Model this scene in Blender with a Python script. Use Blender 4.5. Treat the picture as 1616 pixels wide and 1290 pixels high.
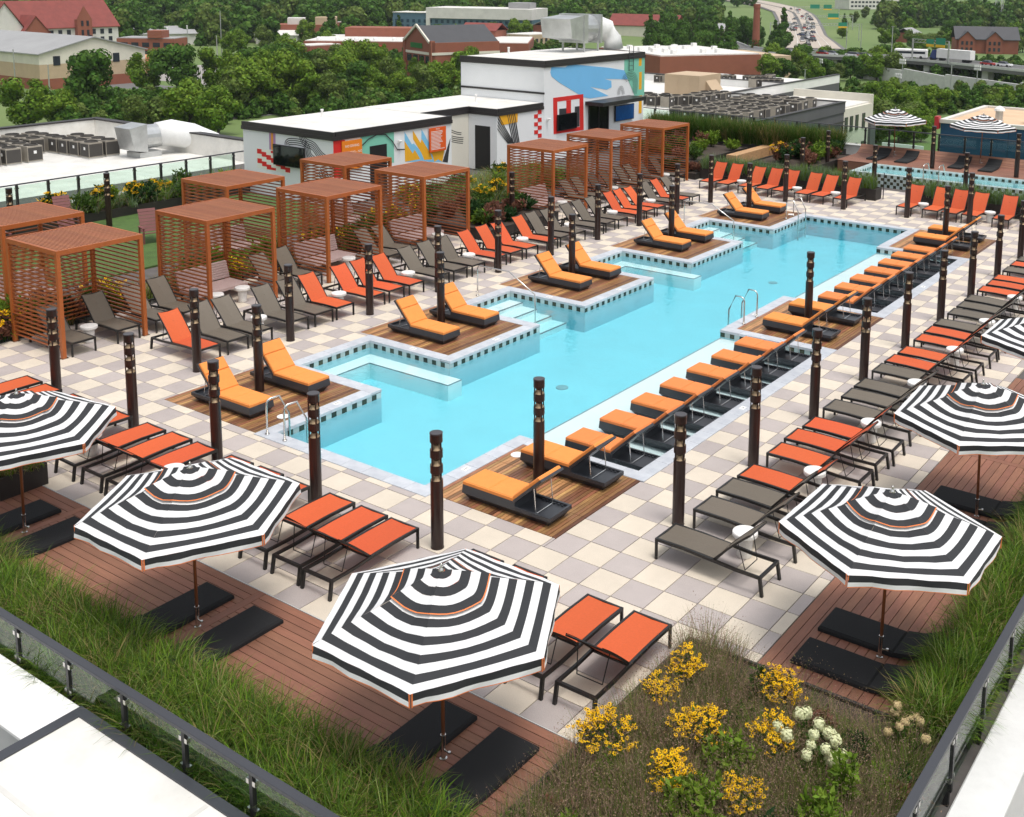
import bpy, bmesh, math, random
import numpy as np
from mathutils import Vector, Matrix
random.seed(7); rng = np.random.default_rng(7)
R = math.radians
S = bpy.context.scene
COL = S.collection
for o in list(bpy.data.objects): bpy.data.objects.remove(o)

# ---------------------------------------------------------------- camera
cam = bpy.data.cameras.new('camera'); camo = bpy.data.objects.new('camera', cam); COL.objects.link(camo)
YAW, PITCH, ROLL = -0.5967, 0.1602, 0.01274
fw = Vector((math.sin(YAW)*math.cos(PITCH), math.cos(YAW)*math.cos(PITCH), -math.sin(PITCH)))
rt = Vector((math.cos(YAW), -math.sin(YAW), 0)); up = rt.cross(fw)
r2 = math.cos(ROLL)*rt+math.sin(ROLL)*up; u2 = -math.sin(ROLL)*rt+math.cos(ROLL)*up
M = Matrix((r2, u2, -fw)).transposed().to_4x4(); M.translation = Vector((10.134, -13.468, 9.607))
camo.matrix_world = M
cam.sensor_width = 36; cam.lens = 36*1762.34/1616
cam.shift_x = (808-952.23)/1616; cam.shift_y = (244.08-645)/1616
cam.clip_start = 0.2; cam.clip_end = 12000
S.camera = camo
S.render.resolution_x, S.render.resolution_y = 1024, 817
# ---------------------------------------------------------------- sky, sun, exposure
SUN_EL, SUN_AZ = R(72), R(105)      # azimuth from +Y towards +X
W = bpy.data.worlds.new('World'); S.world = W; W.use_nodes = True
nt = W.node_tree; nt.nodes.clear()
sky = nt.nodes.new('ShaderNodeTexSky'); sky.sky_type = 'NISHITA'; sky.sun_disc = False
sky.sun_elevation = SUN_EL; sky.sun_rotation = SUN_AZ; sky.air_density = 1.6; sky.dust_density = 4.0; sky.ozone_density = 0.6
hs = nt.nodes.new('ShaderNodeHueSaturation'); hs.inputs['Saturation'].default_value = 0.30
bg = nt.nodes.new('ShaderNodeBackground'); bg.inputs['Strength'].default_value = 0.14
wo = nt.nodes.new('ShaderNodeOutputWorld')
nt.links.new(sky.outputs[0], hs.inputs['Color']); nt.links.new(hs.outputs[0], bg.inputs['Color']); nt.links.new(bg.outputs[0], wo.inputs['Surface'])
sl = bpy.data.lights.new('sun', 'SUN'); sl.energy = 1.4; sl.angle = R(18); sl.color = (1.0, 0.965, 0.925)
so = bpy.data.objects.new('sun', sl); COL.objects.link(so)
sd = Vector((math.sin(SUN_AZ)*math.cos(SUN_EL), math.cos(SUN_AZ)*math.cos(SUN_EL), math.sin(SUN_EL)))
so.rotation_euler = sd.to_track_quat('Z', 'Y').to_euler(); so.location = (0, 0, 60)
S.view_settings.view_transform = 'Standard'; S.view_settings.look = 'None'
S.view_settings.exposure = 0.37; S.view_settings.gamma = 1.0; S.view_settings.use_curve_mapping = False
S.render.engine = 'CYCLES'
S.cycles.max_bounces = 8; S.cycles.transparent_max_bounces = 16

# ---------------------------------------------------------------- materials
MATS = {}
def mat(name, col, rough=0.6, metal=0.0, var=0.0, scale=6.0, bump=0.0, bscale=60.0, spec=0.5, col2=None, island=0.0, emit=None, objrand=0.0, stretch=None, detail=6.0, world=0.0):
    if name in MATS: return MATS[name]
    m = bpy.data.materials.new(name); m.use_nodes = True; n = m.node_tree; N = n.nodes; L = n.links
    b = N['Principled BSDF']; b.inputs['Roughness'].default_value = rough; b.inputs['Metallic'].default_value = metal
    b.inputs['Specular IOR Level'].default_value = spec
    c = (*col, 1); src = None
    tc = N.new('ShaderNodeTexCoord')
    vec = tc.outputs['Object']
    if stretch:
        mp = N.new('ShaderNodeMapping'); mp.inputs['Scale'].default_value = stretch; L.new(vec, mp.inputs[0]); vec = mp.outputs[0]
    if var > 0 or col2:
        no = N.new('ShaderNodeTexNoise'); no.inputs['Scale'].default_value = scale; no.inputs['Detail'].default_value = detail; no.inputs['Roughness'].default_value = 0.65
        L.new(vec, no.inputs['Vector'])
        mx = N.new('ShaderNodeMix'); mx.data_type = 'RGBA'
        rp = N.new('ShaderNodeMapRange'); rp.inputs[1].default_value = 0.3; rp.inputs[2].default_value = 0.7
        L.new(no.outputs['Fac'], rp.inputs[0]); L.new(rp.outputs[0], mx.inputs['Factor'])
        if col2: a, d = c, (*col2, 1)
        else: a = tuple(v*(1-var) for v in col)+(1,); d = tuple(min(1, v*(1+var)) for v in col)+(1,)
        mx.inputs[6].default_value = a; mx.inputs[7].default_value = d; src = mx.outputs[2]
    if world > 0:      # broad stains that run across neighbouring pieces
        gw = N.new('ShaderNodeNewGeometry'); nw = N.new('ShaderNodeTexNoise'); nw.inputs['Scale'].default_value = 0.9; nw.inputs['Detail'].default_value = 8; nw.inputs['Roughness'].default_value = 0.7
        L.new(gw.outputs['Position'], nw.inputs['Vector']); rw_ = N.new('ShaderNodeMapRange'); rw_.inputs[1].default_value = 0.35; rw_.inputs[2].default_value = 0.68; rw_.inputs[3].default_value = 1-world; rw_.inputs[4].default_value = 1+world*.35
        L.new(nw.outputs['Fac'], rw_.inputs[0]); hw_ = N.new('ShaderNodeHueSaturation'); L.new(rw_.outputs[0], hw_.inputs['Value'])
        if src: L.new(src, hw_.inputs['Color'])
        else: hw_.inputs['Color'].default_value = c
        src = hw_.outputs[0]
    if island > 0 or objrand > 0:
        hv = N.new('ShaderNodeHueSaturation')
        if island > 0: g = N.new('ShaderNodeNewGeometry'); rs = g.outputs['Random Per Island']; amt = island
        else: g = N.new('ShaderNodeObjectInfo'); rs = g.outputs['Random']; amt = objrand
        r1 = N.new('ShaderNodeMapRange'); r1.inputs[3].default_value = 1-amt; r1.inputs[4].default_value = 1+amt; L.new(rs, r1.inputs[0]); L.new(r1.outputs[0], hv.inputs['Value'])
        r3 = N.new('ShaderNodeMapRange'); r3.inputs[3].default_value = 0.5-amt*0.035; r3.inputs[4].default_value = 0.5+amt*0.035
        fr = N.new('ShaderNodeMath'); fr.operation = 'FRACT'; mu = N.new('ShaderNodeMath'); mu.operation = 'MULTIPLY'; mu.inputs[1].default_value = 7.13
        L.new(rs, mu.inputs[0]); L.new(mu.outputs[0], fr.inputs[0]); L.new(fr.outputs[0], r3.inputs[0]); L.new(r3.outputs[0], hv.inputs['Hue'])
        if src: L.new(src, hv.inputs['Color'])
        else: hv.inputs['Color'].default_value = c
        src = hv.outputs[0]
    if src: L.new(src, b.inputs['Base Color'])
    else: b.inputs['Base Color'].default_value = c
    if bump > 0:
        nb = N.new('ShaderNodeTexNoise'); nb.inputs['Scale'].default_value = bscale; nb.inputs['Detail'].default_value = 4
        L.new(vec, nb.inputs['Vector'])
        bp = N.new('ShaderNodeBump'); bp.inputs['Strength'].default_value = bump; bp.inputs['Distance'].default_value = 0.01
        L.new(nb.outputs['Fac'], bp.inputs['Height']); L.new(bp.outputs[0], b.inputs['Normal'])
    if emit:
        b.inputs['Emission Color'].default_value = (*emit[:3], 1); b.inputs['Emission Strength'].default_value = emit[3]
    MATS[name] = m
    return m
def leafmat(name, col, island=0.35, rough=0.55, trans=0.35, patch=0.0):
    if name in MATS: return MATS[name]
    m = mat(name, col, rough=rough, island=island, spec=0.08, var=patch, scale=0.35)
    n = m.node_tree; N = n.nodes; L = n.links; b = N['Principled BSDF']; out = N['Material Output']
    tr = N.new('ShaderNodeBsdfTranslucent'); mx = N.new('ShaderNodeMixShader'); mx.inputs[0].default_value = trans
    src = b.inputs['Base Color'].links[0].from_socket
    L.new(src, tr.inputs['Color']); L.new(b.outputs[0], mx.inputs[1]); L.new(tr.outputs[0], mx.inputs[2]); L.new(mx.outputs[0], out.inputs['Surface'])
    return m

# ---------------------------------------------------------------- mesh helpers
class MB:
    """collects faces of one mesh"""
    def __init__(s): s.v = []; s.f = []; s.m = []; s.smooth = False
    def quad(s, a, b, c, d, mi=0):
        n = len(s.v); s.v += [tuple(a), tuple(b), tuple(c), tuple(d)]; s.f.append((n, n+1, n+2, n+3)); s.m.append(mi)
    def poly(s, pts, mi=0):
        n = len(s.v); s.v += [tuple(p) for p in pts]; s.f.append(tuple(range(n, n+len(pts)))); s.m.append(mi)
    def hexa(s, p, mi=0):                 # 8 points: bottom 4 ccw, top 4 ccw
        n = len(s.v); s.v += [tuple(q) for q in p]
        for f in ((3, 2, 1, 0), (4, 5, 6, 7), (0, 1, 5, 4), (1, 2, 6, 5), (2, 3, 7, 6), (3, 0, 4, 7)):
            s.f.append(tuple(n+i for i in f)); s.m.append(mi)
        return s
    def box(s, x0, y0, z0, x1, y1, z1, mi=0, b=0.0):
        if b <= 0:
            return s.hexa([(x0, y0, z0), (x1, y0, z0), (x1, y1, z0), (x0, y1, z0), (x0, y0, z1), (x1, y0, z1), (x1, y1, z1), (x0, y1, z1)], mi)
        n = len(s.v)                      # top edges chamfered
        s.v += [(x0, y0, z0), (x1, y0, z0), (x1, y1, z0), (x0, y1, z0), (x0, y0, z1-b), (x1, y0, z1-b), (x1, y1, z1-b), (x0, y1, z1-b),
                (x0+b, y0+b, z1), (x1-b, y0+b, z1), (x1-b, y1-b, z1), (x0+b, y1-b, z1)]
        for f in ((3, 2, 1, 0), (0, 1, 5, 4), (1, 2, 6, 5), (2, 3, 7, 6), (3, 0, 4, 7), (4, 5, 9, 8), (5, 6, 10, 9), (6, 7, 11, 10), (7, 4, 8, 11), (8, 9, 10, 11)):
            s.f.append(tuple(n+i for i in f)); s.m.append(mi)
        return s
    def bar(s, a, b, w, h=None, mi=0, upv=(0, 0, 1)):     # rectangular bar from a to b
        a = Vector(a); b = Vector(b); h = h or w; d = (b-a).normalized(); u = Vector(upv)
        if abs(d.dot(u)) > 0.95: u = Vector((1, 0, 0))
        sx = d.cross(u).normalized()*w/2; sy = sx.cross(d).normalized()*h/2
        return s.hexa([a-sx-sy, a+sx-sy, b+sx-sy, b-sx-sy, a-sx+sy, a+sx+sy, b+sx+sy, b-sx+sy], mi)
    def tube(s, pts, r, n=8, mi=0, cap=True):
        pts = [Vector(p) for p in pts]; rr = r if isinstance(r, (list, tuple)) else [r]*len(pts); rings = []
        for i, p in enumerate(pts):
            d = (pts[min(i+1, len(pts)-1)]-pts[max(i-1, 0)]).normalized()
            u = Vector((0, 0, 1)) if abs(d.z) < 0.9 else Vector((1, 0, 0))
            a = d.cross(u).normalized(); c = d.cross(a)
            k = len(s.v); rings.append(k)
            for j in range(n):
                t = 2*math.pi*j/n; s.v.append(tuple(p+(a*math.cos(t)+c*math.sin(t))*rr[i]))
        for i in range(len(pts)-1):
            for j in range(n):
                s.f.append((rings[i]+j, rings[i]+(j+1) % n, rings[i+1]+(j+1) % n, rings[i+1]+j)); s.m.append(mi)
        if cap:
            s.f.append(tuple(rings[0]+j for j in reversed(range(n)))); s.m.append(mi)
            s.f.append(tuple(rings[-1]+j for j in range(n))); s.m.append(mi)
        return s
    def lathe(s, prof, n=16, c=(0, 0), mi=0, cap=True):
        rings = []
        for r, z in prof:
            rings.append(len(s.v))
            for j in range(n):
                t = 2*math.pi*j/n; s.v.append((c[0]+r*math.cos(t), c[1]+r*math.sin(t), z))
        for i in range(len(prof)-1):
            for j in range(n):
                s.f.append((rings[i]+j, rings[i]+(j+1) % n, rings[i+1]+(j+1) % n, rings[i+1]+j)); s.m.append(mi)
        if cap:
            s.f.append(tuple(rings[0]+j for j in reversed(range(n)))); s.m.append(mi)
            s.f.append(tuple(rings[-1]+j for j in range(n))); s.m.append(mi)
        return s
    def prism(s, poly, z0, z1, mi=0, mside=None):
        n = len(s.v); k = len(poly)
        a = sum(poly[i][0]*poly[(i+1) % k][1]-poly[(i+1) % k][0]*poly[i][1] for i in range(k))
        if a < 0: poly = poly[::-1]
        s.v += [(x, y, z0) for x, y in poly]+[(x, y, z1) for x, y in poly]
        s.f.append(tuple(n+i for i in reversed(range(k)))); s.m.append(mi)
        s.f.append(tuple(n+k+i for i in range(k))); s.m.append(mi)
        for i in range(k):
            j = (i+1) % k; s.f.append((n+i, n+j, n+k+j, n+k+i)); s.m.append(mi if mside is None else mside)
        return s
    def mesh(s, name, mats):
        me = bpy.data.meshes.new(name); me.from_pydata(s.v, [], s.f)
        if not isinstance(mats, (list, tuple)): mats = [mats]
        for m in mats: me.materials.append(m)
        me.polygons.foreach_set('material_index', s.m)
        if s.smooth: me.polygons.foreach_set('use_smooth', [True]*len(s.f))
        me.update(); return me
    def obj(s, name, mats, parent=None, smooth=None):
        if smooth is not None: s.smooth = smooth
        return link(name, s.mesh(name, mats), parent)
def link(name, me, parent=None, loc=None, rz=None):
    o = bpy.data.objects.new(name, me); COL.objects.link(o)
    if parent: o.parent = parent
    if loc: o.location = loc
    if rz: o.rotation_euler = (0, 0, rz)
    return o
def tag(o, label, cat, group=None, kind=None):
    if label: o['label'] = label
    if cat: o['category'] = cat
    if group: o['group'] = group
    if kind: o['kind'] = kind
    return o
def thing(name, label, cat, loc=(0, 0, 0), rz=0, group=None):
    o = bpy.data.objects.new(name, None); COL.objects.link(o); o.location = loc; o.rotation_euler = (0, 0, rz)
    o.empty_display_size = 0.1
    return tag(o, label, cat, group)
KIDS = {}
def kids(o):
    return [c for c in o.children]
def dup(root, loc, rz=None, label=None, group=None, scale=None):
    ch = KIDS.get(root.name)
    if ch is None:
        ch = [(c, [g for g in c.children]) for c in root.children]; KIDS[root.name] = ch
    r = root.copy(); COL.objects.link(r); r.location = loc
    if rz is not None: r.rotation_euler = (0, 0, rz)
    if scale is not None: r.scale = scale if hasattr(scale, '__len__') else (scale,)*3
    if label: r['label'] = label
    if group: r['group'] = group
    for c, gs in ch:
        c2 = c.copy(); COL.objects.link(c2); c2.parent = r
        for g in gs:
            g2 = g.copy(); COL.objects.link(g2); g2.parent = c2
    return r
def struct(o): o['kind'] = 'structure'; return o
def stuff(o): o['kind'] = 'stuff'; return o
ORD = ['first', 'second', 'third', 'fourth', 'fifth', 'sixth', 'seventh', 'eighth', 'ninth', 'tenth', 'eleventh', 'twelfth', 'thirteenth', 'fourteenth', 'fifteenth', 'sixteenth', 'seventeenth', 'eighteenth', 'nineteenth', 'twentieth',
       'twenty-first', 'twenty-second', 'twenty-third', 'twenty-fourth', 'twenty-fifth', 'twenty-sixth', 'twenty-seventh', 'twenty-eighth', 'twenty-ninth', 'thirtieth']
ORD += ['thirty-'+w for w in ORD[:9]] + ['fortieth'] + ['forty-'+w for w in ORD[:9]] + ['fiftieth'] + ['fifty-'+w for w in ORD[:9]] + ['sixtieth'] + ['sixty-'+w for w in ORD[:9]]
def npmesh(name, V, loops, starts, mats, mi=None, smooth=False):
    me = bpy.data.meshes.new(name)
    me.vertices.add(len(V)); me.vertices.foreach_set('co', np.ascontiguousarray(V, dtype=np.float32).ravel())
    me.loops.add(len(loops)); me.loops.foreach_set('vertex_index', np.ascontiguousarray(loops, dtype=np.int32))
    me.polygons.add(len(starts)); me.polygons.foreach_set('loop_start', np.ascontiguousarray(starts, dtype=np.int32))
    if not isinstance(mats, (list, tuple)): mats = [mats]
    for m in mats: me.materials.append(m)
    if mi is not None: me.polygons.foreach_set('material_index', np.ascontiguousarray(mi, dtype=np.int32))
    me.update(calc_edges=True); me.validate()
    return me
def quads_mesh(name, Q, mats, mi=None):
    """Q: (n,4,3)"""
    n = len(Q); return npmesh(name, Q.reshape(-1, 3), np.arange(4*n), np.arange(n)*4, mats, mi)
def blades(base, h, w, lean, az, curve, mats, name, mi=None):
    """n grass blades: tapered ribbons that arch over, 4 segments; lean and curve are angles from the vertical at foot and tip"""
    n = len(base); ns = 4; out = np.zeros((n, 2*ns+1, 3))
    d = np.stack([np.cos(az), np.sin(az), np.zeros(n)], 1); s = np.stack([-np.sin(az), np.cos(az), np.zeros(n)], 1); p = base.copy()
    for i in range(ns+1):
        k = i/ns; ww = (w*(1-.75*k*k))[:, None]*s*0.5
        if i < ns: out[:, 2*i] = p-ww; out[:, 2*i+1] = p+ww
        else: out[:, 2*ns] = p
        th = lean+(curve)*(k+.5/ns)**1.4; st = (h/ns)[:, None]; p = p+d*np.sin(th)[:, None]*st; p[:, 2] += np.cos(th)*st[:, 0]
    off = (np.arange(n)*(2*ns+1))[:, None]; lp = []
    for i in range(ns-1): lp += [2*i, 2*i+1, 2*i+3, 2*i+2]
    lp += [2*ns-2, 2*ns-1, 2*ns]; nl = len(lp)
    lp = (np.array(lp)[None]+off).ravel(); st = (np.array([4*i for i in range(ns)])[None]+(np.arange(n)*nl)[:, None]).ravel()
    return npmesh(name, out.reshape(-1, 3), lp, st, mats, None if mi is None else np.repeat(mi, ns))
def leaves(P, size, mats, name, mi=None, updir=None, aspect=0.5, flat=0.6):
    """diamond leaves at P with random orientation"""
    n = len(P); a = rng.normal(size=(n, 3)); a[:, 2] *= flat
    if updir is not None: a = a*0.7+updir
    a /= np.linalg.norm(a, axis=1)[:, None]
    r = rng.normal(size=(n, 3)); b = np.cross(a, r); b /= np.linalg.norm(b, axis=1)[:, None]
    s = (size if np.ndim(size) else np.full(n, size))[:, None]
    Q = np.stack([P, P+a*s*0.5+b*s*aspect*0.5, P+a*s, P+a*s*0.5-b*s*aspect*0.5], 1)
    return quads_mesh(name, Q, mats, mi)
def rsub(r, e):
    """rectangle minus rectangle -> rectangles"""
    x0, y0, x1, y1 = r; a0, b0, a1, b1 = e
    if a0 >= x1-1e-6 or a1 <= x0+1e-6 or b0 >= y1-1e-6 or b1 <= y0+1e-6: return [r]
    out = []
    if a0 > x0: out.append((x0, y0, a0, y1))
    if a1 < x1: out.append((a1, y0, x1, y1))
    m0, m1 = max(x0, a0), min(x1, a1)
    if b0 > y0: out.append((m0, y0, m1, b0))
    if b1 < y1: out.append((m0, b1, m1, y1))
    return out
# ================================================================ terrace, pool, decks
m_beige = mat('paver_beige', (0.63, 0.552, 0.45), 0.75, var=0.09, scale=70, world=0.10, bump=0.25, bscale=220, objrand=0.05, detail=3)
m_lilac = mat('paver_lilac', (0.425, 0.373, 0.352), 0.75, var=0.12, scale=70, world=0.10, bump=0.25, bscale=220, objrand=0.07, detail=3)
m_beige2 = mat('paver_beige_far', (0.63, 0.552, 0.45), 0.75, var=0.05, world=0.10, scale=9, island=0.06)
m_lilac2 = mat('paver_lilac_far', (0.425, 0.373, 0.352), 0.75, var=0.05, world=0.10, scale=11, island=0.07)
m_grout = mat('grout', (0.10, 0.09, 0.085), 0.9, var=0.2, scale=3)
m_coping = mat('coping_stone', (0.55, 0.57, 0.60), 0.45, col2=(0.41, 0.435, 0.48), scale=3.5, objrand=0.06)
m_plaster = mat('pool_plaster', (0.80, 0.84, 0.83), 0.7, var=0.03, scale=1.5); m_basin = mat('basin_wall_aqua', (0.30, 0.55, 0.61), 0.6, var=0.06, scale=2); m_basinf = mat('basin_floor_aqua', (0.45, 0.68, 0.73), 0.7, var=0.05, scale=0.8)
m_tdark = mat('tile_dark', (0.032, 0.036, 0.020), 0.2, island=0.45)
m_tlight = mat('tile_light', (0.40, 0.49, 0.49), 0.2, island=0.14)
m_wood = mat('platform_wood', (0.39, 0.195, 0.083), 0.45, col2=(0.20, 0.092, 0.04), scale=2.2, stretch=(9, 1.2, 9), island=0.62)
m_deck = mat('deck_board', (0.25, 0.108, 0.066), 0.6, var=0.14, scale=5, stretch=(0.6, 6, 6), bump=0.15, bscale=80, objrand=0.15, world=0.12)
m_steel = mat('brushed_steel', (0.62, 0.60, 0.57), 0.22, metal=1.0)
m_dark = mat('dark_powder_coat', (0.022, 0.021, 0.022), 0.42)
m_rail = mat('rail_grey', (0.045, 0.047, 0.055), 0.4)
m_white = mat('white_paint', (0.78, 0.77, 0.75), 0.6, var=0.06, scale=0.6)
m_roofw = mat('white_roof_membrane', (0.74, 0.725, 0.69), 0.65, col2=(0.64, 0.62, 0.57), scale=0.9, world=0.14, bump=0.1, bscale=2)
m_seam = mat('roof_seam', (0.60, 0.585, 0.55), 0.6, var=0.1, scale=2); m_conc = mat('concrete_pale', (0.52, 0.515, 0.50), 0.8, var=0.12, scale=0.8, bump=0.2, bscale=30)
m_black = mat('black_rubber', (0.008, 0.008, 0.009), 0.6)

terrace = struct(MB().box(-36, -6.6, -0.5, 7.0, 48, -0.045).obj('terrace_floor', m_grout))
# the slab is open where the pool lies: rebuilt from strips below
bpy.data.objects.remove(terrace)
PX0, PX1, SX1 = -8.0, -3.75, -0.8
POOL = [(-8.0, 1.1), (-3.75, 1.1), (-3.75, 4.0), (-.8, 4.0), (-.8, 12.8), (-3.75, 12.8), (-3.75, 16.85), (-.8, 16.85), (-.8, 24.6), (-3.75, 24.6), (-3.75, 28.0), (-8, 28), (-8, 24.9), (-10.8, 24.9), (-10.8, 22.4),
        (-8, 22.4), (-8, 18.6), (-10.8, 18.6), (-10.8, 16.2), (-8, 16.2), (-8, 12.35), (-10.8, 12.35), (-10.8, 10.2), (-8, 10.2), (-8, 6.5), (-10.8, 6.5), (-10.8, 4.15), (-8, 4.15)]
water_rects = [(-8, 1.1, -3.75, 28), (-3.75, 4.0, -.8, 12.8), (-3.75, 16.85, -.8, 24.6)]+[(-10.8, a, -8, b) for a, b in ((4.15, 6.5), (10.2, 12.35), (16.2, 18.6), (22.4, 24.9))]
CW = 0.32
cop_rects = [(a-CW, b-CW, c+CW, d+CW) for a, b, c, d in water_rects]
PLAT = [(-11.5, .85, -8-CW, 4.15-CW), (-11.5, 6.5+CW, -8-CW, 10.2-CW), (-11.5, 12.35+CW, -8-CW, 16.2-CW), (-11.5, 18.6+CW, -8-CW, 22.4-CW), (-11.5, 24.9+CW, -8-CW, 28.35),
        (-3.75+CW, .95, -.55, 4.0-CW), (-3.75+CW, 12.8+CW, -.48, 16.85-CW), (-3.75+CW, 24.6+CW, -.48, 28.35)]
def cut(rects, cuts):
    for e in cuts:
        out = []
        for r in rects: out += rsub(r, e)
        rects = out
    return rects
mb = MB()
for r in cut([(-36, -6.62, 7.0, 48)], water_rects): mb.box(r[0], r[1], -0.6, r[2], r[3], -0.05)
terrace = struct(mb.obj('terrace_floor', m_grout))
# pavers on the 0.61 m grid
T = 0.61; g = 0.0065; cpos = Vector((10.134, -13.468, 9.607))
pieces = []
for i in range(-30, 8):
    for j in range(-6, 58):
        r = (i*T, j*T, (i+1)*T, (j+1)*T)
        r = (max(r[0], -18.2), max(r[1], -3.05), min(r[2], 3.87), min(r[3], 35.9))
        if r[2]-r[0] < 0.02 or r[3]-r[1] < 0.02: continue
        for q in cut([r], cop_rects+PLAT):
            if q[2]-q[0] > 0.03 and q[3]-q[1] > 0.03:
                c = Vector(((q[0]+q[2])/2, (q[1]+q[3])/2, 0)); pieces.append(((c-cpos).length, (i+j) % 2, q))
pieces.sort(key=lambda t: t[0]); cache = {}
def vis(q):      # roughly inside the picture
    c = Vector(((q[0]+q[2])/2, (q[1]+q[3])/2, 0))-cpos; d = c.dot(fw); x = 952+1762*c.dot(r2)/d; y = 244-1762*c.dot(u2)/d
    return -20 < x < 1640 and y < 1310
pieces = [p for p in pieces if vis(p[2])]+[p for p in pieces if not vis(p[2])]
for k, (d, par, q) in enumerate(pieces[:298]):
    w, h = round(q[2]-q[0]-2*g, 3), round(q[3]-q[1]-2*g, 3); key = (par, w, h)
    if key not in cache: cache[key] = MB().box(-w/2, -h/2, -0.05, w/2, h/2, 0.0, b=0.004).mesh('paver', m_beige if par else m_lilac)
    link('paver', cache[key], terrace, ((q[0]+q[2])/2, (q[1]+q[3])/2, random.uniform(-.0015, .0015)))
mb = MB()
for d, par, q in pieces[298:]: mb.box(q[0]+g, q[1]+g, -0.05, q[2]-g, q[3]-g, 0.0, mi=par)
stuff(mb.obj('far_pavers', [m_lilac2, m_beige2], terrace))

# ---- pool shell
WZ, SH, FL = -0.165, -0.24, -0.80
pool = struct(bpy.data.objects.new('pool', None)); COL.objects.link(pool)
mb = MB(); t = 0.2
for a, b in zip(POOL, POOL[1:]+POOL[:1]):
    dx, dy = b[0]-a[0], b[1]-a[1]; l = math.hypot(dx, dy); nx, ny = dy/l, -dx/l      # outward (polygon is ccw)
    o_ = Vector((-nx*.003, -ny*.003)); a_, b_ = (a[0]+o_.x, a[1]+o_.y), (b[0]+o_.x, b[1]+o_.y)
    mb.quad((*a_, -0.06), (*b_, -0.06), (*b_, -1.35), (*a_, -1.35))
for a, b in ((4.15, 6.5), (10.2, 12.35), (16.2, 18.6), (22.4, 24.9)): mb.quad((-10.9, a-.1, FL), (-8.2, a-.1, FL), (-8.2, b+.1, FL), (-10.9, b+.1, FL))
mb.quad((-8.2, .9, FL), (-3.55, .9, FL), (-3.55, 28.2, FL), (-8.2, 28.2, FL))
mb.m = [0]*len(POOL)+[1]*(len(mb.f)-len(POOL)); mb.obj('pool_wall', [m_basin, m_basinf], pool)
mb = MB()
for a, b in ((4.0, 12.8), (16.85, 24.6)): mb.box(-3.747, a+.004, -1.35, -.804, b-.004, SH)
mb.obj('shelf_floor', mat('shelf_plaster', (0.64, 0.73, 0.73), 0.7, var=0.04, scale=1.2), pool)
mb = MB()
def step(x0, y0, x1, y1, z): mb.box(x0, y0, -1.35, x1, y1, z)
trims = []
for k, (a, b) in enumerate(((4.15, 6.5), (10.2, 12.35), (16.2, 18.6), (22.4, 24.9))):
    if k in (0, 2):
        step(-10.8, a, -10.3, b, -.38); step(-10.3, b-.5, -7.6, b, -.385)
        trims += [(-10.32, a, -10.298, b-.5, -.376), (-10.3, b-.502, -7.6, b-.48, -.38), (-7.62, b-.48, -7.598, b, -.38)]
    else:
        for s in range(4): step(-10.8+.0, a, -10.3+.55*s, b, -.30-.11*s); trims.append((-10.34+.55*s, a, -10.3+.55*s, b, -.296-.11*s))
mb.obj('underwater_bench', m_plaster, pool)
mb = MB()
for r in trims: mb.box(r[0], r[1], r[4]-.02, r[2], r[3], r[4]+.003)
for a, b in ((4.0, 12.8), (16.85, 24.6)): mb.box(-3.757, a, SH-.04, -3.72, b, SH+.004)
mb.obj('step_edge_trim', mat('trim_tile', (0.16, 0.21, 0.22), 0.3), pool)
for y in (8.4, 20.6):
    MB().lathe([(.16, FL+.002), (.16, FL+.02), (.13, FL+.025)], 20, (-5.9, y)).obj('floor_drain', mat('drain_grate', (0.35, 0.40, 0.41), 0.5), pool)
# ---- water
wm = bpy.data.materials.new('pool_water'); wm.use_nodes = True; N = wm.node_tree.nodes; L = wm.node_tree.links; N.clear()
out = N.new('ShaderNodeOutputMaterial'); tr = N.new('ShaderNodeBsdfTransparent'); gl = N.new('ShaderNodeBsdfGlossy'); mx = N.new('ShaderNodeMixShader')
gl.inputs['Roughness'].default_value = 0.03
fr = N.new('ShaderNodeFresnel'); fr.inputs['IOR'].default_value = 1.6
ge = N.new('ShaderNodeNewGeometry'); inv = N.new('ShaderNodeMath'); inv.operation = 'SUBTRACT'; inv.inputs[0].default_value = 1.0
mu = N.new('ShaderNodeMath'); mu.operation = 'MULTIPLY'; L.new(ge.outputs['Backfacing'], inv.inputs[1]); L.new(fr.outputs[0], mu.inputs[0]); L.new(inv.outputs[0], mu.inputs[1])
tc = N.new('ShaderNodeTexCoord'); n1 = N.new('ShaderNodeTexNoise'); n1.inputs['Scale'].default_value = 1.7; n1.inputs['Detail'].default_value = 3; n1.inputs['Distortion'].default_value = 0.6
n2 = N.new('ShaderNodeTexNoise'); n2.inputs['Scale'].default_value = 7.0; n2.inputs['Detail'].default_value = 4
b1 = N.new('ShaderNodeBump'); b1.inputs['Strength'].default_value = 0.6; b1.inputs['Distance'].default_value = 0.028
b2 = N.new('ShaderNodeBump'); b2.inputs['Strength'].default_value = 0.6; b2.inputs['Distance'].default_value = 0.012
L.new(tc.outputs['Object'], n1.inputs['Vector']); L.new(tc.outputs['Object'], n2.inputs['Vector']); L.new(n1.outputs['Fac'], b1.inputs['Height']); L.new(n2.outputs['Fac'], b2.inputs['Height'])
L.new(b1.outputs[0], b2.inputs['Normal'])
for nd in (fr, gl): L.new(b2.outputs[0], nd.inputs['Normal'])
L.new(mu.outputs[0], mx.inputs[0]); L.new(tr.outputs[0], mx.inputs[1]); L.new(gl.outputs[0], mx.inputs[2]); L.new(mx.outputs[0], out.inputs['Surface'])
va = N.new('ShaderNodeVolumeAbsorption'); va.inputs['Color'].default_value = (0.0, 0.80, 0.88, 1); va.inputs['Density'].default_value = 0.50
L.new(va.outputs[0], out.inputs['Volume'])
ins = []
n = len(POOL)
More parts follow.
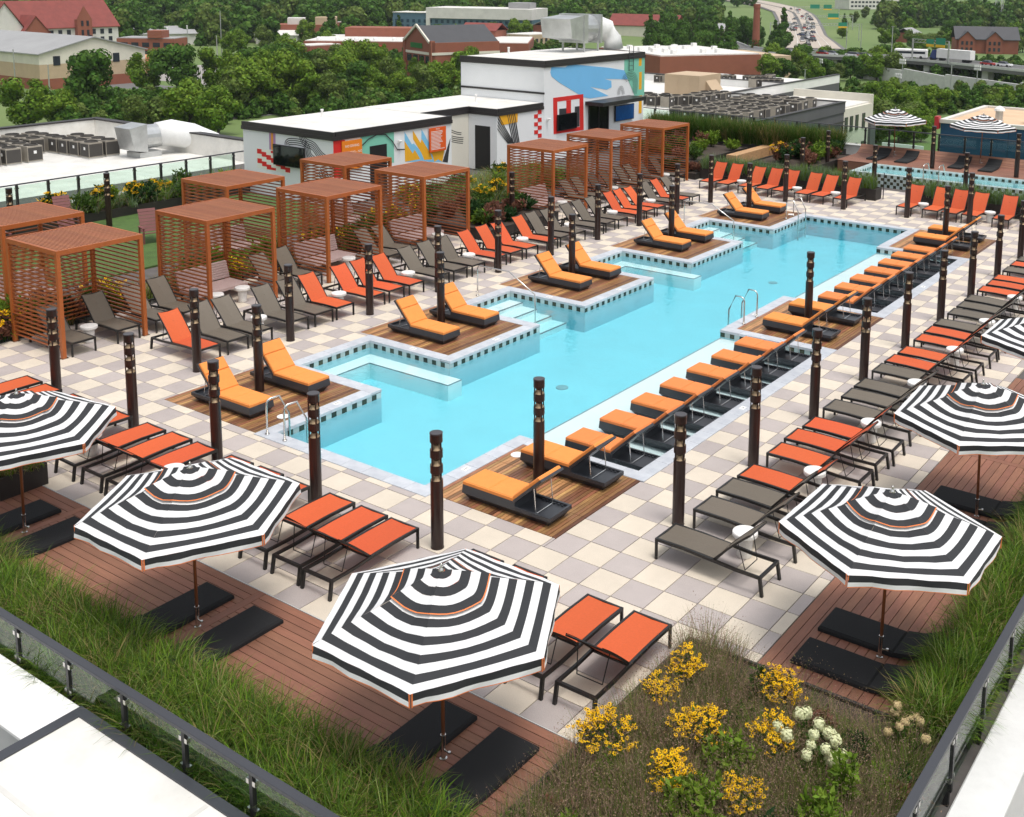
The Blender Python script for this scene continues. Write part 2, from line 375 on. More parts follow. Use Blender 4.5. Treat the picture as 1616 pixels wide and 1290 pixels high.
for i in range(n):      # inset by 2 mm
    a, b, c = Vector(POOL[i-1]), Vector(POOL[i]), Vector(POOL[(i+1) % n])
    d1 = (b-a).normalized(); d2 = (c-b).normalized(); ins.append(tuple(b+0.002*(Vector((-d1.y, d1.x))+Vector((-d2.y, d2.x)))))
struct(MB().prism(ins, -1.34, WZ).obj('pool_water', wm))
# ---- waterline tiles and coping
mb = MB(); cop = []; e = 0.005
for i in range(n):
    a, b, p, q = Vector(POOL[i]), Vector(POOL[(i+1) % n]), Vector(POOL[i-1]), Vector(POOL[(i+2) % n])
    d = (b-a); l = d.length; d.normalize(); nin = Vector((-d.y, d.x)); nt_ = max(2, round(l/0.15)); w = l/nt_
    for k in range(nt_):
        s, f = a+d*(w*k+.004), a+d*(w*(k+1)-.004); s2, f2 = s+nin*e, f+nin*e; dk = (k % 2 == 1)
        za, zb = (-.195, -.065) if not dk else (-.193, -.067)
        pr = nin*(.0015 if dk else 0); s2 = s2+pr; f2 = f2+pr
        mb.hexa([(s.x, s.y, za), (f.x, f.y, za), (f2.x, f2.y, za), (s2.x, s2.y, za), (s.x, s.y, zb), (f.x, f.y, zb), (f2.x, f2.y, zb), (s2.x, s2.y, zb)][::1], mi=0 if dk else 1)
    d0 = (a-p).normalized(); d2 = (q-b).normalized()
    left0 = d0.x*d.y-d0.y*d.x > 0; left1 = d.x*d2.y-d.y*d2.x > 0
    # convex corner: this edge runs on at its end; reflex corner: shortened at its start
    s0 = 0.0 if left0 else CW; s1 = l+(CW if left1 else 0.0)
    m_ = max(1, round((s1-s0)/0.6)); w = (s1-s0)/m_
    for k in range(m_):
        s, f = a+d*(s0+w*k+.003), a+d*(s0+w*(k+1)-.003)
        x = [s.x, f.x, (s-nin*CW).x, (f-nin*CW).x, (s+nin*.02).x]; y = [s.y, f.y, (s-nin*CW).y, (f-nin*CW).y, (s+nin*.02).y]
        cop.append((min(x)+.001, min(y)+.001, max(x)-.001, max(y)-.001))
stuff(mb.obj('waterline_tiles', [m_tdark, m_tlight], pool))
cache = {}
for q in cop:
    w, h = round(q[2]-q[0], 3), round(q[3]-q[1], 3)
    if (w, h) not in cache: cache[(w, h)] = MB().box(-w/2, -h/2, -0.062, w/2, h/2, 0.010, b=0.008).mesh('coping_stone', m_coping)
    link('coping_stone', cache[(w, h)], pool, ((q[0]+q[2])/2, (q[1]+q[3])/2, 0))
def text_mesh(s, size, m, name='lettering', align='CENTER'):
    cu = bpy.data.curves.new('txt', 'FONT'); cu.body = s; cu.size = size; cu.align_x = align; cu.align_y = 'CENTER'; cu.extrude = 0.0008; cu.resolution_u = 2
    o = bpy.data.objects.new('txt', cu); me = bpy.data.meshes.new_from_object(o); me.name = name; me.materials.clear(); me.materials.append(m)
    bpy.data.objects.remove(o); bpy.data.curves.remove(cu); return me
def text(s, size, m, loc, rot, parent=None, name='lettering', align='CENTER', bold=False):
    o = link(name, text_mesh(s, size, m, name, align), parent); o.location = loc; o.rotation_euler = rot; return o
m_mark = mat('marker_white', (0.8, 0.8, 0.78), 0.4); m_markd = mat('marker_black', (0.02, 0.02, 0.02), 0.5)
# depth marker tiles lying on the coping
for k, (x, y, s, rz) in enumerate([(-6.55, .94, '4', 180), (-8.16, 2.95, '4', 90), (-8.16, 8.5, '4', 90), (-9.4, 6.66, '2', 180), (-9.4, 12.5, '2', 180), (-8.16, 14.4, '4', 90), (-9.4, 18.76, '2', 180), (-8.16, 20.6, '4', 90), (-6.0, 28.16, '4', 0), (-3.6, 2.1, '4', 90), (-3.6, 14.6, '4', 90), (-.64, 8.1, '9"', -90), (-.64, 20.4, '9"', -90)]):
    t_ = link('depth_marker', MB().box(-.09, -.06, 0, .09, .06, .006).mesh('depth_marker', m_mark), pool); t_.location = (x, y, .0105); t_.rotation_euler = (0, 0, R(rz))
    text(s+(' FT' if s != '9"' else ''), 0.07, m_markd, (0, 0, .0075), (0, 0, 0), t_)
# ---- wooden platforms: panels of narrow slats
names = ['nearest left', 'second left', 'third left', 'fourth left', 'farthest left', 'near right', 'middle right', 'far right']
for k, (x0, y0, x1, y1) in enumerate(PLAT):
    pf = struct(bpy.data.objects.new('wooden_platform', None)); COL.objects.link(pf); pf.location = ((x0+x1)/2, (y0+y1)/2, 0)
    MB().box((x0-x1)/2, (y0-y1)/2, -.049, (x1-x0)/2, (y1-y0)/2, -.035).obj('backing', m_black, pf)
    W_, H_ = x1-x0, y1-y0
    nx, ny = 2, 3
    for a in range(nx):
        for b in range(ny):
            mb = MB(); ax, bx = -W_/2+W_*a/nx+.004, -W_/2+W_*(a+1)/nx-.004; ay, by = -H_/2+H_*b/ny+.004, -H_/2+H_*(b+1)/ny-.004
            m_ = int((bx-ax)/.082); w = (bx-ax)/m_      # slats run along Y
            for s in range(m_): mb.box(ax+w*s+.0055, ay, -.034, ax+w*(s+1)-.0055, by, random.uniform(-.001, .0012))
            stuff(mb.obj('slat_panel', m_wood, pf))
# ---- handrails and ladders
def arch(p0, p1, h, n=8):     # bent rail from p0 up and over to p1
    p0, p1 = Vector(p0), Vector(p1); pts = [p0]
    top0 = p0.copy(); top0.z = h; pts.append(top0-Vector((0, 0, .12)))
    d = (p1-p0); d.z = 0; d.normalize()
    for k in range(1, 5): a = k/5*math.pi/2; pts.append(Vector((0, 0, h-.12))+Vector((p0.x, p0.y, 0))+d*.12*(1-math.cos(a))*1.2+Vector((0, 0, .12*math.sin(a))))
    q = p1.copy(); q.z = h-.16; pts.append(Vector((p0.x, p0.y, h))+d*((Vector((p1.x, p1.y, 0))-Vector((p0.x, p0.y, 0))).length*.55))
    pts.append(Vector((p1.x-d.x*.03, p1.y-d.y*.03, h*.45))); pts.append(p1); return pts
def ladder(name, rails, label, steps=None):
    t_ = thing(name, label, 'handrail', (rails[0][0][0], rails[0][0][1], 0)); o = Vector((rails[0][0][0], rails[0][0][1], 0))
    for a, b, h in rails:
        mb = MB(); mb.tube([p-o for p in arch(a, b, h)], .022, 10); mb.lathe([(.05, .012), (.05, .03), (.03, .035)], 12, (a[0]-o.x, a[1]-o.y)); mb.smooth = True
        mb.obj('rail', m_steel, t_)
    for a, b, z in (steps or []): MB().bar(Vector((*a, z))-o, Vector((*b, z))-o, .09, .025).obj('tread', m_steel, t_)
    return t_
ladder('pool_ladder', [((-8.05, .92, 0), (-7.95, 1.45, -.9), .78), ((-7.5, .92, 0), (-7.4, 1.45, -.9), .78)], 'steel pool ladder with two bent rails at nearest corner of pool', [((-7.95, 1.4), (-7.4, 1.4), -.4), ((-7.95, 1.4), (-7.4, 1.4), -.7)])
ladder('pool_handrail', [((-11.2, 11.3, 0), (-9.0, 11.3, -.75), .95)], 'single steel handrail over steps between second and third left platforms')
ladder('pool_handrail', [((-11.2, 23.6, 0), (-9.0, 23.6, -.75), .95)], 'single steel handrail over steps beside farthest left platform')
ladder('pool_ladder', [((-3.45, 13.6, 0), (-3.95, 13.6, -.9), .78), ((-3.45, 14.4, 0), (-3.95, 14.4, -.9), .78)], 'steel pool ladder with two bent rails at middle right platform', [((-3.95, 13.6), (-3.95, 14.4), -.4)])
ladder('pool_ladder', [((-8.4, 26.9, 0), (-7.85, 26.9, -.9), .78), ((-8.4, 27.6, 0), (-7.85, 27.6, -.9), .78)], 'steel pool ladder with two bent rails at far left corner of pool', [((-7.85, 26.9), (-7.85, 27.6), -.4)])
# skimmer lids
for k, (x, y) in enumerate([(-8.55, 1.75), (-8.6, 27.8), (-3.2, 3.2), (-2.6, 25.1)]):
    tag(MB().lathe([(.13, .002), (.13, .014), (.11, .018)], 20).obj('skimmer_lid', m_white), 'round white skimmer lid set in %s platform' % ('nearest left wooden', 'farthest left wooden', 'near right wooden', 'far right wooden')[k], 'lid', 'white skimmer lids').location = (x, y, 0)
# ---- composite decks with curved-up backs
def deck(name, axis, a0, a1, edge, sgn, nflat, nrise, cross, z0=0.0, rise=0.5, run=0.75):
    """boards run along axis ('x' or 'y') from a0 to a1; the deck grows from edge in direction sgn"""
    dk = struct(bpy.data.objects.new(name, None)); COL.objects.link(dk)
    cuts = [a0]+sorted(cross)+[a1]; bw = .148
    prof = [(edge+sgn*bw*i, z0) for i in range(nflat+1)]
    for i in range(1, nrise+1): u = i/nrise; prof.append((prof[nflat][0]+sgn*run*u, z0+rise*(u*u*.75+u*.25)))
    e0, e1 = sorted((edge, prof[nflat][0])); MB().box(*((a0, e0+.01, z0-.045, a1, e1-.01, z0-.028) if axis == 'x' else (e0+.01, a0, z0-.045, e1-.01, a1, z0-.028))).obj('deck_gap_shade', m_black, dk)  # black sheet added so the gaps between boards look shaded
    for c0, c1 in zip(cuts, cuts[1:]):
        l = c1-c0-(.16 if (c0 in cross) else .006)
        s = c0+(.157 if c0 in cross else .003)
        for (p0, za), (p1, zb) in zip(prof, prof[1:]):
            d = Vector((p1-p0, zb-za)); d.normalize(); q0 = Vector((p0, za))+d*.006; q1 = Vector((p1, zb))-d*.006; nn = Vector((-d.y, d.x))*(1 if sgn > 0 else -1); b0, b1 = q0-nn*.025, q1-nn*.025
            mb = MB(); f = (lambda u, w, z: (u, w, z)) if axis == 'x' else (lambda u, w, z: (w, u, z))
            pts = [f(0, b0.x, b0.y), f(l, b0.x, b0.y), f(l, b1.x, b1.y), f(0, b1.x, b1.y), f(0, q0.x, q0.y), f(l, q0.x, q0.y), f(l, q1.x, q1.y), f(0, q1.x, q1.y)]
            mb.hexa(pts)
            bm = mb.mesh('deck_board', m_deck if axis == 'x' else m_deck_y); o = link('deck_board', bm, dk); o.location = (s, 0, 0) if axis == 'x' else (0, s, 0)
    for c in cross:
        w = prof[nflat][0]
        if axis == 'x': MB().box(c+.003, min(edge, w), -.025+z0, c+.151, max(edge, w), z0+.001).obj('deck_board', m_deck_y, dk)
        else: MB().box(min(edge, w), c+.003, -.025+z0, max(edge, w), c+.151, z0+.001).obj('deck_board', m_deck, dk)
    return dk
m_deck_y = mat('deck_board_y', (0.25, 0.108, 0.066), 0.6, var=0.14, scale=5, stretch=(6, 0.6, 6), bump=0.15, bscale=80, objrand=0.15, world=0.12)
deck('lounge_deck_near', 'x', -14.5, 2.82, -3.07, -1, 11, 4, [-8.2, -3.33], rise=.34, run=.62)
deck('lounge_deck_right', 'y', -.32, 13.8, 3.88, 1, 12, 4, [3.4, 8.6], rise=.3, run=.55)
# edge strips between pavers and decks
MB().box(-14.5, -3.068, -.04, 2.82, -3.052, .006).obj('edge_trim', m_conc, terrace)
# ---- parapets and roofs at the picture's lower corners
par = thing('parapet_wall', 'low white parapet wall under the near left glass railing', 'wall', (0, -6.9, 0))
MB().box(-22, -.36, -3.0, -2.33, .3, .38).obj('wall', m_conc, par)
MB().box(-22, -.42, .385, -2.33, .33, .43, b=.01).obj('cap', m_white, par)
bh = thing('roof_block', 'white membrane roof block with dark metal edge at lower left', 'roof', (0, -7.2, 0))
MB().box(-2.25, -9, -3, 6.4, .56, .40).obj('wall', m_conc, bh)
MB().box(-2.16, -9, .41, 6.4, .47, .47).obj('roof_sheet', m_roofw, bh)
for k in range(3): MB().box(-2.14, -.75-1.5*k, .4705, 6.4, -.69-1.5*k, .4735).obj('membrane_seam', m_seam, bh)
for k in range(2): MB().box(.35+2.2*k, -9, .4712, .41+2.2*k, .45, .4742).obj('membrane_seam', m_seam, bh)
mb = MB(); mb.box(-2.32, .472, .39, 6.4, .60, .49); mb.box(-2.32, -9, .392, -2.16, .60, .489); mb.obj('edge_trim', m_rail, bh)
struct(MB().box(-22, -16, -1.6, -2.4, -7.32, -1.1).obj('lower_roof', mat('grey_roof', (0.33, 0.335, 0.34), 0.8, var=0.1, scale=0.7)))
pr_ = thing('parapet_wall', 'white parapet wall outside the right glass railing', 'wall', (7.3, 0, 0))
MB().box(-.26, -6.7, -3, .22, 60, .14).obj('wall', m_conc, pr_)
MB().box(-.24, -6.7, .145, .30, 60, .19, b=.01).obj('cap', mat('parapet_cap', (0.60, 0.595, 0.58), 0.75, var=0.08, scale=2.5, bump=0.2, bscale=40), pr_)
struct(MB().box(7.62, -6.7, -2.4, 20, 60, -1.9).obj('lower_roof', mat('pale_roof', (0.46, 0.45, 0.43), 0.8, var=0.06, scale=0.5)))
# ---- glass railings
gm = bpy.data.materials.new('clear_glass'); gm.use_nodes = True; N = gm.node_tree.nodes; L = gm.node_tree.links; N.clear()
out = N.new('ShaderNodeOutputMaterial'); tr = N.new('ShaderNodeBsdfTransparent'); tr.inputs[0].default_value = (0.84, 0.93, 0.88, 1); gl = N.new('ShaderNodeBsdfGlossy'); gl.inputs['Roughness'].default_value = 0.02
fr = N.new('ShaderNodeFresnel'); fr.inputs['IOR'].default_value = 1.6; mx = N.new('ShaderNodeMixShader'); ge = N.new('ShaderNodeNewGeometry'); inv = N.new('ShaderNodeMath'); inv.operation = 'SUBTRACT'; inv.inputs[0].default_value = 1.0; mu = N.new('ShaderNodeMath'); mu.operation = 'MULTIPLY'; L.new(ge.outputs['Backfacing'], inv.inputs[1]); L.new(fr.outputs[0], mu.inputs[0]); L.new(inv.outputs[0], mu.inputs[1])
L.new(mu.outputs[0], mx.inputs[0]); L.new(tr.outputs[0], mx.inputs[1]); L.new(gl.outputs[0], mx.inputs[2]); L.new(mx.outputs[0], out.inputs['Surface'])
def railing(label, p0, p1, zb, zt, sp, outn, drop=0.3, first=0.0, railw=.11):
    p0, p1 = Vector((*p0, 0)), Vector((*p1, 0)); d = (p1-p0); l = d.length; d.normalize(); o = Vector(outn+(0,))
    t_ = thing('glass_railing', label, 'railing', p0); rz = math.atan2(d.y, d.x); t_.rotation_euler = (0, 0, rz); side = 1 if Vector((-d.y, d.x, 0)).dot(o) > 0 else -1
    MB().box(0, -railw/2, zt-.045, l, railw/2, zt, b=.006).obj('top_rail', m_rail, t_)
    pw = .028 if railw > .1 else .042; pm = MB(); pm.box(-pw, -pw, zb, pw, pw, zt-.046); pm.box(-.03, -.06*side if side > 0 else -.0, zb-.22, .03, .0 if side > 0 else .06, zb+.12); pm = pm.mesh('post', m_dark)
    cm = MB()
    for s in (-1, 1):
        for z in (zb+.14, zt-.2): cm.box(s*.03, -.03, z, s*.075, .03, z+.06)
    cm = cm.mesh('clamp', m_steel)
    n_ = int((l-first)/sp); gmesh = MB().box(.05, -.006, zb+.07, sp-.05, .006, zt-.075).mesh('glass_panel', gm)
    for k in range(n_+1):
        x = first+sp*k; link('post', pm, t_, (x, 0, 0)); link('clamp', cm, t_, (x, 0, 0))
        if k < n_: link('glass_panel', gmesh, t_, (x, 0, 0))
    return t_
railing('dark glass railing behind the near left grasses, closest to camera', (-15.0, -6.5), (4.26, -6.5), .30, 1.0, 1.2, (0, -1), first=.26)
railing('dark glass railing along the right edge by the seed-head grasses', (6.95, -6.5), (6.95, 32), .15, 1.0, 1.31, (1, 0), first=1.22)
railing('dark glass railing beside the neighbouring white roof at far left', (-31.2, -4.0), (-31.2, 18.6), .55, 1.55, 1.22, (-1, 0), railw=.07)
railing('dark glass railing along the far end behind the raised spa', (-26.0, 43.2), (6.0, 43.2), .75, 1.72, 1.32, (0, 1), railw=.07)
# ================================================================ furniture
m_org = mat('sling_orange', (0.54, 0.088, 0.020), 0.7, var=0.07, scale=25, bump=0.15, bscale=400, objrand=0.07)
m_gry = mat('sling_taupe', (0.13, 0.107, 0.080), 0.55, var=0.06, scale=25, bump=0.15, bscale=400, objrand=0.08)
m_frame = mat('lounger_frame', (0.010, 0.009, 0.0085), 0.4)
m_shell = mat('daybed_shell', (0.036, 0.039, 0.046), 0.36, var=0.08, scale=4)
m_cush2 = mat('cushion_terracotta', (0.68, 0.205, 0.052), 0.8, var=0.06, scale=6, bump=0.35, bscale=9, objrand=0.05); m_cush = mat('cushion_orange', (0.76, 0.26, 0.055), 0.8, var=0.05, scale=6, bump=0.35, bscale=9)
m_rod = mat('prop_rod', (0.72, 0.72, 0.72), 0.25, metal=0.9)
m_post = mat('post_bronze', (0.022, 0.0105, 0.009), 0.30, var=0.2, scale=4)
m_gold = mat('lamp_reflector', (0.30, 0.215, 0.13), 0.5, metal=0.6)
m_uw = leafmat('umbrella_white', (0.78, 0.78, 0.78), 0.0, rough=.8, trans=.14, patch=.05)
m_ub = mat('umbrella_charcoal', (0.021, 0.022, 0.025), 0.8, var=0.05, scale=3)
m_uo = mat('umbrella_piping', (0.75, 0.20, 0.05), 0.7)
m_pole = mat('umbrella_pole', (0.23, 0.075, 0.028), 0.4, var=0.1, scale=3, stretch=(8, 8, 1))
m_mat = mat('mat_black', (0.0095, 0.0095, 0.0105), 0.9, bump=0.4, bscale=300)
m_tab = mat('table_terrazzo', (0.72, 0.70, 0.67), 0.55, var=0.10, scale=35)
m_cab = mat('cabana_wood_tone', (0.37, 0.098, 0.021), 0.45, var=0.12, scale=2, objrand=0.05)
m_cabr = mat('cabana_roof', (0.36, 0.13, 0.06), 0.5, var=0.08, scale=2, island=0.10)

LW = 0.655
def make_lounger(sm, ang, nm):
    """sling chaise: foot end at y=0, head towards +y"""
    t = thing('sling_lounger', nm, 'lounger'); hy, hl = 1.10, .86; a = R(ang)
    w = LW/2
    mb = MB()
    for s in (-1, 1):
        x = s*(w-.02); pts = [(0, .345), (.55, .35), (1.1, .325), (1.5, .30), (1.95, .30)]
        for (y0, z0), (y1, z1) in zip(pts, pts[1:]): mb.bar((x, y0, z0), (x, y1, z1), .038, .05)
    mb.bar((-w, 0.02, .345), (w, 0.02, .345), .04, .045); mb.bar((-w, 1.93, .30), (w, 1.93, .30), .045, .045)
    mb.bar((-w+.03, 1.10, .315), (w-.03, 1.10, .315), .03, .03)
    mb.obj('frame', m_frame, t)
    for s in (-1, 1):
        MB().bar((s*(w-.02), .02, 0), (s*(w-.02), .02, .33), .038, .038).obj('leg', m_frame, t)
        MB().bar((s*(w-.015), 1.98, 0), (s*(w-.02), 1.93, .30), .045, .05).obj('leg', m_frame, t)
    mb = MB(); n = 8
    for k in range(n):
        y0, y1 = .035+(hy-.04)*k/n, .035+(hy-.04)*(k+1)/n; z = lambda y: .366+.006*math.sin(y*3)-.02*max(0, y-.6)
        for (x0, d0), (x1, d1) in (((-w+.045, 0), (0, .012)), ((0, .012), (w-.045, 0))):
            mb.hexa([(x0, y0, z(y0)-.008-d0), (x1, y0, z(y0)-.008-d1), (x1, y1, z(y1)-.008-d1), (x0, y1, z(y1)-.008-d0), (x0, y0, z(y0)-d0), (x1, y0, z(y0)-d1), (x1, y1, z(y1)-d1), (x0, y1, z(y1)-d0)])
    mb.obj('seat_sling', sm, t)
    prof = []
    for k in range(7):
        u = k/6; aa = a*(1.05-.14*u*u)
        if k == 0: p = Vector((hy, .352))
        else: p = p+Vector((math.cos(aa), math.sin(aa)))*hl/6
        prof.append(p.copy())
    mb = MB()
    for p, q in zip(prof, prof[1:]):
        for (x0, d0), (x1, d1) in (((-w+.045, 0), (0, .02)), ((0, .02), (w-.045, 0))):
            mb.hexa([(x0, p.x, p.y-.008-d0), (x1, p.x, p.y-.008-d1), (x1, q.x, q.y-.008-d1), (x0, q.x, q.y-.008-d0), (x0, p.x, p.y-d0), (x1, p.x, p.y-d1), (x1, q.x, q.y-d1), (x0, q.x, q.y-d0)])
    b = mb.obj('backrest_sling', sm, t)
    mb = MB()
    for s in (-1, 1):
        for p, q in zip(prof, prof[1:]): mb.bar((s*(w-.035), p.x, p.y-.012), (s*(w-.035), q.x, q.y-.012), .022, .034)
    mb.bar((-w+.03, prof[-1].x, prof[-1].y-.02), (w-.03, prof[-1].x, prof[-1].y-.02), .022, .022)
    mb.obj('backrest_frame', m_frame, b)
    m = prof[4]; mb = MB(); f = (1.62, .285)
    for s in (-1, 1): mb.tube([(s*(w-.07), m.x, m.y-.03), (s*(w-.12), f[0], f[1])], .008, 6)
    mb.tube([(-(w-.12), f[0], f[1]), (w-.12, f[0], f[1])], .008, 6); mb.tube([(-(w-.07), m.x, m.y-.03), (w-.07, m.x, m.y-.03)], .008, 6)
    mb.obj('prop_brace', m_frame, t)
    return t
LP = {}
def lounger(col, ang, loc, rz, label, group):
    ang = ang+random.choice((-3, 0, 0, 2)); key = (col, ang)
    if key not in LP:
        LP[key] = make_lounger(m_org if col == 'O' else m_gry, ang, label); o = LP[key]; o.location = loc; o.rotation_euler = (0, 0, rz); o['label'] = label; o['group'] = group; return o
    return dup(LP[key], loc, rz, label, group)
CN = {'O': 'orange', 'G': 'grey'}
J = lambda s: random.uniform(-s, s)
# right row, heads to +X
cols = 'G'+'GGO'+'OOO'+'GGG'+'GOO'+'OOG'+'GGG'+'OOO'+'GOG'+'GOO'
ys = [1.70]+[2.98+2.85*k+d for k in range(9) for d in (0, .84, 1.64)]
for i, (c, y) in enumerate(zip(cols, ys)):
    if y > 26.6: break
    lounger(c, 47, (1.19+J(.03), y+J(.02), 0), R(-90)+J(.022), '%s sling lounger, %s from the near end of right-hand row' % (CN[c], ORD[i]), 'sling loungers in the right-hand row')
# left row, heads to -X
cols = 'OGG'+'GGO'+'OOO'+'GGG'+'OOO'+'OGG'+'GGG'+'OOO'+'GOG'
ys = [3.03+2.83*k+d for k in range(9) for d in (0, .83, 1.62)]
for i, (c, y) in enumerate(zip(cols, ys)):
    lounger(c, 50, (-12.77+J(.04), y+J(.02), 0), R(90)+J(.025), '%s sling lounger, %s from the near end of the row left of pool' % (CN[c], ORD[i]), 'sling loungers in the row left of the pool')
# near row, heads to -Y
xs = [-14.13, -13.32, -12.25, -10.71, -9.53, -8.72, -7.89, -6.84, -6.0, -5.22, -4.10, -3.29, -2.55, -.71, .14, 1.57, 2.38]
for i, x in enumerate(xs):
    lounger('O', 39, (x, -.645+J(.025), 0), R(180)+J(.018), 'orange sling lounger, %s from the left end of the near row' % ORD[i], 'orange sling loungers in the near row')
# far row, heads to +Y
xs = [-14.05, -13.23, -12.12, -11.28, -10.50, -9.41, -8.67, -7.59, -4.83, -3.77, -2.99, -2.19, -.98, .1]
for i, x in enumerate(xs):
    lounger('O', 56, (x, 30.47+J(.05), 0), J(.03), 'orange sling lounger, %s from the left in the far end row' % ORD[i], 'orange sling loungers in the far row')
# grey ones under and between the cabanas, heads to -X
ys = [1.5, 2.75, 3.85, 4.70, 8.15, 9.02, 12.45, 13.30, 24.05, 24.85, 25.85, 27.0, 28.15, 28.95, 30.0, 31.2]
for i, y in enumerate(ys):
    lounger('G', 50, (-15.76+J(.05), y, 0), R(90)+J(.03), 'grey sling lounger, %s from the near end of the cabana row' % ORD[i], 'grey sling loungers by the cabanas')
# ---------------------------------------------------------------- moulded daybeds with orange cushions
def make_daybed(ang, m_cush=m_cush):
    t = thing('moulded_daybed', '', 'daybed'); w = .33
    mb = MB()     # shell: foot block and lower tray with rim, undercut below
    def ring(y0, y1, z, ins): return [(-w+ins, y0+ins, z), (w-ins, y0+ins, z), (w-ins, y1-ins, z), (-w+ins, y1-ins, z)]
    mb.hexa(ring(0, 2.02, 0, .10)+ring(0, 2.02, .10, .03)); mb.hexa(ring(0, 2.02, .10, .03)+ring(0, 2.02, .125, .0)); mb.hexa(ring(0, 1.24, .126, 0)+ring(0, 1.24, .285, .012))
    mb.box(-w, 1.241, .126, -w+.045, 2.02, .20); mb.box(w-.045, 1.241, .126, w, 2.02, .20); mb.box(-w+.046, 1.975, .126, w-.046, 2.02, .20); mb.box(-w+.046, 1.242, .1262, w-.046, 1.974, .150)
    for k in range(6): mb.box(w-.085, 1.42+.085*k, .151, w-.047, 1.46+.085*k, .178); mb.box(-w+.047, 1.42+.085*k, .151, -w+.085, 1.46+.085*k, .178)
    mb.obj('shell', m_shell, t)
    mb = MB(); mb.box(-w+.015, .012, .287, w-.015, .615, .36, b=.022); mb.box(-w+.015, .618, .287, w-.015, 1.235, .36, b=.022); mb.obj('seat_cushion', m_cush, t)
    a = R(ang); c, s = math.cos(a), math.sin(a); P = lambda x, u, v: (x, 1.225+u*c-v*s, .272+u*s+v*c)
    def slab(u0, u1, v0, v1, ww, b=0.0):
        m = MB(); q = MB().box(-ww, u0, v0, ww, u1, v1, b=b); m.v = [P(*p) for p in q.v]; m.f = q.f; m.m = q.m; return m
    b_ = slab(0, .83, 0, .05, w).obj('back_panel', m_shell, t)
    m = slab(.03, .50, .052, .115, w-.015, .02); m2 = slab(.505, .80, .052, .115, w-.015, .02); k = len(m.v); m.v += m2.v; m.f += [tuple(i+k for i in f) for f in m2.f]; m.m += m2.m
    m.obj('back_cushion', m_cush, t)
    mb = MB()
    for sx in (-1, 1): mb.tube([P(sx*(w-.08), .52, 0), (sx*(w-.08), 1.66, .165)], .009, 6)
    mb.tube([(-(w-.08), 1.66, .165), (w-.08, 1.66, .165)], .009, 6); mb.obj('prop_rod', m_rod, t)
    return t
DB = {}
def daybed(ang, loc, rz, label, group, mc=None):
    if (ang, mc) not in DB:
        o = DB[(ang, mc)] = make_daybed(ang, mc or m_cush); o.location = loc; o.rotation_euler = (0, 0, rz); o['label'] = label; o['group'] = group; return o
    return dup(DB[(ang, mc)], loc, rz, label, group)
pn = ['nearest left', 'second left', 'third left', 'fourth left', 'farthest left']
for k, (a, b) in enumerate(((1.5, 3.12), (7.63, 9.27), (13.75, 15.38), (19.9, 21.55), (26.15, 27.8))):
    for y, w in ((a, 'near'), (b, 'far')):
        daybed(48, (-8.93, y, 0), R(90)+J(.01), 'orange cushioned grey daybed on %s side of %s wooden platform' % (w, pn[k]), 'daybeds on the wooden platforms')
for k, (a, b) in enumerate(((1.45, 3.17), (13.85, 15.5), (26.15, 27.75))):
    for y, w in ((a, 'near'), (b, 'far')):
        daybed(42, (-2.84, y, 0), R(-90)+J(.01), 'orange cushioned grey daybed on %s side of %s wooden platform' % (w, ('near right', 'middle right', 'far right')[k]), 'daybeds on the wooden platforms')
for gi, (y0, w) in enumerate(((4.55, 'near'), (17.4, 'far'))):
    for k in range(7):
        sd_ = daybed(42, (-2.76, y0+1.245*k, SH+.03), R(-90), 'orange cushioned daybed standing in shallow water, %s from near end of %s shelf' % (ORD[k], w), 'daybeds in the shallow water', m_cush2); sd_.scale = (1, .955, 1)
# ---------------------------------------------------------------- louvred bronze light posts
def make_post():
    t = thing('light_post', '', 'light post'); r = .108
    MB().lathe([(r+.006, 0), (r+.006, .012), (r, .014), (r, 1.22)], 20).obj('column', m_post, t, smooth=False)
    for k in range(3):
        z = 1.22+.27*k; mb = MB(); mb.lathe([(.100, z+.001), (.02, z+.115), (.02, z+.12)], 16, mi=1); mb.lathe([(.02, z+.045), (.10, z+.1262)], 14, mi=0)
        mb.lathe([(.06, z+.1265), (r, z+.128), (r, z+.27-.002), (.05, z+.27)], 20, mi=0)
        for j in range(4): a = j*math.pi/2+.4; mb.bar((r*.9*math.cos(a), r*.9*math.sin(a), z), (r*.9*math.cos(a), r*.9*math.sin(a), z+.13), .024, .024, mi=0)
        mb.obj('lamp_head', [m_post, m_gold], t)
    MB().lathe([(r, 2.031), (r+.004, 2.034), (r+.004, 2.05), (r-.01, 2.055)], 20).obj('cap', mat('post_cap', (0.05, 0.045, 0.05), 0.35), t)
    return t
POST = None
def post(x, y, label, z=0.0):
    global POST
    if POST is None:
        POST = make_post(); POST.location = (x, y, z); POST['label'] = label; POST['group'] = 'bronze light posts'; return
    dup(POST, (x, y, z), random.uniform(0, 6), label, 'bronze light posts')
for k in range(10): post(-12.44, 2.41+2.84*k, 'dark bronze light post, %s from near end of row left of pool' % ORD[k])
for k in range(9): post(.9, 2.63+2.93*k, 'dark bronze light post, %s from near end of right-hand row' % ORD[k])
for k, x in enumerate((-13.6, -10.67, -7.87, -5.0, -2.0)): post(x, -.45, 'dark bronze light post, %s from left along the near loungers' % ORD[k])
for k, y in enumerate((2.45, 8.6, 14.75, 20.95, 27.15)): post(-10.2, y, 'dark bronze light post between the daybeds of %s platform' % pn[k])
for k, (x, y) in enumerate(((-2.15, 2.55), (-2.05, 14.8), (-2.1, 27.2))): post(x, y, 'dark bronze light post between the daybeds of %s platform' % ('near right', 'middle right', 'far right')[k])
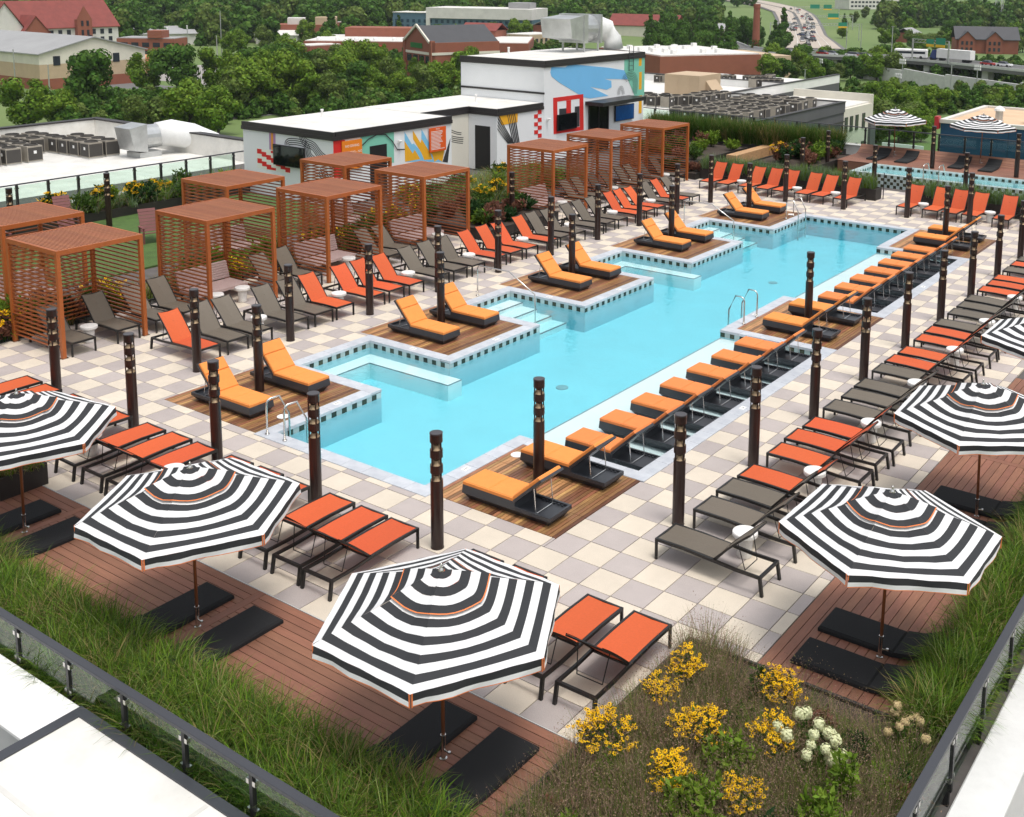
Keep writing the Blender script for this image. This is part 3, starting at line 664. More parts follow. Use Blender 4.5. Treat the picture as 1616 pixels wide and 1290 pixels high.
for k, (x, y) in enumerate(((-9.95, 30.13), (-7.3, 30.13), (-4.6, 30.2), (-2.2, 30.6), (.85, 30.4))): post(x, y, 'dark bronze light post, %s from left along far lounger row' % ORD[k])
for x, y, z, l in ((-11.55, 35.35, 0, 'in far flower bed nearest the loungers'), (-11.56, 38.4, 0, 'rising behind the far flower bed'), (-7.93, 35.25, 0, 'before the left part of raised spa'), (-3.9, 35.7, 0, 'before the right part of raised spa'), (-6.6, 39.4, .55, 'on left of spa deck'), (-2.66, 39.4, .55, 'on right of spa deck'), (-28.2, 10.0, 0, 'standing on lawn behind the cabanas'), (-28.1, 6.3, 0, 'at left picture edge behind the cabanas'), (-16.5, 19.5, 0, 'by flower bed between cabana groups')):
    post(x, y, 'dark bronze light post '+l, z)
# ---------------------------------------------------------------- side tables
def make_table():
    t = thing('side_table', '', 'table')
    MB().lathe([(.12, 0), (.13, .03), (.115, .10), (.135, .25), (.13, .36)], 20).obj('pedestal', m_tab, t, smooth=True)
    MB().lathe([(.13, .361), (.20, .365), (.215, .385), (.215, .435), (.205, .45)], 28).obj('table_top', m_tab, t)
    return t
TAB = None
def table(x, y, label, z=0.0):
    global TAB
    if TAB is None: TAB = make_table(); TAB.location = (x, y, z); TAB['label'] = label; TAB['group'] = 'white side tables'; return
    dup(TAB, (x, y, z), random.uniform(0, 6), label, 'white side tables')
for k in range(9): table(2.37, 2.32+2.86*k, 'round white side table, %s from near end of right-hand row' % ORD[k])
for k in range(8): table(-13.62, 5.19+2.83*k, 'round white side table, %s from near end of row left of pool' % ORD[k])
for k, x in enumerate((-11.5, -10.1, -7.4, -4.66, .86)): table(x, -1.75, 'round white side table, %s from left in the near row' % ORD[k])
for k, x in enumerate((-12.68, -9.95, -8.15, -4.3, -1.6)): table(x, 31.3, 'round white side table, %s from left in the far row' % ORD[k])
for x, y, l in ((-16.5, 2.1, 'under nearest cabana between grey loungers'), (-16.3, 6.75, 'before woven sofa of second cabana, farther one'), (-16.3, 5.85, 'before woven sofa of second cabana, nearer one'), (-16.4, 11.0, 'before woven sofa of third cabana'), (-16.4, 15.2, 'before woven sofa of fourth cabana'), (-16.3, 22.5, 'before woven sofa of first far cabana'), (-16.4, 26.4, 'under second far cabana'), (-16.3, 30.6, 'under farthest cabana')):
    table(x, y, 'round white side table '+l)
# ---------------------------------------------------------------- striped umbrellas
def make_umbrella():
    t = thing('striped_umbrella', '', 'umbrella'); Rr, za, zr = 1.55, 2.46, 1.95
    MB().tube([(0, 0, .28), (0, 0, 2.5)], .024, 12).obj('pole', m_pole, t, smooth=True)
    mb = MB(); mb.lathe([(.05, 0), (.05, .012), (.03, .02), (.03, .30), (.036, .305), (.036, .33), (.028, .335)], 16); mb.tube([(.03, 0, .12), (.09, 0, .12)], .012, 8); mb.lathe([(.02, .105), (.025, .12), (.02, .135)], 8, (.10, 0)); mb.obj('base_sleeve', m_steel, t)
    def pt(tt, k, f, lift=0.0):     # k panel, f across the panel 0..1
        a0, a1 = k*math.pi/3, (k+1)*math.pi/3; p = Vector((math.cos(a0), math.sin(a0), 0))*(1-f)+Vector((math.cos(a1), math.sin(a1), 0))*f
        sag = -.07*math.sin(math.pi*f)*math.sin(math.pi*min(1, tt*1.0))*1.0
        z = za-(za-zr)*(tt**1.12)+sag+lift+.007*tt*math.sin(19*f+5*k)*math.sin(11*tt+3*k)
        return Vector((p.x*Rr*tt, p.y*Rr*tt, z))
    def band(mb, t0, t1, mi, lift=0.0, nf=6, th=.006):
        for k in range(6):
            for j in range(nf):
                f0, f1 = j/nf, (j+1)/nf; mb.quad(pt(t1, k, f0, lift), pt(t1, k, f1, lift), pt(t0, k, f1, lift), pt(t0, k, f0, lift), mi)
    mb = MB(); edges = [1.0, .93]; x = .93
    while x > .33: x -= .074; edges.append(x)
    for i, (a, b) in enumerate(zip(edges, edges[1:])): band(mb, b, a, 0 if i % 2 == 0 else 1)
    can = mb.obj('canopy', [m_uw, m_ub], t, smooth=False)
    mb = MB(); ed = [.405, .395, .325, .245, .165, .09, .03]
    for i, (a, b) in enumerate(zip(ed, ed[1:])): band(mb, b, a, (2, 1, 0, 1, 0, 1)[i], lift=.045+.02*(1-a/.4))
    mb.obj('vent_cap', [m_uw, m_ub, m_uo], t)
    for k in range(6):            # valance panel
        mb = MB(); nf = 10
        for j in range(nf):
            f0, f1 = .012+j/nf*.976, .012+(j+1)/nf*.976
            def row(f, d): p = pt(1.0, k, f); wv = .012*math.sin(f*14+k*2)*(d/.17); return Vector((p.x*(1+wv), p.y*(1+wv), p.z-d))
            for d0, d1, mi in ((0, .095, 1), (.095, .155, 0), (.155, .165, 2)): mb.quad(row(f0, d1), row(f1, d1), row(f1, d0), row(f0, d0), mi)
        for f in (.012, .988):
            p = pt(1.0, k, f); mb.bar(p, p-Vector((0, 0, .165)), .012, .008, mi=2)
        mb.obj('valance', [m_uw, m_ub, m_uo], can)
    for k in range(6):
        a = k*math.pi/3; MB().bar((0, 0, za-.03), (Rr*.985*math.cos(a), Rr*.985*math.sin(a), zr-.025), .022, .03).obj('rib', m_pole, t)
    MB().lathe([(.03, za+.03), (.04, za+.06), (.02, za+.075), (.012, za+.11), (.018, za+.125), (.004, za+.14)], 12).obj('finial', m_steel, t, smooth=True)
    return t
UMB = None
def umbrella(x, y, rz, label, z=0.0):
    global UMB
    if UMB is None: UMB = make_umbrella(); UMB.location = (x, y, z); UMB.rotation_euler = (0, 0, rz); UMB['label'] = label; UMB['group'] = 'striped umbrellas'; return
    u_ = dup(UMB, (x, y, z), rz, label, 'striped umbrellas'); u_.rotation_euler = (J(.022), J(.022), rz)
umbrella(1.58, -4.23, 0, 'black and white striped umbrella at bottom centre, largest in view')
umbrella(-3.29, -4.23, 0.02, 'black and white striped umbrella over near deck, second from left edge')
umbrella(-8.1, -4.2, .17, 'black and white striped umbrella cut by the left picture edge')
umbrella(5.25, .93, R(30), 'black and white striped umbrella on right deck nearest the camera')
umbrella(5.15, 6.05, R(32), 'black and white striped umbrella on right deck, second from camera')
umbrella(5.2, 11.2, R(30), 'black and white striped umbrella on right deck, third from camera')
umbrella(-9.25, 41.5, R(10), 'black and white striped umbrella left on spa deck', .55)
umbrella(-5.0, 41.8, R(12), 'black and white striped umbrella right on spa deck', .55)
umbrella(-.9, 42.0, R(0), 'black and white striped umbrella at right end of spa deck', .55)
# ---------------------------------------------------------------- black lounge mats on the decks
def make_mat(run, rise):
    t = thing('lounge_mat', '', 'mat'); w = .33; MB().box(-w, 0, .004, w, 1.15, .085, b=.03).obj('seat_pad', m_mat, t)
    pts = [(1.155, .0), (1.4, .05), (1.65, .17), (1.85, .31)]; mb = MB()
    for (y0, z0), (y1, z1) in zip(pts, pts[1:]):
        mb.hexa([(-w, y0, z0+.012), (w, y0, z0+.012), (w, y1, z1+.012), (-w, y1, z1+.012), (-w, y0, z0+.085), (w, y0, z0+.085), (w, y1, z1+.085), (-w, y1, z1+.085)])
    mb.obj('back_pad', m_mat, t); return t
MT = None
def lmat(x, y, rz, label, z=0.0):
    global MT
    if MT is None: MT = make_mat(0, 0); MT.location = (x, y, z); MT.rotation_euler = (0, 0, rz); MT['label'] = label; MT['group'] = 'black lounge mats'; return
    dup(MT, (x, y, z), rz, label, 'black lounge mats')
for u, xs in (('bottom centre umbrella', (1.12, 2.14)), ('second umbrella of near deck', (-3.80, -2.66)), ('umbrella at left edge', (-8.6, -7.5))):
    for x, w in zip(xs, ('left', 'right')): lmat(x, -3.44, R(180), 'black padded lounge mat %s of the %s' % (w, u))
for u, y0 in (('nearest', .86), ('second', 5.95), ('third', 11.1)):
    for d, w in ((-.48, 'near'), (.48, 'far')): lmat(4.26, y0+d, R(-90), 'black padded lounge mat on %s side of %s umbrella of right deck' % (w, u))
for u, x0 in (('left', -9.1), ('middle', -5.0), ('right', -.9)):
    for d, w in ((-.7, 'left'), (.75, 'right')): lmat(x0+d, 39.9, R(0), 'black padded lounge mat %s of the %s spa deck umbrella' % (w, u), .555)
# ---------------------------------------------------------------- slatted cabanas
CAB_W, CAB_H = 2.35, 2.75; m_slat = mat('cabana_slat_shaded', (0.32, 0.088, 0.022), 0.45, var=0.15, scale=2, objrand=0.10)  # darker copy of the cabana wood; slat shade is put into the colour
m_sl = MB().box(-.018, .07, -.018, .018, CAB_W-.07, .018).mesh('slat', m_slat); m_slx = MB().box(.07, -.018, -.018, CAB_W-.07, .018, .018).mesh('slat', m_slat)
def make_cabana(back=True, n=22):
    """origin at front-left post; extends to -X and +Y, open at +X"""
    t = thing('cabana', '', 'cabana'); p = .10
    pm = MB().box(-p/2, -p/2, .02, p/2, p/2, CAB_H-.12).mesh('post', m_cab); fm = MB().box(-.09, -.09, 0, .09, .09, .019).mesh('foot_plate', m_steel)
    for x in (-p/2, -CAB_W+p/2):
        for y in (p/2, CAB_W-p/2): link('foot_plate', fm, link('post', pm, t, (x, y, 0)))
    mb = MB(); z0, z1 = CAB_H-.118, CAB_H
    mb.box(-.06, 0, z0, 0, CAB_W, z1); mb.box(-CAB_W, 0, z0, -CAB_W+.06, CAB_W, z1); mb.box(-CAB_W+.061, 0, z0+.001, -.061, .06, z1-.001); mb.box(-CAB_W+.061, CAB_W-.06, z0+.001, -.061, CAB_W, z1-.001)
    mb.obj('roof_frame', m_cab, t)
    mb = MB(); m_ = 30
    for k in range(m_): y = .062+(CAB_W-.124)*(k+.5)/m_; mb.box(-CAB_W+.062, y-.019, CAB_H-.035, -.062, y+.019, CAB_H-.006)
    for k in range(1, 4): x = -CAB_W*k/4; mb.box(x-.02, .062, CAB_H-.07, x+.02, CAB_W-.062, CAB_H-.036)
    stuff(mb.obj('roof_louvres', m_cabr, t))
    for k in range(n):
        z = .22+(CAB_H-.42)*k/(n-1)
        link('slat', m_slx, t, (-CAB_W, .05, z)); link('slat', m_slx, t, (-CAB_W, CAB_W-.05, z))
        if back: link('slat', m_sl, t, (-CAB_W+.05, 0, z))
    return t
cl = ['nearest slatted orange-brown cabana at left with two grey loungers inside', 'second slatted orange-brown cabana of front row, woven sofa inside', 'third slatted orange-brown cabana of front row', 'fourth slatted orange-brown cabana of front row, before flower bed',
      'first slatted cabana of the far group below the red mural square', 'middle slatted cabana of the far group', 'farthest slatted orange-brown cabana beside the planters']
CB = None
for l, y in zip(cl, (.96, 5.26, 9.58, 13.88, 21.2, 25.28, 29.5)):
    if CB is None: CB = make_cabana(); CB.location = (-15.78, y, 0); CB['label'] = l; CB['group'] = 'slatted cabanas'
    else: dup(CB, (-15.78, y, 0), 0, l, 'slatted cabanas')
for l, y in zip(('slatted cabana of back row cut by left picture edge', 'slatted cabana of back row beside the lawn', 'slatted cabana of back row before the orange no-diving sign'), (1.58, 8.74, 13.75)): dup(CB, (-19.5, y, 0), 0, l, 'slatted cabanas')
# woven sofas
m_wov = mat('woven_pink', (0.50, 0.32, 0.30), 0.8, col2=(0.62, 0.50, 0.46), scale=30, bump=0.6, bscale=70)
def make_sofa():
    t = thing('woven_sofa', '', 'sofa'); mb = MB()
    for k in range(12): mb.box(-.85+.07*k, 0, .30, -.785+.07*k, 1.75, .40, b=.015)
    mb.obj('seat', m_wov, t); mb = MB()
    for k in range(7): a = .22*k/6; mb.box(-.95-.02*k, 0, .42+.07*k, -.86-.02*k, 1.75, .485+.07*k, b=.015)
    mb.obj('backrest', m_wov, t)
    for x in (-.82, -.06):
        for y in (.06, 1.69): MB().bar((x, y, 0), (x, y, .30), .05).obj('leg', m_dark, t)
    return t
sf = None
for l, y in (('pink woven sofa inside the second front cabana', 5.56), ('pink woven sofa inside the third front cabana', 9.88), ('pink woven sofa inside the fourth front cabana', 14.18), ('pink woven sofa inside the first far cabana', 21.5)):
    if sf is None: sf = make_sofa(); sf.location = (-16.75, y, 0); sf['label'] = l; sf['group'] = 'woven sofas'
    else: dup(sf, (-16.75, y, 0), 0, l, 'woven sofas')
for l, y in (('pink woven sofa in the back row cabana at left edge', 1.9), ('pink woven sofa in the back row cabana by the lawn', 9.05), ('pink woven sofa in the back row cabana before the sign', 14.05)): dup(sf, (-20.4, y, 0), 0, l, 'woven sofas')
# slatted lawn chairs
m_lch = mat('lawn_chair', (0.17, 0.055, 0.052), 0.6, var=0.1, scale=4)
def make_chair():
    t = thing('lawn_chair', '', 'chair'); mb = MB()
    for k in range(6): mb.box(-.32, .02+.095*k, .38-.02*k, .32, .10+.095*k, .40-.02*k)
    mb.obj('seat', m_lch, t); mb = MB()
    for k in range(7): y, z = .60+.055*k, .34+.11*k; mb.hexa([(-.3, y, z), (.3, y, z), (.3, y+.05, z+.1), (-.3, y+.05, z+.1), (-.3, y-.02, z+.01), (.3, y-.02, z+.01), (.3, y+.03, z+.11), (-.3, y+.03, z+.11)])
    mb.obj('backrest', m_lch, t)
    for s in (-1, 1):
        MB().bar((s*.33, .02, .58), (s*.33, .72, .55), .09, .025).obj('armrest', m_lch, t); MB().bar((s*.33, .06, 0), (s*.33, .06, .57), .05).obj('leg', m_lch, t); MB().bar((s*.33, .66, 0), (s*.33, .66, .54), .05).obj('leg', m_lch, t)
    return t
ch = make_chair(); ch.location = (-29.0, 8.9, 0); ch.rotation_euler = (0, 0, R(75)); ch['label'] = 'dark red slatted lawn chair beside light post before yellow flowers'; ch['group'] = 'lawn chairs'
for l, x, y, a in (('dark red slatted lawn chair seen over the nearest back cabana roof', -27.5, 5.6, 80), ('dark red slatted lawn chair on lawn between back row cabanas', -24.5, 9.4, 70), ('dark red slatted lawn chair near white planter pot on lawn', -25.6, 7.4, 95)): dup(ch, (x, y, 0), R(a), l, 'lawn chairs')
MURAL = [
    ('y', 'lilac', [(-28.27, 2.91), (-27.86, 2.92), (-27.88, 1.98), (-28.29, 2.0)]),
    ('y', 'orange', [(-28.15, 2.91), (-28.0, 2.92), (-28.03, 1.99), (-28.17, 2.0)]),
    ('y', 'white', [(-29.14, 1.96), (-26.98, 2.0), (-27.01, 1.06), (-29.13, 1.12)]),
    ('x', 'red', [(17.59, 2.74), (18.23, 2.72), (18.09, 1.17), (17.58, 1.21)]),
    ('x', 'mint', [(19.1, 2.89), (21.05, 2.85), (21.02, 1.39), (19.1, 1.65)]),
    ('x', 'blue', [(21.69, 2.69), (22.14, 2.06), (22.25, 2.1), (22.73, 1.67), (22.76, 2.68), (23.32, 1.88), (24.11, 1.02), (21.7, 1.34)]),
    ('x', 'gold', [(21.68, 2.27), (22.18, 1.65), (22.31, 1.81), (22.65, 1.34), (21.7, 1.34)]),
    ('x', 'gold', [(22.21, 2.68), (22.69, 2.06), (22.76, 2.23), (23.31, 1.52), (23.44, 1.22), (22.9, 1.27), (22.73, 1.6), (22.22, 2.29)]),
    ('x', 'gold', [(23.21, 1.61), (24.25, 1.55), (24.09, 1.02), (23.82, 1.17), (23.56, 1.09), (23.44, 1.43)]),
    ('x', 'dark', [(24.66, 2.05), (24.46, 0.94), (24.11, 1.02)]),
    ('x', 'sky', [(32.28, 4.6), (32.38, 4.86), (33.59, 4.77), (33.96, 4.92), (37.59, 4.51), (39.46, 4.22), (39.58, 3.73), (37.2, 3.92), (37.9, 3.76), (37.94, 3.4), (37.46, 3.3), (35.86, 3.58), (37.63, 2.95), (35.88, 2.95), (35.26, 3.06), (33.02, 4.03), (32.38, 4.38)]),
    ('x', 'red', [(32.53, 3.26), (35.22, 3.24), (35.23, 3.02), (32.89, 3.03)]),
    ('x', 'red', [(32.53, 3.26), (32.89, 3.03), (32.93, 1.54), (32.59, 1.36)]),
    ('x', 'red', [(34.88, 3.02), (35.23, 3.02), (35.29, 1.29), (34.93, 1.5)]),
    ('x', 'red', [(32.93, 1.54), (34.93, 1.5), (35.29, 1.29), (32.59, 1.36)]),
    ('x', 'red', [(33.69, 3.02), (34.1, 3.01), (34.11, 2.03), (33.7, 2.05)]),
    ('x', 'dark', [(33.07, 2.64), (33.68, 2.62), (33.68, 2.07), (33.07, 2.1)]),
    ('x', 'dark', [(34.46, 2.63), (34.87, 2.62), (34.89, 1.53), (34.48, 1.53)]),
    ('x', 'mint', [(39.19, 5.0), (41.34, 5.04), (41.35, 2.68), (40.34, 2.72), (39.21, 4.24)]),
    ('x', 'gold', [(40.72, 5.07), (41.02, 5.08), (41.0, 4.41), (40.7, 4.41)]),
    ('x', 'gold', [(40.75, 4.06), (41.05, 4.06), (41.05, 3.04), (40.75, 3.05)]),
    ('x', 'gold', [(40.8, 2.69), (41.1, 2.69), (41.1, 1.65), (40.79, 1.66)]),
    ('x', 'red', [(30.94, 2.95), (31.24, 2.94), (31.24, 2.74), (30.94, 2.75)]),
    ('x', 'red', [(31.24, 2.75), (31.54, 2.73), (31.54, 2.53), (31.24, 2.54)]),
    ('x', 'red', [(30.94, 2.55), (31.24, 2.54), (31.24, 2.33), (30.94, 2.35)]),
    ('x', 'red', [(31.24, 2.34), (31.54, 2.33), (31.55, 2.12), (31.24, 2.14)]),
    ('x', 'red', [(30.94, 2.14), (31.24, 2.13), (31.24, 1.93), (30.94, 1.94)]),
    ('x', 'red', [(31.24, 1.94), (31.55, 1.92), (31.55, 1.72), (31.24, 1.73)]),
    ('x', 'red', [(30.94, 1.74), (31.24, 1.72), (31.25, 1.52), (30.95, 1.54)]),
    ('x', 'red', [(31.25, 1.53), (31.55, 1.51), (31.55, 1.31), (31.25, 1.32)]),
    ('x', 'gold', [(28.03, 2.88), (29.61, 2.87), (29.58, 2.3), (28.4, 2.27)]),
    ('x', 'dark', [(28.71, 2.88), (28.77, 2.87), (29.28, 1.29), (29.22, 1.3)]),
    ('x', 'dark', [(28.85, 2.87), (28.91, 2.86), (29.4, 1.28), (29.34, 1.29)]),
    ('x', 'dark', [(28.99, 2.87), (29.05, 2.86), (29.52, 1.26), (29.45, 1.27)]),
    ('x', 'dark', [(29.13, 2.86), (29.19, 2.85), (29.64, 1.25), (29.57, 1.26)]),
    ('x', 'dark', [(29.27, 2.86), (29.34, 2.85), (29.75, 1.24), (29.69, 1.24)]),
    ('x', 'dark', [(28.03, 2.15), (28.08, 2.05), (28.94, 1.3), (28.83, 1.31)]),
    ('x', 'dark', [(28.04, 2.33), (28.08, 2.23), (29.04, 1.29), (28.94, 1.3)]),
    ('x', 'dark', [(28.05, 2.5), (28.08, 2.4), (29.14, 1.28), (29.04, 1.29)]),
    ('x', 'dark', [(28.07, 2.68), (28.08, 2.58), (29.25, 1.26), (29.14, 1.28)]),
    ('x', 'dark', [(28.08, 2.85), (28.08, 2.76), (29.35, 1.25), (29.25, 1.26)])]
# ================================================================ beds, plants, spa, pool house
m_soil = mat('soil', (0.05, 0.035, 0.025), 0.95, var=0.3, scale=8)
m_plant = mat('planter_steel', (0.022, 0.018, 0.016), 0.55, var=0.2, scale=3)
g_green = leafmat('grass_green', (0.12, 0.205, 0.020), 0.40); g_dry = leafmat('grass_dry', (0.26, 0.21, 0.085), 0.3); g_brown = leafmat('grass_plume', (0.32, 0.225, 0.155), 0.3)
g_pale = leafmat('grass_pale', (0.25, 0.31, 0.10), 0.3); g_plum = leafmat('grass_plum', (0.24, 0.15, 0.12), 0.3); g_hedge = leafmat('grass_hedge', (0.068, 0.125, 0.02), 0.35); g_dark = leafmat('grass_dark', (0.06, 0.115, 0.02), 0.35); g_blue = leafmat('grass_blue', (0.17, 0.24, 0.13), 0.3)
l_bright = leafmat('leaf_bright', (0.14, 0.22, 0.025), 0.3); l_mid = leafmat('leaf_mid', (0.06, 0.11, 0.022), 0.35); l_deep = leafmat('leaf_deep', (0.025, 0.06, 0.018), 0.35); l_red = leafmat('leaf_red', (0.20, 0.09, 0.06), 0.4)
m_yel = leafmat('petal_yellow', (0.92, 0.55, 0.012), 0.10, trans=0.25); m_eye = mat('flower_eye', (0.03, 0.014, 0.008), 0.8); m_cream = leafmat('petal_cream', (0.72, 0.74, 0.46), 0.12, trans=0.2); m_tan = leafmat('petal_tan', (0.60, 0.47, 0.25), 0.2, trans=0.2); m_orgf = leafmat('petal_orange', (0.75, 0.24, 0.03), 0.15)
def tufts(name, centers, hs, nb, mats, probs, wd=.0125, spread=.10, lean=(0, .6), curve=(.5, 2.3)):
    C_ = np.asarray(centers, float); n = len(C_)*nb; idx = np.repeat(np.arange(len(C_)), nb)
    az = rng.uniform(0, 2*np.pi, n); rr = np.sqrt(rng.uniform(0, 1, n))*spread
    base = C_[idx]+np.stack([np.cos(az)*rr, np.sin(az)*rr, np.zeros(n)], 1)
    h = np.asarray(hs)[idx]*rng.uniform(.55, 1.1, n); az2 = az+rng.normal(0, .5, n)
    mi = rng.choice(len(mats), size=n, p=probs)
    tm = rng.uniform(0, 1, len(C_))[idx]; mi = np.where((tm > .8) & (rng.uniform(size=n) < .6), len(mats)-1, mi)
    return blades(base, h, np.full(n, wd)*rng.uniform(.7, 1.3, n), rng.uniform(*lean, n), az2, rng.uniform(*curve, n), mats, name, mi)
def fill(x0, y0, x1, y1, sp, z):
    P = [(x+random.uniform(-sp, sp)*.5, y+random.uniform(-sp, sp)*.5, z) for x in np.arange(x0, x1+1e-6, sp) for y in np.arange(y0, y1+1e-6, sp)]; return P
def bed(x0, y0, x1, y1, h, label=None, t=.05, name='planter'):
    p = thing(name, label, 'planter', ((x0+x1)/2, (y0+y1)/2, 0)); w, d = (x1-x0)/2, (y1-y0)/2
    for a in ((-w, -d, w, -d+t), (-w, d-t, w, d), (-w, -d+t, -w+t, d-t), (w-t, -d+t, w, d-t)): MB().box(a[0], a[1], 0, a[2], a[3], h).obj('side', m_plant, p)
    MB().box(-w+t, -d+t, 0, w-t, d-t, h-.05).obj('soil', m_soil, p); return p
# near-left strip of arching grass
bed(-14.5, -6.44, 2.8, -5.3, .10, 'dark low planter holding the near left grasses')
P = fill(-12.5, -6.22, 2.7, -5.26, .155, .06)
stuff(link('ornamental_grass', tufts('ornamental_grass', P, [random.uniform(.5, .86) for _ in P], 95, [g_green, g_dark, g_pale, g_dry], [.56, .32, .08, .04])))['label'] = 'arching green ornamental grass along the near left railing'
# right strip
bed(6.2, -.3, 6.88, 14.0, .10, 'dark low planter holding the grasses along right railing')
P = fill(6.2, -.45, 6.66, 12.5, .14, .06)
stuff(link('ornamental_grass', tufts('ornamental_grass', P, [random.uniform(.5, .86) for _ in P], 95, [g_green, g_dark, g_pale, g_dry], [.56, .32, .08, .04])))['label'] = 'arching green ornamental grass along the right railing'
# corner bed
bed(2.86, -6.42, 6.85, -.38, .12, 'corner flower bed full of brown plume grass and yellow flowers')
P = fill(3.15, -6.3, 6.7, -.85, .21, .08); P += fill(3.0, -.75, 3.6, -.4, .2, .06)
stuff(link('plume_grass', tufts('plume_grass', P, [random.choice((.28, .38, .48, .62)) for _ in P], 170, [g_brown, g_plum, g_dry, g_dark, g_green], [.36, .18, .1, .19, .17], wd=.0042, spread=.2, lean=(.0, .95), curve=(-.3, 1.0))))['label'] = 'hazy brown plume grass filling the near corner bed'
# cloud of fine seed heads over the plume grass
sc_ = []
for x, y, z in P:
    m_ = int(random.uniform(90, 260)); r = random.uniform(.12, .24); h = random.uniform(.28, .72)
    q = rng.normal(size=(m_, 3))*np.array([r, r, .11])+np.array([x, y, h]); sc_.append(q[q[:, 2] > .12])
sc_ = np.concatenate(sc_); sc_ = sc_[(sc_[:, 1] < -.38) & (sc_[:, 0] > 2.9)]; stuff(link('seed_heads', leaves(sc_, .020*rng.uniform(.5, 1.4, len(sc_)), [g_brown, g_plum, g_dry], 'seed_heads', mi=rng.choice(3, size=len(sc_), p=[.5, .35, .15]), aspect=.4, flat=1.0)))['label'] = 'fine brown seed heads floating over the corner bed'
def plant(name, label, cat, x, y, z, h, rad, nst, lm, nl, lsize, flowers=None, group=None):
    """stems with leaves, optionally flower heads"""
    t = thing(name, label, cat, (x, y, z), 0, group); st = MB(); LP_ = []; tips = []
    for k in range(nst):
        a = random.uniform(0, 6.28); r = rad*math.sqrt(random.random()); hh = h*random.uniform(.65, 1.05)*(1-.25*(r/rad)**2)
        p0 = Vector((.25*r*math.cos(a), .25*r*math.sin(a), 0)); p1 = Vector((r*.7*math.cos(a), r*.7*math.sin(a), hh*.6)); p2 = Vector((r*math.cos(a), r*math.sin(a), hh))
        st.tube([p0, p1, p2], [.006, .005, .003], 4, cap=False); tips.append(p2)
        for j in range(nl):
            u = random.uniform(.15, 1); q = p0.lerp(p1, min(1, u*2)) if u < .5 else p1.lerp(p2, u*2-1); LP_.append(tuple(q))
    st.obj('stems', l_deep, t)
    link('foliage', leaves(np.array(LP_)+rng.normal(0, .012, (len(LP_), 3)), lsize*rng.uniform(.6, 1.2, len(LP_)), lm, 'foliage', updir=np.array([0, 0, .45]), aspect=.42), t)
    if flowers:
        fk, fs, ncl = flowers; mb = MB()
        if fk in ('cream', 'tan'):         # each rounded head is a part of its own
            hm_ = MB(); hm_.lathe([(.2*fs, -.8*fs), (.75*fs, -.35*fs), (.82*fs, .2*fs), (.5*fs, .75*fs), (.1*fs, .95*fs)], 8)
            for j in range(120):
                v = Vector((random.gauss(0, 1), random.gauss(0, 1), random.gauss(0, 1))).normalized(); v.z = v.z*1.1+.08; q = v*fs*random.uniform(.9, 1.08); ax = v.orthogonal().normalized()*fs*.22; bx = v.cross(ax).normalized()*fs*.22
                hm_.quad(q-ax, q-bx, q+ax, q+bx)
            hm_ = hm_.mesh('flower_head', {'cream': m_cream, 'tan': m_tan}[fk])
            for p in tips: h_ = link('flower_head', hm_, t, tuple(p), random.uniform(0, 6)); h_.scale = (random.uniform(.8, 1.15),)*3
            return t
        for p in tips:
            for _ in range(ncl):
                c = p+Vector((random.gauss(0, .05), random.gauss(0, .05), random.uniform(-.05, .05)))
                if fk in ('yellow', 'orange'):
                    tilt = Vector((random.gauss(0, .45), random.gauss(0, .45), 1)).normalized(); ax = tilt.orthogonal().normalized(); bx = tilt.cross(ax)
                    s = fs*random.uniform(.75, 1.15); np_ = 7
                    for j in range(np_):
                        a = 6.283*j/np_; d = ax*math.cos(a)+bx*math.sin(a); e = ax*math.cos(a+.40)+bx*math.sin(a+.40); f = ax*math.cos(a-.40)+bx*math.sin(a-.40)
                        mb.quad(c+d*s*.15, c+e*s*.62-tilt*.004, c+d*s-tilt*s*.22, c+f*s*.62-tilt*.004, 0)
                    k = len(mb.v); q = c+tilt*.004; mb.v += [tuple(q+(ax*math.cos(t_)+bx*math.sin(t_))*s*.27) for t_ in (0, 1.26, 2.51, 3.77, 5.03)]+[tuple(q+tilt*s*.3)]
                    for j in range(5): mb.f.append((k+j, k+(j+1) % 5, k+5)); mb.m.append(1)
        stuff(mb.obj('flower_heads', [{'yellow': m_yel, 'orange': m_orgf, 'cream': m_cream, 'tan': m_tan}[fk], m_eye], t))
    return t
YF = 'clumps of yellow daisies in the corner bed'
for x, y, h, r, n, l in ((3.31, -3.16, .62, .36, 30, 'large yellow black-eyed daisy clump at tip of near deck'), (4.17, -2.41, .62, .34, 28, 'yellow black-eyed daisy clump left of the bright green shrub'), (3.32, -2.0, .5, .22, 14, 'sparse yellow daisy clump beside the nearest orange lounger'), (3.42, -1.4, .58, .22, 18, 'small yellow daisy clump below the brown grass tuft'), (4.64, -1.1, .6, .28, 24, 'yellow daisy clump at the foot of right deck'),
                         (4.99, -2.0, .58, .28, 22, 'yellow daisy clump touching the cream hydrangea'), (4.34, -3.3, .62, .3, 24, 'yellow daisy clump above bright leaves at bottom of bed'), (5.07, -3.1, .55, .24, 18, 'yellow daisy clump at bottom centre right of bed'), (4.95, -4.1, .5, .28, 14, 'yellow daisy clump cut by bottom picture edge')):
    plant('daisy_plant', l, 'flowers', x, y, .05, h, r, n, l_mid, 16, .075, ('yellow', .033, 9), YF)
plant('hydrangea', 'hydrangea with round cream flower heads in the corner bed', 'flowers', 5.41, -1.9, .05, .62, .42, 15, l_mid, 22, .11, ('cream', .075, 1), 'hydrangeas in the corner bed')
plant('hydrangea', 'hydrangea with faded tan flower heads beside right railing', 'flowers', 6.2, -1.0, .05, .62, .36, 9, l_mid, 22, .11, ('tan', .058, 1), 'hydrangeas in the corner bed')
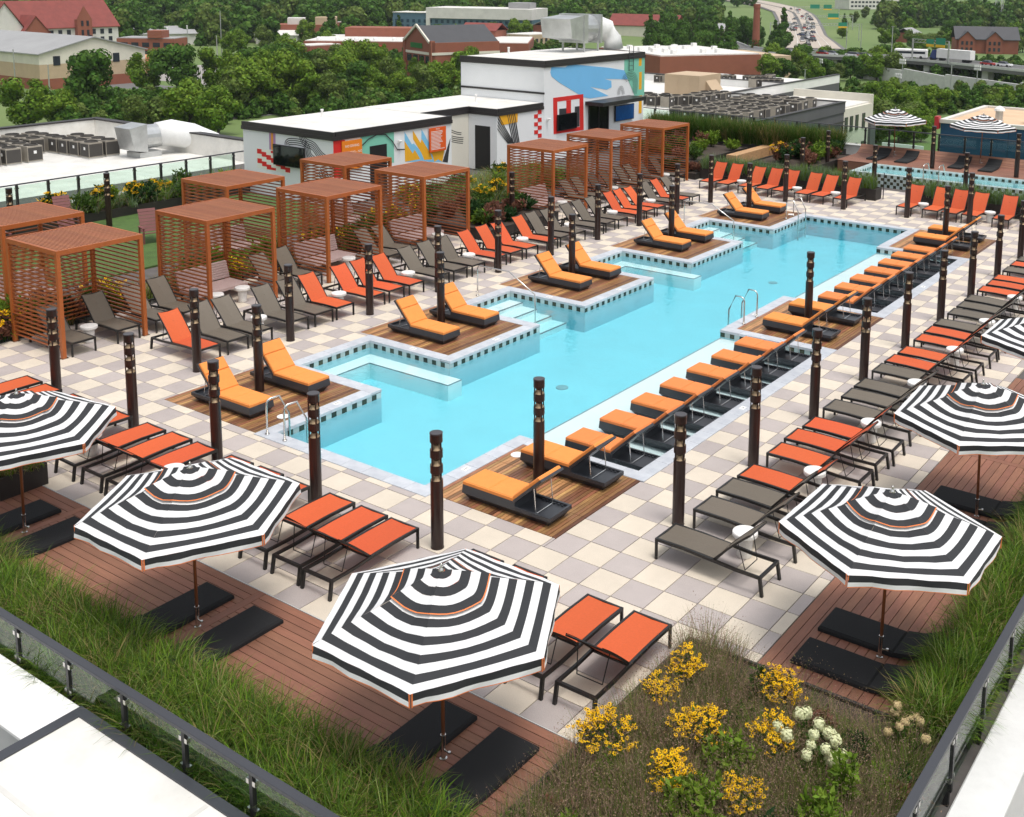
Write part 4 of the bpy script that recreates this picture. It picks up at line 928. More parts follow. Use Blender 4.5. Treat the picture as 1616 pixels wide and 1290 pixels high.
for x, y, h, r, n, l, m_ in ((4.68, -2.62, .66, .34, 34, 'bright green leafy shrub in middle of corner bed', l_bright), (4.73, -3.55, .66, .38, 40, 'bright green broad leaved shrub at bottom of picture', l_bright), (6.0, -2.3, .85, .18, 12, 'tall single stemmed green plant right of hydrangea', l_bright), (6.05, -2.95, .7, .32, 30, 'bright green shrub at lower right of corner bed', l_bright), (4.32, -1.05, .5, .16, 12, 'small green plant at the corner of right deck', l_mid), (3.7, -4.6, .4, .2, 10, 'pale green sprout at bottom left of corner bed', l_bright), (5.6, -3.6, .55, .35, 24, 'dark green shrub at the bottom of corner bed', l_deep), (5.75, -1.5, .4, .3, 20, 'low dark green leaves below the tan hydrangea', l_deep)):
    plant('leafy_shrub', l, 'shrub', x, y, .05, h, r, n, m_, 26, .12)
low = sorted([(random.uniform(3.2, 6.6), random.uniform(-5.2, -.9)) for _ in range(36)], key=lambda p: p[0]); lowc = {}
for x, y in low:
    m_, w = random.choice(((l_mid, 'mid green'), (l_deep, 'dark green'), (l_red, 'reddish'), (l_deep, 'dark green'), (l_bright, 'fresh green'))); lowc[w] = lowc.get(w, -1)+1
    plant('ground_cover_plant', 'low %s plant, %s from left between corner bed grasses' % (w, ORD[lowc[w]]), 'plant', x, y, .05, random.uniform(.22, .42), random.uniform(.16, .3), 12, m_, 20, .085, None, 'low plants in the corner bed')
# planter at the left edge of the near deck
bed(-13.5, -3.85, -9.55, -2.95, .42, 'dark steel planter with grass at left end of near deck')
P = fill(-13.3, -3.7, -9.7, -3.1, .2, .35); stuff(link('planter_grass', tufts('planter_grass', P, [random.uniform(.4, .6) for _ in P], 60, [g_green, g_dry], [.6, .4])))['label'] = 'grass in the dark planter at left edge'
plant('leafy_shrub', 'bright green plant in planter at left end of near deck', 'shrub', -10.1, -3.4, .36, .4, .3, 18, l_bright, 20, .1)
# planters behind the far loungers
for x0, x1, l in ((-15.6, -6.85, 'long dark planter of blue-green grass behind far left loungers'), (-5.4, 3.4, 'long dark planter of blue-green grass behind far right loungers')):
    bed(x0, 32.65, x1, 33.35, .5, l); P = fill(x0+.1, 32.75, x1-.1, 33.25, .22, .42)
    stuff(link('planter_grass', tufts('planter_grass', P, [random.uniform(.6, .95) for _ in P], 45, [g_blue, g_green], [.65, .35], wd=.018, lean=(0, .4), curve=(0, .9))))['label'] = 'upright blue-green grass in the '+l[:12]+' planter at far end'
# far left beds with mixed plants
MIXN = {}
def mixed(tagn, x0, y0, x1, y1, z, n, pal, hmax, yellow=0, grp='mixed bedding plants'):
    sp = sorted([(random.uniform(x0, x1), random.uniform(y0, y1), k < yellow) for k in range(n)], key=lambda p: p[1])
    for x, y, yl in sp:
        m_, w = random.choice(pal); h = random.uniform(.55, 1)*hmax; fl = ('yellow', .06, 8) if yl else None; base = 'yellow daisy clump' if fl else w+' plant'
        c = MIXN[(base, tagn)] = MIXN.get((base, tagn), -1)+1
        plant('daisy_plant' if fl else 'bedding_plant', '%s, %s from near end %s' % (base, ORD[c], tagn), 'flowers' if fl else 'plant', x, y, z, h, random.uniform(.35, .55), 18, m_, 24, .19, fl, grp)
G4 = [(l_bright, 'bright green'), (l_mid, 'mid green'), (l_deep, 'dark green'), (l_red, 'reddish')]
bed(-20.6, 33.6, -16.7, 39.8, .55, 'dark steel planter box behind farthest cabana'); mixed('in the dark planter behind farthest cabana', -20.2, 34, -17, 39.5, .5, 24, G4, 1.0)
bed(-14.6, 36.0, -11.4, 41.2, .5, 'dark steel flower planter left of the spa deck'); mixed('in the flower planter left of spa deck', -14.3, 36.3, -11.7, 41, .45, 24, G4, 1.05, 1)
bed(-18.3, 32.2, -15.6, 33.5, .3, 'low dark planter right beside farthest cabana'); mixed('in low planter beside farthest cabana', -18, 32.4, -15.8, 33.3, .25, 6, G4[1:], .6)
wb = thing('timber_bench', 'pale L-shaped timber bench between the far planters', 'bench', (-16.4, 37.2, 0)); m_tim = mat('timber_pale', (0.46, 0.27, 0.13), 0.6, var=0.25, scale=3, stretch=(8, 1, 8))
for k in range(3): MB().box(-.1, -.2+1.45*k, .02, .45, 1.23+1.45*k, .52, b=.01).obj('bench_block', m_tim, wb)
for k in range(2): MB().box(.47+1.0*k, 3.7, .02, 1.45+1.0*k, 4.15, .52, b=.01).obj('bench_block', m_tim, wb)
# far hedge of dense grass
bed(-24.0, 41.3, -12.4, 42.9, .5, 'dark planter under the long far hedge of grass')
P = fill(-23.8, 41.4, -12.5, 42.6, .26, .45); stuff(link('hedge_grass', tufts('hedge_grass', P, [random.uniform(1.1, 1.5) for _ in P], 130, [g_hedge, g_dark, g_dry], [.7, .25, .05], wd=.026, spread=.16, lean=(0, .4), curve=(.2, 1.2))))['label'] = 'dense dark green hedge of tall grass at the far end'
# flower bed between the cabana groups
bed(-19.2, 16.75, -15.3, 20.9, .42, 'dark planter with mixed plants between the cabana groups'); mixed('in planter between cabana groups', -18.8, 17.1, -15.6, 20.6, .38, 18, G4[1:], .75); mixed('in planter between cabana groups', -17.5, 17.1, -15.6, 19, .38, 3, G4[:1], .5)
mixed('beside the pool house door', -23.5, 18.5, -19.6, 28.5, 0, 22, G4[:2], .9, 6)
P = fill(-23.2, 20.5, -19.6, 29, .42, 0); stuff(link('bed_grass', tufts('bed_grass', P, [random.uniform(.7, 1.1) for _ in P], 40, [g_green, g_blue, g_dry], [.45, .3, .25], wd=.02, spread=.15)))['label'] = 'loose tall grass in the bed before the pool house door'
# strip behind the front cabanas
mixed('behind the front row of cabanas', -19.4, .5, -18.3, 16.6, 0, 46, G4, 1.0, 10)
P = fill(-19.2, 1, -18.4, 21, .4, 0); stuff(link('bed_grass', tufts('bed_grass', P, [random.uniform(.5, .9) for _ in P], 34, [g_green, g_dry], [.55, .45], wd=.018)))['label'] = 'loose grass in the strip behind the front cabanas'
m_lawn = mat('lawn', (0.06, 0.115, 0.022), 0.9, var=0.25, scale=3, bump=0.6, bscale=120)
struct(MB().box(-30.2, -3.5, -.049, -21.9, 17.3, .012).obj('lawn', m_lawn))
# bed along the far-left railing
bed(-30.9, 4.0, -29.4, 17.4, .35, 'dark planter along the far left railing')
mixed('in planter along the far left railing', -30.7, 8.5, -29.6, 17.2, .3, 18, G4[:3], 1.0, 6)
P = fill(-30.7, 9.5, -29.6, 17.2, .36, .3); stuff(link('bed_grass', tufts('bed_grass', P, [random.uniform(.7, 1.1) for _ in P], 45, [g_green, g_brown, g_blue], [.5, .2, .3], wd=.02, spread=.15)))['label'] = 'bushy grass along the far left railing'
pp = thing('parapet_wall', 'white parapet wall under the far left railing', 'wall', (-31.2, 7, 0)); MB().box(-.25, -12, -2.5, .22, 11.4, .50).obj('wall', m_white, pp); MB().box(-.29, -12, .503, .26, 11.4, .55).obj('cap', m_white, pp)
pp = thing('parapet_wall', 'white parapet wall under the far end railing', 'wall', (-9, 43.2, 0)); MB().box(-17, -.2, -3, 15, .2, .70).obj('wall', m_white, pp); MB().box(-17, -.24, .703, 15, .24, .75).obj('cap', m_conc, pp)
# ---------------------------------------------------------------- raised spa and its deck
spa = struct(bpy.data.objects.new('raised_spa', None)); COL.objects.link(spa); sx0, sx1, sy0, sy1, sz = -9.5, 3.5, 36.2, 38.95, .56
mb = MB()
mb.box(sx0+.3, sy0+.3, -.04, sx1-.3, sy1-.3, .02)
for a in ((sx0+.01, sy0+.01, sx1-.01, sy0+.29), (sx0+.01, sy1-.29, sx1-.01, sy1-.01), (sx0+.01, sy0+.29, sx0+.29, sy1-.29), (sx1-.29, sy0+.29, sx1-.01, sy1-.29)): mb.box(a[0], a[1], -.04, a[2], a[3], sz-.02)
mb.obj('spa_wall', m_plaster, spa)
mb = MB(); q = .152
def tilewall(axis, c, a0, a1, z0, nr, sg, ph=0, only=False):
    n_ = int((a1-a0)/q)
    for i in range(n_):
        for j in range(nr):
            dk = (i+j+ph) % 2 == 0; u0, u1, z_0, z_1 = a0+q*i+.004, a0+q*(i+1)-.004, z0+q*j+.004, z0+q*(j+1)-.004; t_ = .006+(.001 if dk else 0)
            if axis == 'y': mb.box(u0, min(c, c+sg*t_), z_0, u1, max(c, c+sg*t_), z_1, mi=0 if dk else 1)
            else: mb.box(min(c, c+sg*t_), u0, z_0, max(c, c+sg*t_), u1, z_1, mi=0 if dk else 1)
tilewall('y', sy0+.01, sx0+.02, sx1, -.06, 4, -1); tilewall('x', sx0+.01, sy0+.02, sy1, -.06, 4, -1)
tilewall('y', sy1-.29, sx0+.3, sx1-.3, sz-.18, 1, -1); tilewall('x', sx0+.29, sy0+.3, sy1-.3, sz-.18, 1, 1)
for i in range(int((sx1-sx0)/q)):                     # tiled rim
    for y in (sy0+.01, sy1-.29):
        for j in range(2): mb.box(sx0+q*i+.003, y+.14*j+.003, sz-.019, sx0+q*(i+1)-.003, y+.14*(j+1)-.003, sz+.004, mi=1)
for i in range(int((sy1-sy0-.6)/q)):
    for j in range(2): mb.box(sx0+.01+.14*j+.003, sy0+.3+q*i+.003, sz-.019, sx0+.01+.14*(j+1)-.003, sy0+.3+q*(i+1)-.003, sz+.004, mi=1)
stuff(mb.obj('spa_tiles', [m_tdark, m_tlight], spa))
struct(MB().box(sx0+.305, sy0+.305, .021, sx1-.305, sy1-.305, sz-.09).obj('spa_water', wm))
deck('spa_deck', 'x', -11.3, 5.5, 38.98, 1, 17, 5, [], z0=.55, rise=.42)
db = struct(MB().box(-11.25, 38.99, -.04, 5.5, 41.5, .52).obj('spa_deck_base', mat('deck_riser', (0.20, 0.09, 0.055), 0.6, var=0.15, scale=4)))
ladder('spa_handrail', [((-5.9, 36.0, 0), (-5.9, 37.1, .3), 1.25), ((-5.2, 36.0, 0), (-5.2, 37.1, .3), 1.25)], 'steel arched handrail stepping over the rim of raised spa')
for x, l in ((-6.75, 'thin dark post at near end of left far planter'), (-5.5, 'thin dark post at left end of right far planter')): tag(MB().tube([(0, 0, 0), (0, 0, 1.15)], .022, 8).obj('thin_post', m_dark), l, 'post', 'thin dark posts').location = (x, 33.3, 0)
# ---------------------------------------------------------------- pool house with mural
ph = thing('pool_house', 'white pool house with colourful mural and flat white roofs', 'building', (-27, 28, 0)); o_ = Vector((-27, 28, 0))
m_wall = mat('pool_house_wall', (0.76, 0.775, 0.79), 0.75, var=0.03, scale=0.6); m_pale = mat('pool_house_cream', (0.72, 0.69, 0.60), 0.75, var=0.03, scale=0.6); m_fas = mat('fascia', (0.025, 0.022, 0.023), 0.5)
def B_(mb, x0, y0, z0, x1, y1, z1, mi=0): return mb.box(x0-o_.x, y0-o_.y, z0, x1-o_.x, y1-o_.y, z1, mi)
B_(MB(), -30, 17.6, 0, -24.3, 24.74, 2.74).obj('wall', m_wall, ph); B_(MB(), -30, 24.742, 0, -26.1, 27.99, 2.78).obj('wall', m_pale, ph)
B_(MB(), -30, 28.0, 0, -24.3, 31.74, 2.74).obj('wall', m_wall, ph); B_(MB(), -29.9, 31.75, 0, -24.302, 41.3, 4.86).obj('wall', m_wall, ph)
B_(MB(), -29.9, 17.7, 2.9, -24.4, 24.65, 3.06).obj('roof', m_roofw, ph); B_(MB(), -29.9, 24.652, 2.9, -26.2, 31.7, 3.075).obj('roof', m_roofw, ph); B_(MB(), -26.198, 28.1, 2.9, -24.4, 31.7, 3.07).obj('roof', m_roofw, ph)
B_(MB(), -29.8, 31.85, 5.0, -24.4, 41.2, 5.18).obj('roof', m_roofw, ph)
for a in ((-30.06, 17.54, -24.24, 17.695), (-24.395, 17.696, -24.24, 24.76), (-26.195, 24.66, -24.396, 24.76), (-26.195, 24.761, -26.04, 28.09), (-26.038, 27.94, -24.24, 28.094), (-24.395, 28.095, -24.24, 31.7)):
    m = MB(); B_(m, a[0], a[1], 2.745, a[2], a[3], 2.90); B_(m, a[0]+.02, a[1]+.02, 2.901, a[2]-.02, a[3]-.02, 3.085); m.obj('fascia', m_fas, ph)
for a in ((-29.96, 31.69, -24.24, 31.845), (-24.395, 31.846, -24.24, 41.36), (-29.96, 41.205, -24.396, 41.36)):
    m = MB(); B_(m, a[0], a[1], 4.865, a[2], a[3], 5.03); B_(m, a[0]+.02, a[1]+.02, 5.031, a[2]-.02, a[3]-.02, 5.205); m.obj('fascia', m_fas, ph)
B_(MB(), -29.9, 31.70, 3.5, -24.25, 31.745, 3.6).obj('trim_band', m_fas, ph)
MC = {'lilac': (.40, .22, .42), 'orange': (.75, .30, .04), 'white': (.78, .77, .70), 'red': (.62, .018, .014), 'mint': (.20, .54, .41), 'blue': (.20, .52, .78), 'gold': (.80, .40, .015), 'dark': (.03, .03, .035), 'sky': (.17, .48, .80)}
lay = 0
for ax, c, pts in MURAL:
    lay += 1; d = .003+.0006*lay; m = MB()
    if ax == 'x': f = lambda y, z, e: (-24.3+e-o_.x, y-o_.y, z)
    else: f = lambda x, z, e: (x-o_.x, 17.6-e-o_.y, z)
    k = len(pts); m.poly([f(*p, d) for p in pts]);
    for i in range(k): m.quad(f(*pts[i], .0005), f(*pts[(i+1) % k], .0005), f(*pts[(i+1) % k], d), f(*pts[i], d))
    m.obj('mural_shape', mat('mural_'+c, MC[c], 0.75, var=0.03, scale=1), ph)
m = MB()      # red staircase pattern on the white mural panel
for c in range(7):
    for r_ in range(8):
        if (r_-c*1) % 4 in (0, 1): x0, z0 = -29.1+.3*c, 1.96-.105*r_-.105; m.box(x0-o_.x, 17.6-.007-o_.y, z0, x0+.3-o_.x, 17.6-.001-o_.y, z0+.105)
m.obj('mural_shape', mat('mural_red', MC['red'], 0.75), ph)
def wavy(pts, n, gap, axis, wd=.02):      # bundle of parallel black lines following a path in the wall plane
    m = MB()
    for j in range(n):
        off = (j-(n-1)/2)*gap; P_ = []
        for i, p in enumerate(pts):
            a, b = Vector(pts[max(0, i-1)]), Vector(pts[min(len(pts)-1, i+1)]); d = (b-a).normalized(); P_.append(Vector(p)+Vector((-d.y, d.x))*off)
        for a, b in zip(P_, P_[1:]):
            d = (b-a).normalized(); s = Vector((-d.y, d.x))*wd/2
            q = [a-s-d*.01, b-s+d*.01, b+s+d*.01, a+s-d*.01]
            if axis == 'y': q = [(v.x-o_.x, 17.6-.012-.0004*j-o_.y, v.y) for v in q]
            elif axis == 'r': q = [(-26.1+.004+.0004*j-o_.x, v.x-o_.y, v.y) for v in q]
            else: q = [(-24.3+.045+.0004*j-o_.x, v.x-o_.y, v.y) for v in q]
            m.quad(*q)
    m.obj('mural_lines', mat('mural_dark', MC['dark'], 0.75), ph)
sm = lambda pts: [tuple(((1-t_)**2*.5+.0)*np.array(a)+(.5+t_-t_*t_)*np.array(b)+(t_*t_*.5)*np.array(c)) for a, b, c in zip(pts, pts[1:], pts[2:]) for t_ in (0, .2, .4, .6, .8)]
wavy(sm([(-26.2, 2.85), (-26.15, 2.72), (-26.0, 2.5), (-25.5, 2.45), (-25.25, 2.2), (-25.0, 2.0), (-24.6, 1.9), (-24.32, 1.7), (-24.3, 1.6)]), 5, .085, 'y', .035); wavy(sm([(-25.3, 1.45), (-25.1, 1.3), (-24.7, 1.2), (-24.35, .9), (-24.3, .8)]), 5, .085, 'y', .035); wavy(sm([(-27.1, 2.25), (-27.15, 2.4), (-26.9, 2.5), (-26.2, 2.5), (-25.85, 2.4), (-25.8, 2.0), (-25.5, 1.85), (-25.3, 1.8)]), 4, .085, 'y', .035)
wavy(sm([(26.3, 2.1), (26.0, 2.3), (25.7, 2.2), (25.9, 1.9), (26.6, 1.65), (27.4, 1.45), (28.0, 1.4)]), 4, .09, 'r', .035); wavy(sm([(26.1, 2.2), (26.5, 2.1), (27.2, 1.8), (28, 1.75)]), 2, .09, 'r', .035)
wavy(sm([(38.6, 2.7), (38.6, 3.2), (38.9, 3.35), (39.1, 3.0), (39.1, 2.75)]), 4, .07, 'x'); wavy(sm([(39.2, 3.6), (39.2, 3.85), (40.1, 3.95), (40.35, 3.6), (40.3, 3.0), (40.1, 2.6)]), 6, .09, 'x')
wavy([(19.1, 2.35), (19.5, 2.6), (20.0, 2.75), (20.5, 2.7), (20.9, 2.35), (21.2, 1.95), (21.65, 1.9)], 1, .1, 'x', .05)
for a in ((-24.72, 27.985, .02, -25.68, 2.2),): MB().box(a[0]-o_.x, a[1]-o_.y, a[2], a[3]-o_.x, 28.02-o_.y, a[4]).obj('door', m_black, ph)
MB().box(-24.31-o_.x, 19.6-o_.y, .02, -24.27-o_.x, 20.58-o_.y, 2.28).obj('door', m_black, ph)
dg = mat('dark_glass', (0.015, 0.017, 0.018), 0.08); d_ = MB().box(-24.32-o_.x, 35.75-o_.y, .02, -24.285-o_.x, 37.6-o_.y, 2.55).obj('door', dg, ph)
m = MB()
for y in (35.7, 36.65, 37.58): m.box(-24.28-o_.x, y-o_.y, .02, -24.24-o_.x, y+.06-o_.y, 2.6)
m.obj('door_frame', m_dark, ph); m = MB(); m.box(-24.29-o_.x, 35.4-o_.y, 2.62, -23.1-o_.x, 39.7-o_.y, 2.66); m.box(-24.29-o_.x, 35.4-o_.y, 2.661, -23.1-o_.x, 39.7-o_.y, 2.82); m.obj('door_canopy', m_dark, ph)
m = MB()
for y in (39.55, 40.0): m.tube([(-24.2-o_.x, y-o_.y, 4.2), (-24.2-o_.x, y-o_.y, 5.6)], .02, 6)
for k in range(5): m.tube([(-24.2-o_.x, 39.55-o_.y, 4.25+.25*k), (-24.2-o_.x, 40.0-o_.y, 4.25+.25*k)], .015, 6)
m.obj('roof_ladder', m_rail, ph)
def screen(label, axis, a0, a1, z0, z1, face, tilt=0):
    t = thing('television', label, 'television', (-24.2, (a0+a1)/2, (z0+z1)/2) if axis == 'x' else ((a0+a1)/2, 17.45, (z0+z1)/2), R(90) if axis == 'x' else 0, 'televisions on the pool house'); w, h = (a1-a0)/2, (z1-z0)/2
    MB().box(-w, -.03, -h, w, .04, h).obj('casing', m_black, t); MB().box(-w+.03, -.034, -h+.03, w-.03, -.031, h-.03).obj('display', face, t); MB().box(-.15, .041, -.15, .15, .13, .15).obj('wall_bracket', m_dark, t)
    t.rotation_euler = (R(tilt), 0, R(90) if axis == 'x' else 0)
m_scr = mat('screen_off', (0.006, 0.007, 0.009), 0.06); m_scb = mat('screen_blue', (0.008, 0.03, 0.12), 0.12, col2=(0.015, 0.07, 0.2), scale=2, emit=(0.01, 0.06, 0.2, .25))
screen('large black television on left wall of the pool house', 'y', -27.85, -25.9, 1.42, 2.3, m_scr); screen('black television before the red mural square', 'x', 32.8, 34.5, 1.5, 2.35, m_scr); screen('blue lit screen right of the pool house glass door', 'x', 38.2, 40.1, 1.45, 2.33, m_scb)
m_sgn = mat('sign_orange', (0.72, 0.10, 0.008), 0.6); m_sgo = mat('sign_amber', (0.78, 0.22, 0.01), 0.6)
sg = thing('warning_sign', 'orange no-diving warning sign with white lettering on pool house', 'sign', (-24.24, 18.55, 2.2)); MB().box(-.02, -.55, -.75, .02, .55, .47).obj('panel', m_sgo, sg)
for k, (s, z) in enumerate((('NO DIVING', .24), ('WARNING - NO', -.03), ('LIFEGUARD ON', -.20), ('DUTY', -.37))): text(s, .15, m_mark, (.0215, 0, z), (R(90), 0, R(90)), sg)
sg = thing('rules_sign', 'tall orange pool rules sign with white print on pool house', 'sign', (-24.22, 23.72, 2.12)); MB().box(-.02, -.54, -.55, .02, .54, .55).obj('panel', m_sgn, sg)
text('RULES', .09, m_mark, (.0215, 0, .47), (R(90), 0, R(90)), sg); m = MB()
for k in range(14): l_ = random.uniform(.5, .9); m.box(.0205, -.45, .36-.062*k, .023, -.45+l_, .385-.062*k)
m.obj('print_lines', m_mark, sg)
for k, (x, y, z, l) in enumerate(((-24.25, 32.0, 2.2, 'beside red checker stripe'), (-24.25, 21.3, 2.3, 'between mint panel and zigzag'), (-26.05, 25.7, 2.55, 'on cream recess wall'))):
    t = thing('wall_lamp', 'small white wall lamp '+l, 'lamp', (x, y, z), 0, 'wall lamps'); MB().box(0, -.07, -.07, .04, .07, .07).obj('back_plate', m_white, t); MB().lathe([(.05, -.02), (.07, .02), (.05, .06)], 10, (.12, 0)).obj('lamp_shade', m_white, t)
for k in range(3): B_(MB(), -29.8, 19.3+1.9*k, 3.0605, -24.45, 19.36+1.9*k, 3.0635).obj('membrane_seam', m_seam, ph)
for k in range(2): B_(MB(), -29.8, 26.2+2.2*k, 3.0755, -26.3, 26.26+2.2*k, 3.0785).obj('membrane_seam', m_seam, ph)
for k in range(4): B_(MB(), -29.7, 33.4+1.9*k, 5.1805, -24.5, 33.46+1.9*k, 5.1835).obj('membrane_seam', m_seam, ph)
for x, y, z in ((-28.2, 20.5, 3.06), (-27.0, 29.6, 3.07), (-28.6, 34.2, 5.18)): o = MB().lathe([(.10, 0), (.06, .05), (.055, .35), (.075, .36), (.07, .42)], 12).obj('roof_pipe', m_white, ph); o.location = (x-o_.x, y-o_.y, z)
# air handling unit with duct on the tall roof
m_galv = mat('galvanised', (0.52, 0.53, 0.53), 0.35, metal=0.7, var=0.15, scale=1.5); m_wrap = mat('duct_wrap', (0.72, 0.72, 0.71), 0.45, var=0.08, scale=2, bump=0.3, bscale=4)
ah = thing('roof_ventilator', 'large galvanised ventilator with white wrapped duct on tall roof', 'ventilator', (-27.3, 39.0, 5.19))
MB().hexa([(-1.5, -1.5, .8), (-1.1, -.4, .62), (.6, -.4, .62), (.6, -1.5, .8), (-1.5, -1.7, 1.9), (-1.1, -.2, 2.1), (.6, -.2, 2.1), (.6, -1.7, 1.9)]).obj('intake_hood', m_galv, ah)
MB().box(-1.15, -.39, .5, .65, .0, 2.15).obj('housing', m_galv, ah); MB().tube([(-.25, .01, 1.3), (-.25, 1.3, 1.3)], .78, 24).obj('fan_drum', m_galv, ah, smooth=False); MB().box(-1.1, 1.31, .45, .6, 1.5, 2.1).obj('flange', m_galv, ah)
MB().tube([(-.25, 1.51, 1.3), (-.2, 2.1, 1.3), (0, 2.7, 1.15), (.3, 3.0, .6), (.35, 3.05, 0)], [.7, .72, .66, .55, .6], 16).obj('wrapped_duct', m_wrap, ah, smooth=True)
for x in (-1.0, .5):
    for y in (-.2, 1.2): MB().bar((x, y, 0), (x, y, .6), .09).obj('leg', m_galv, ah)
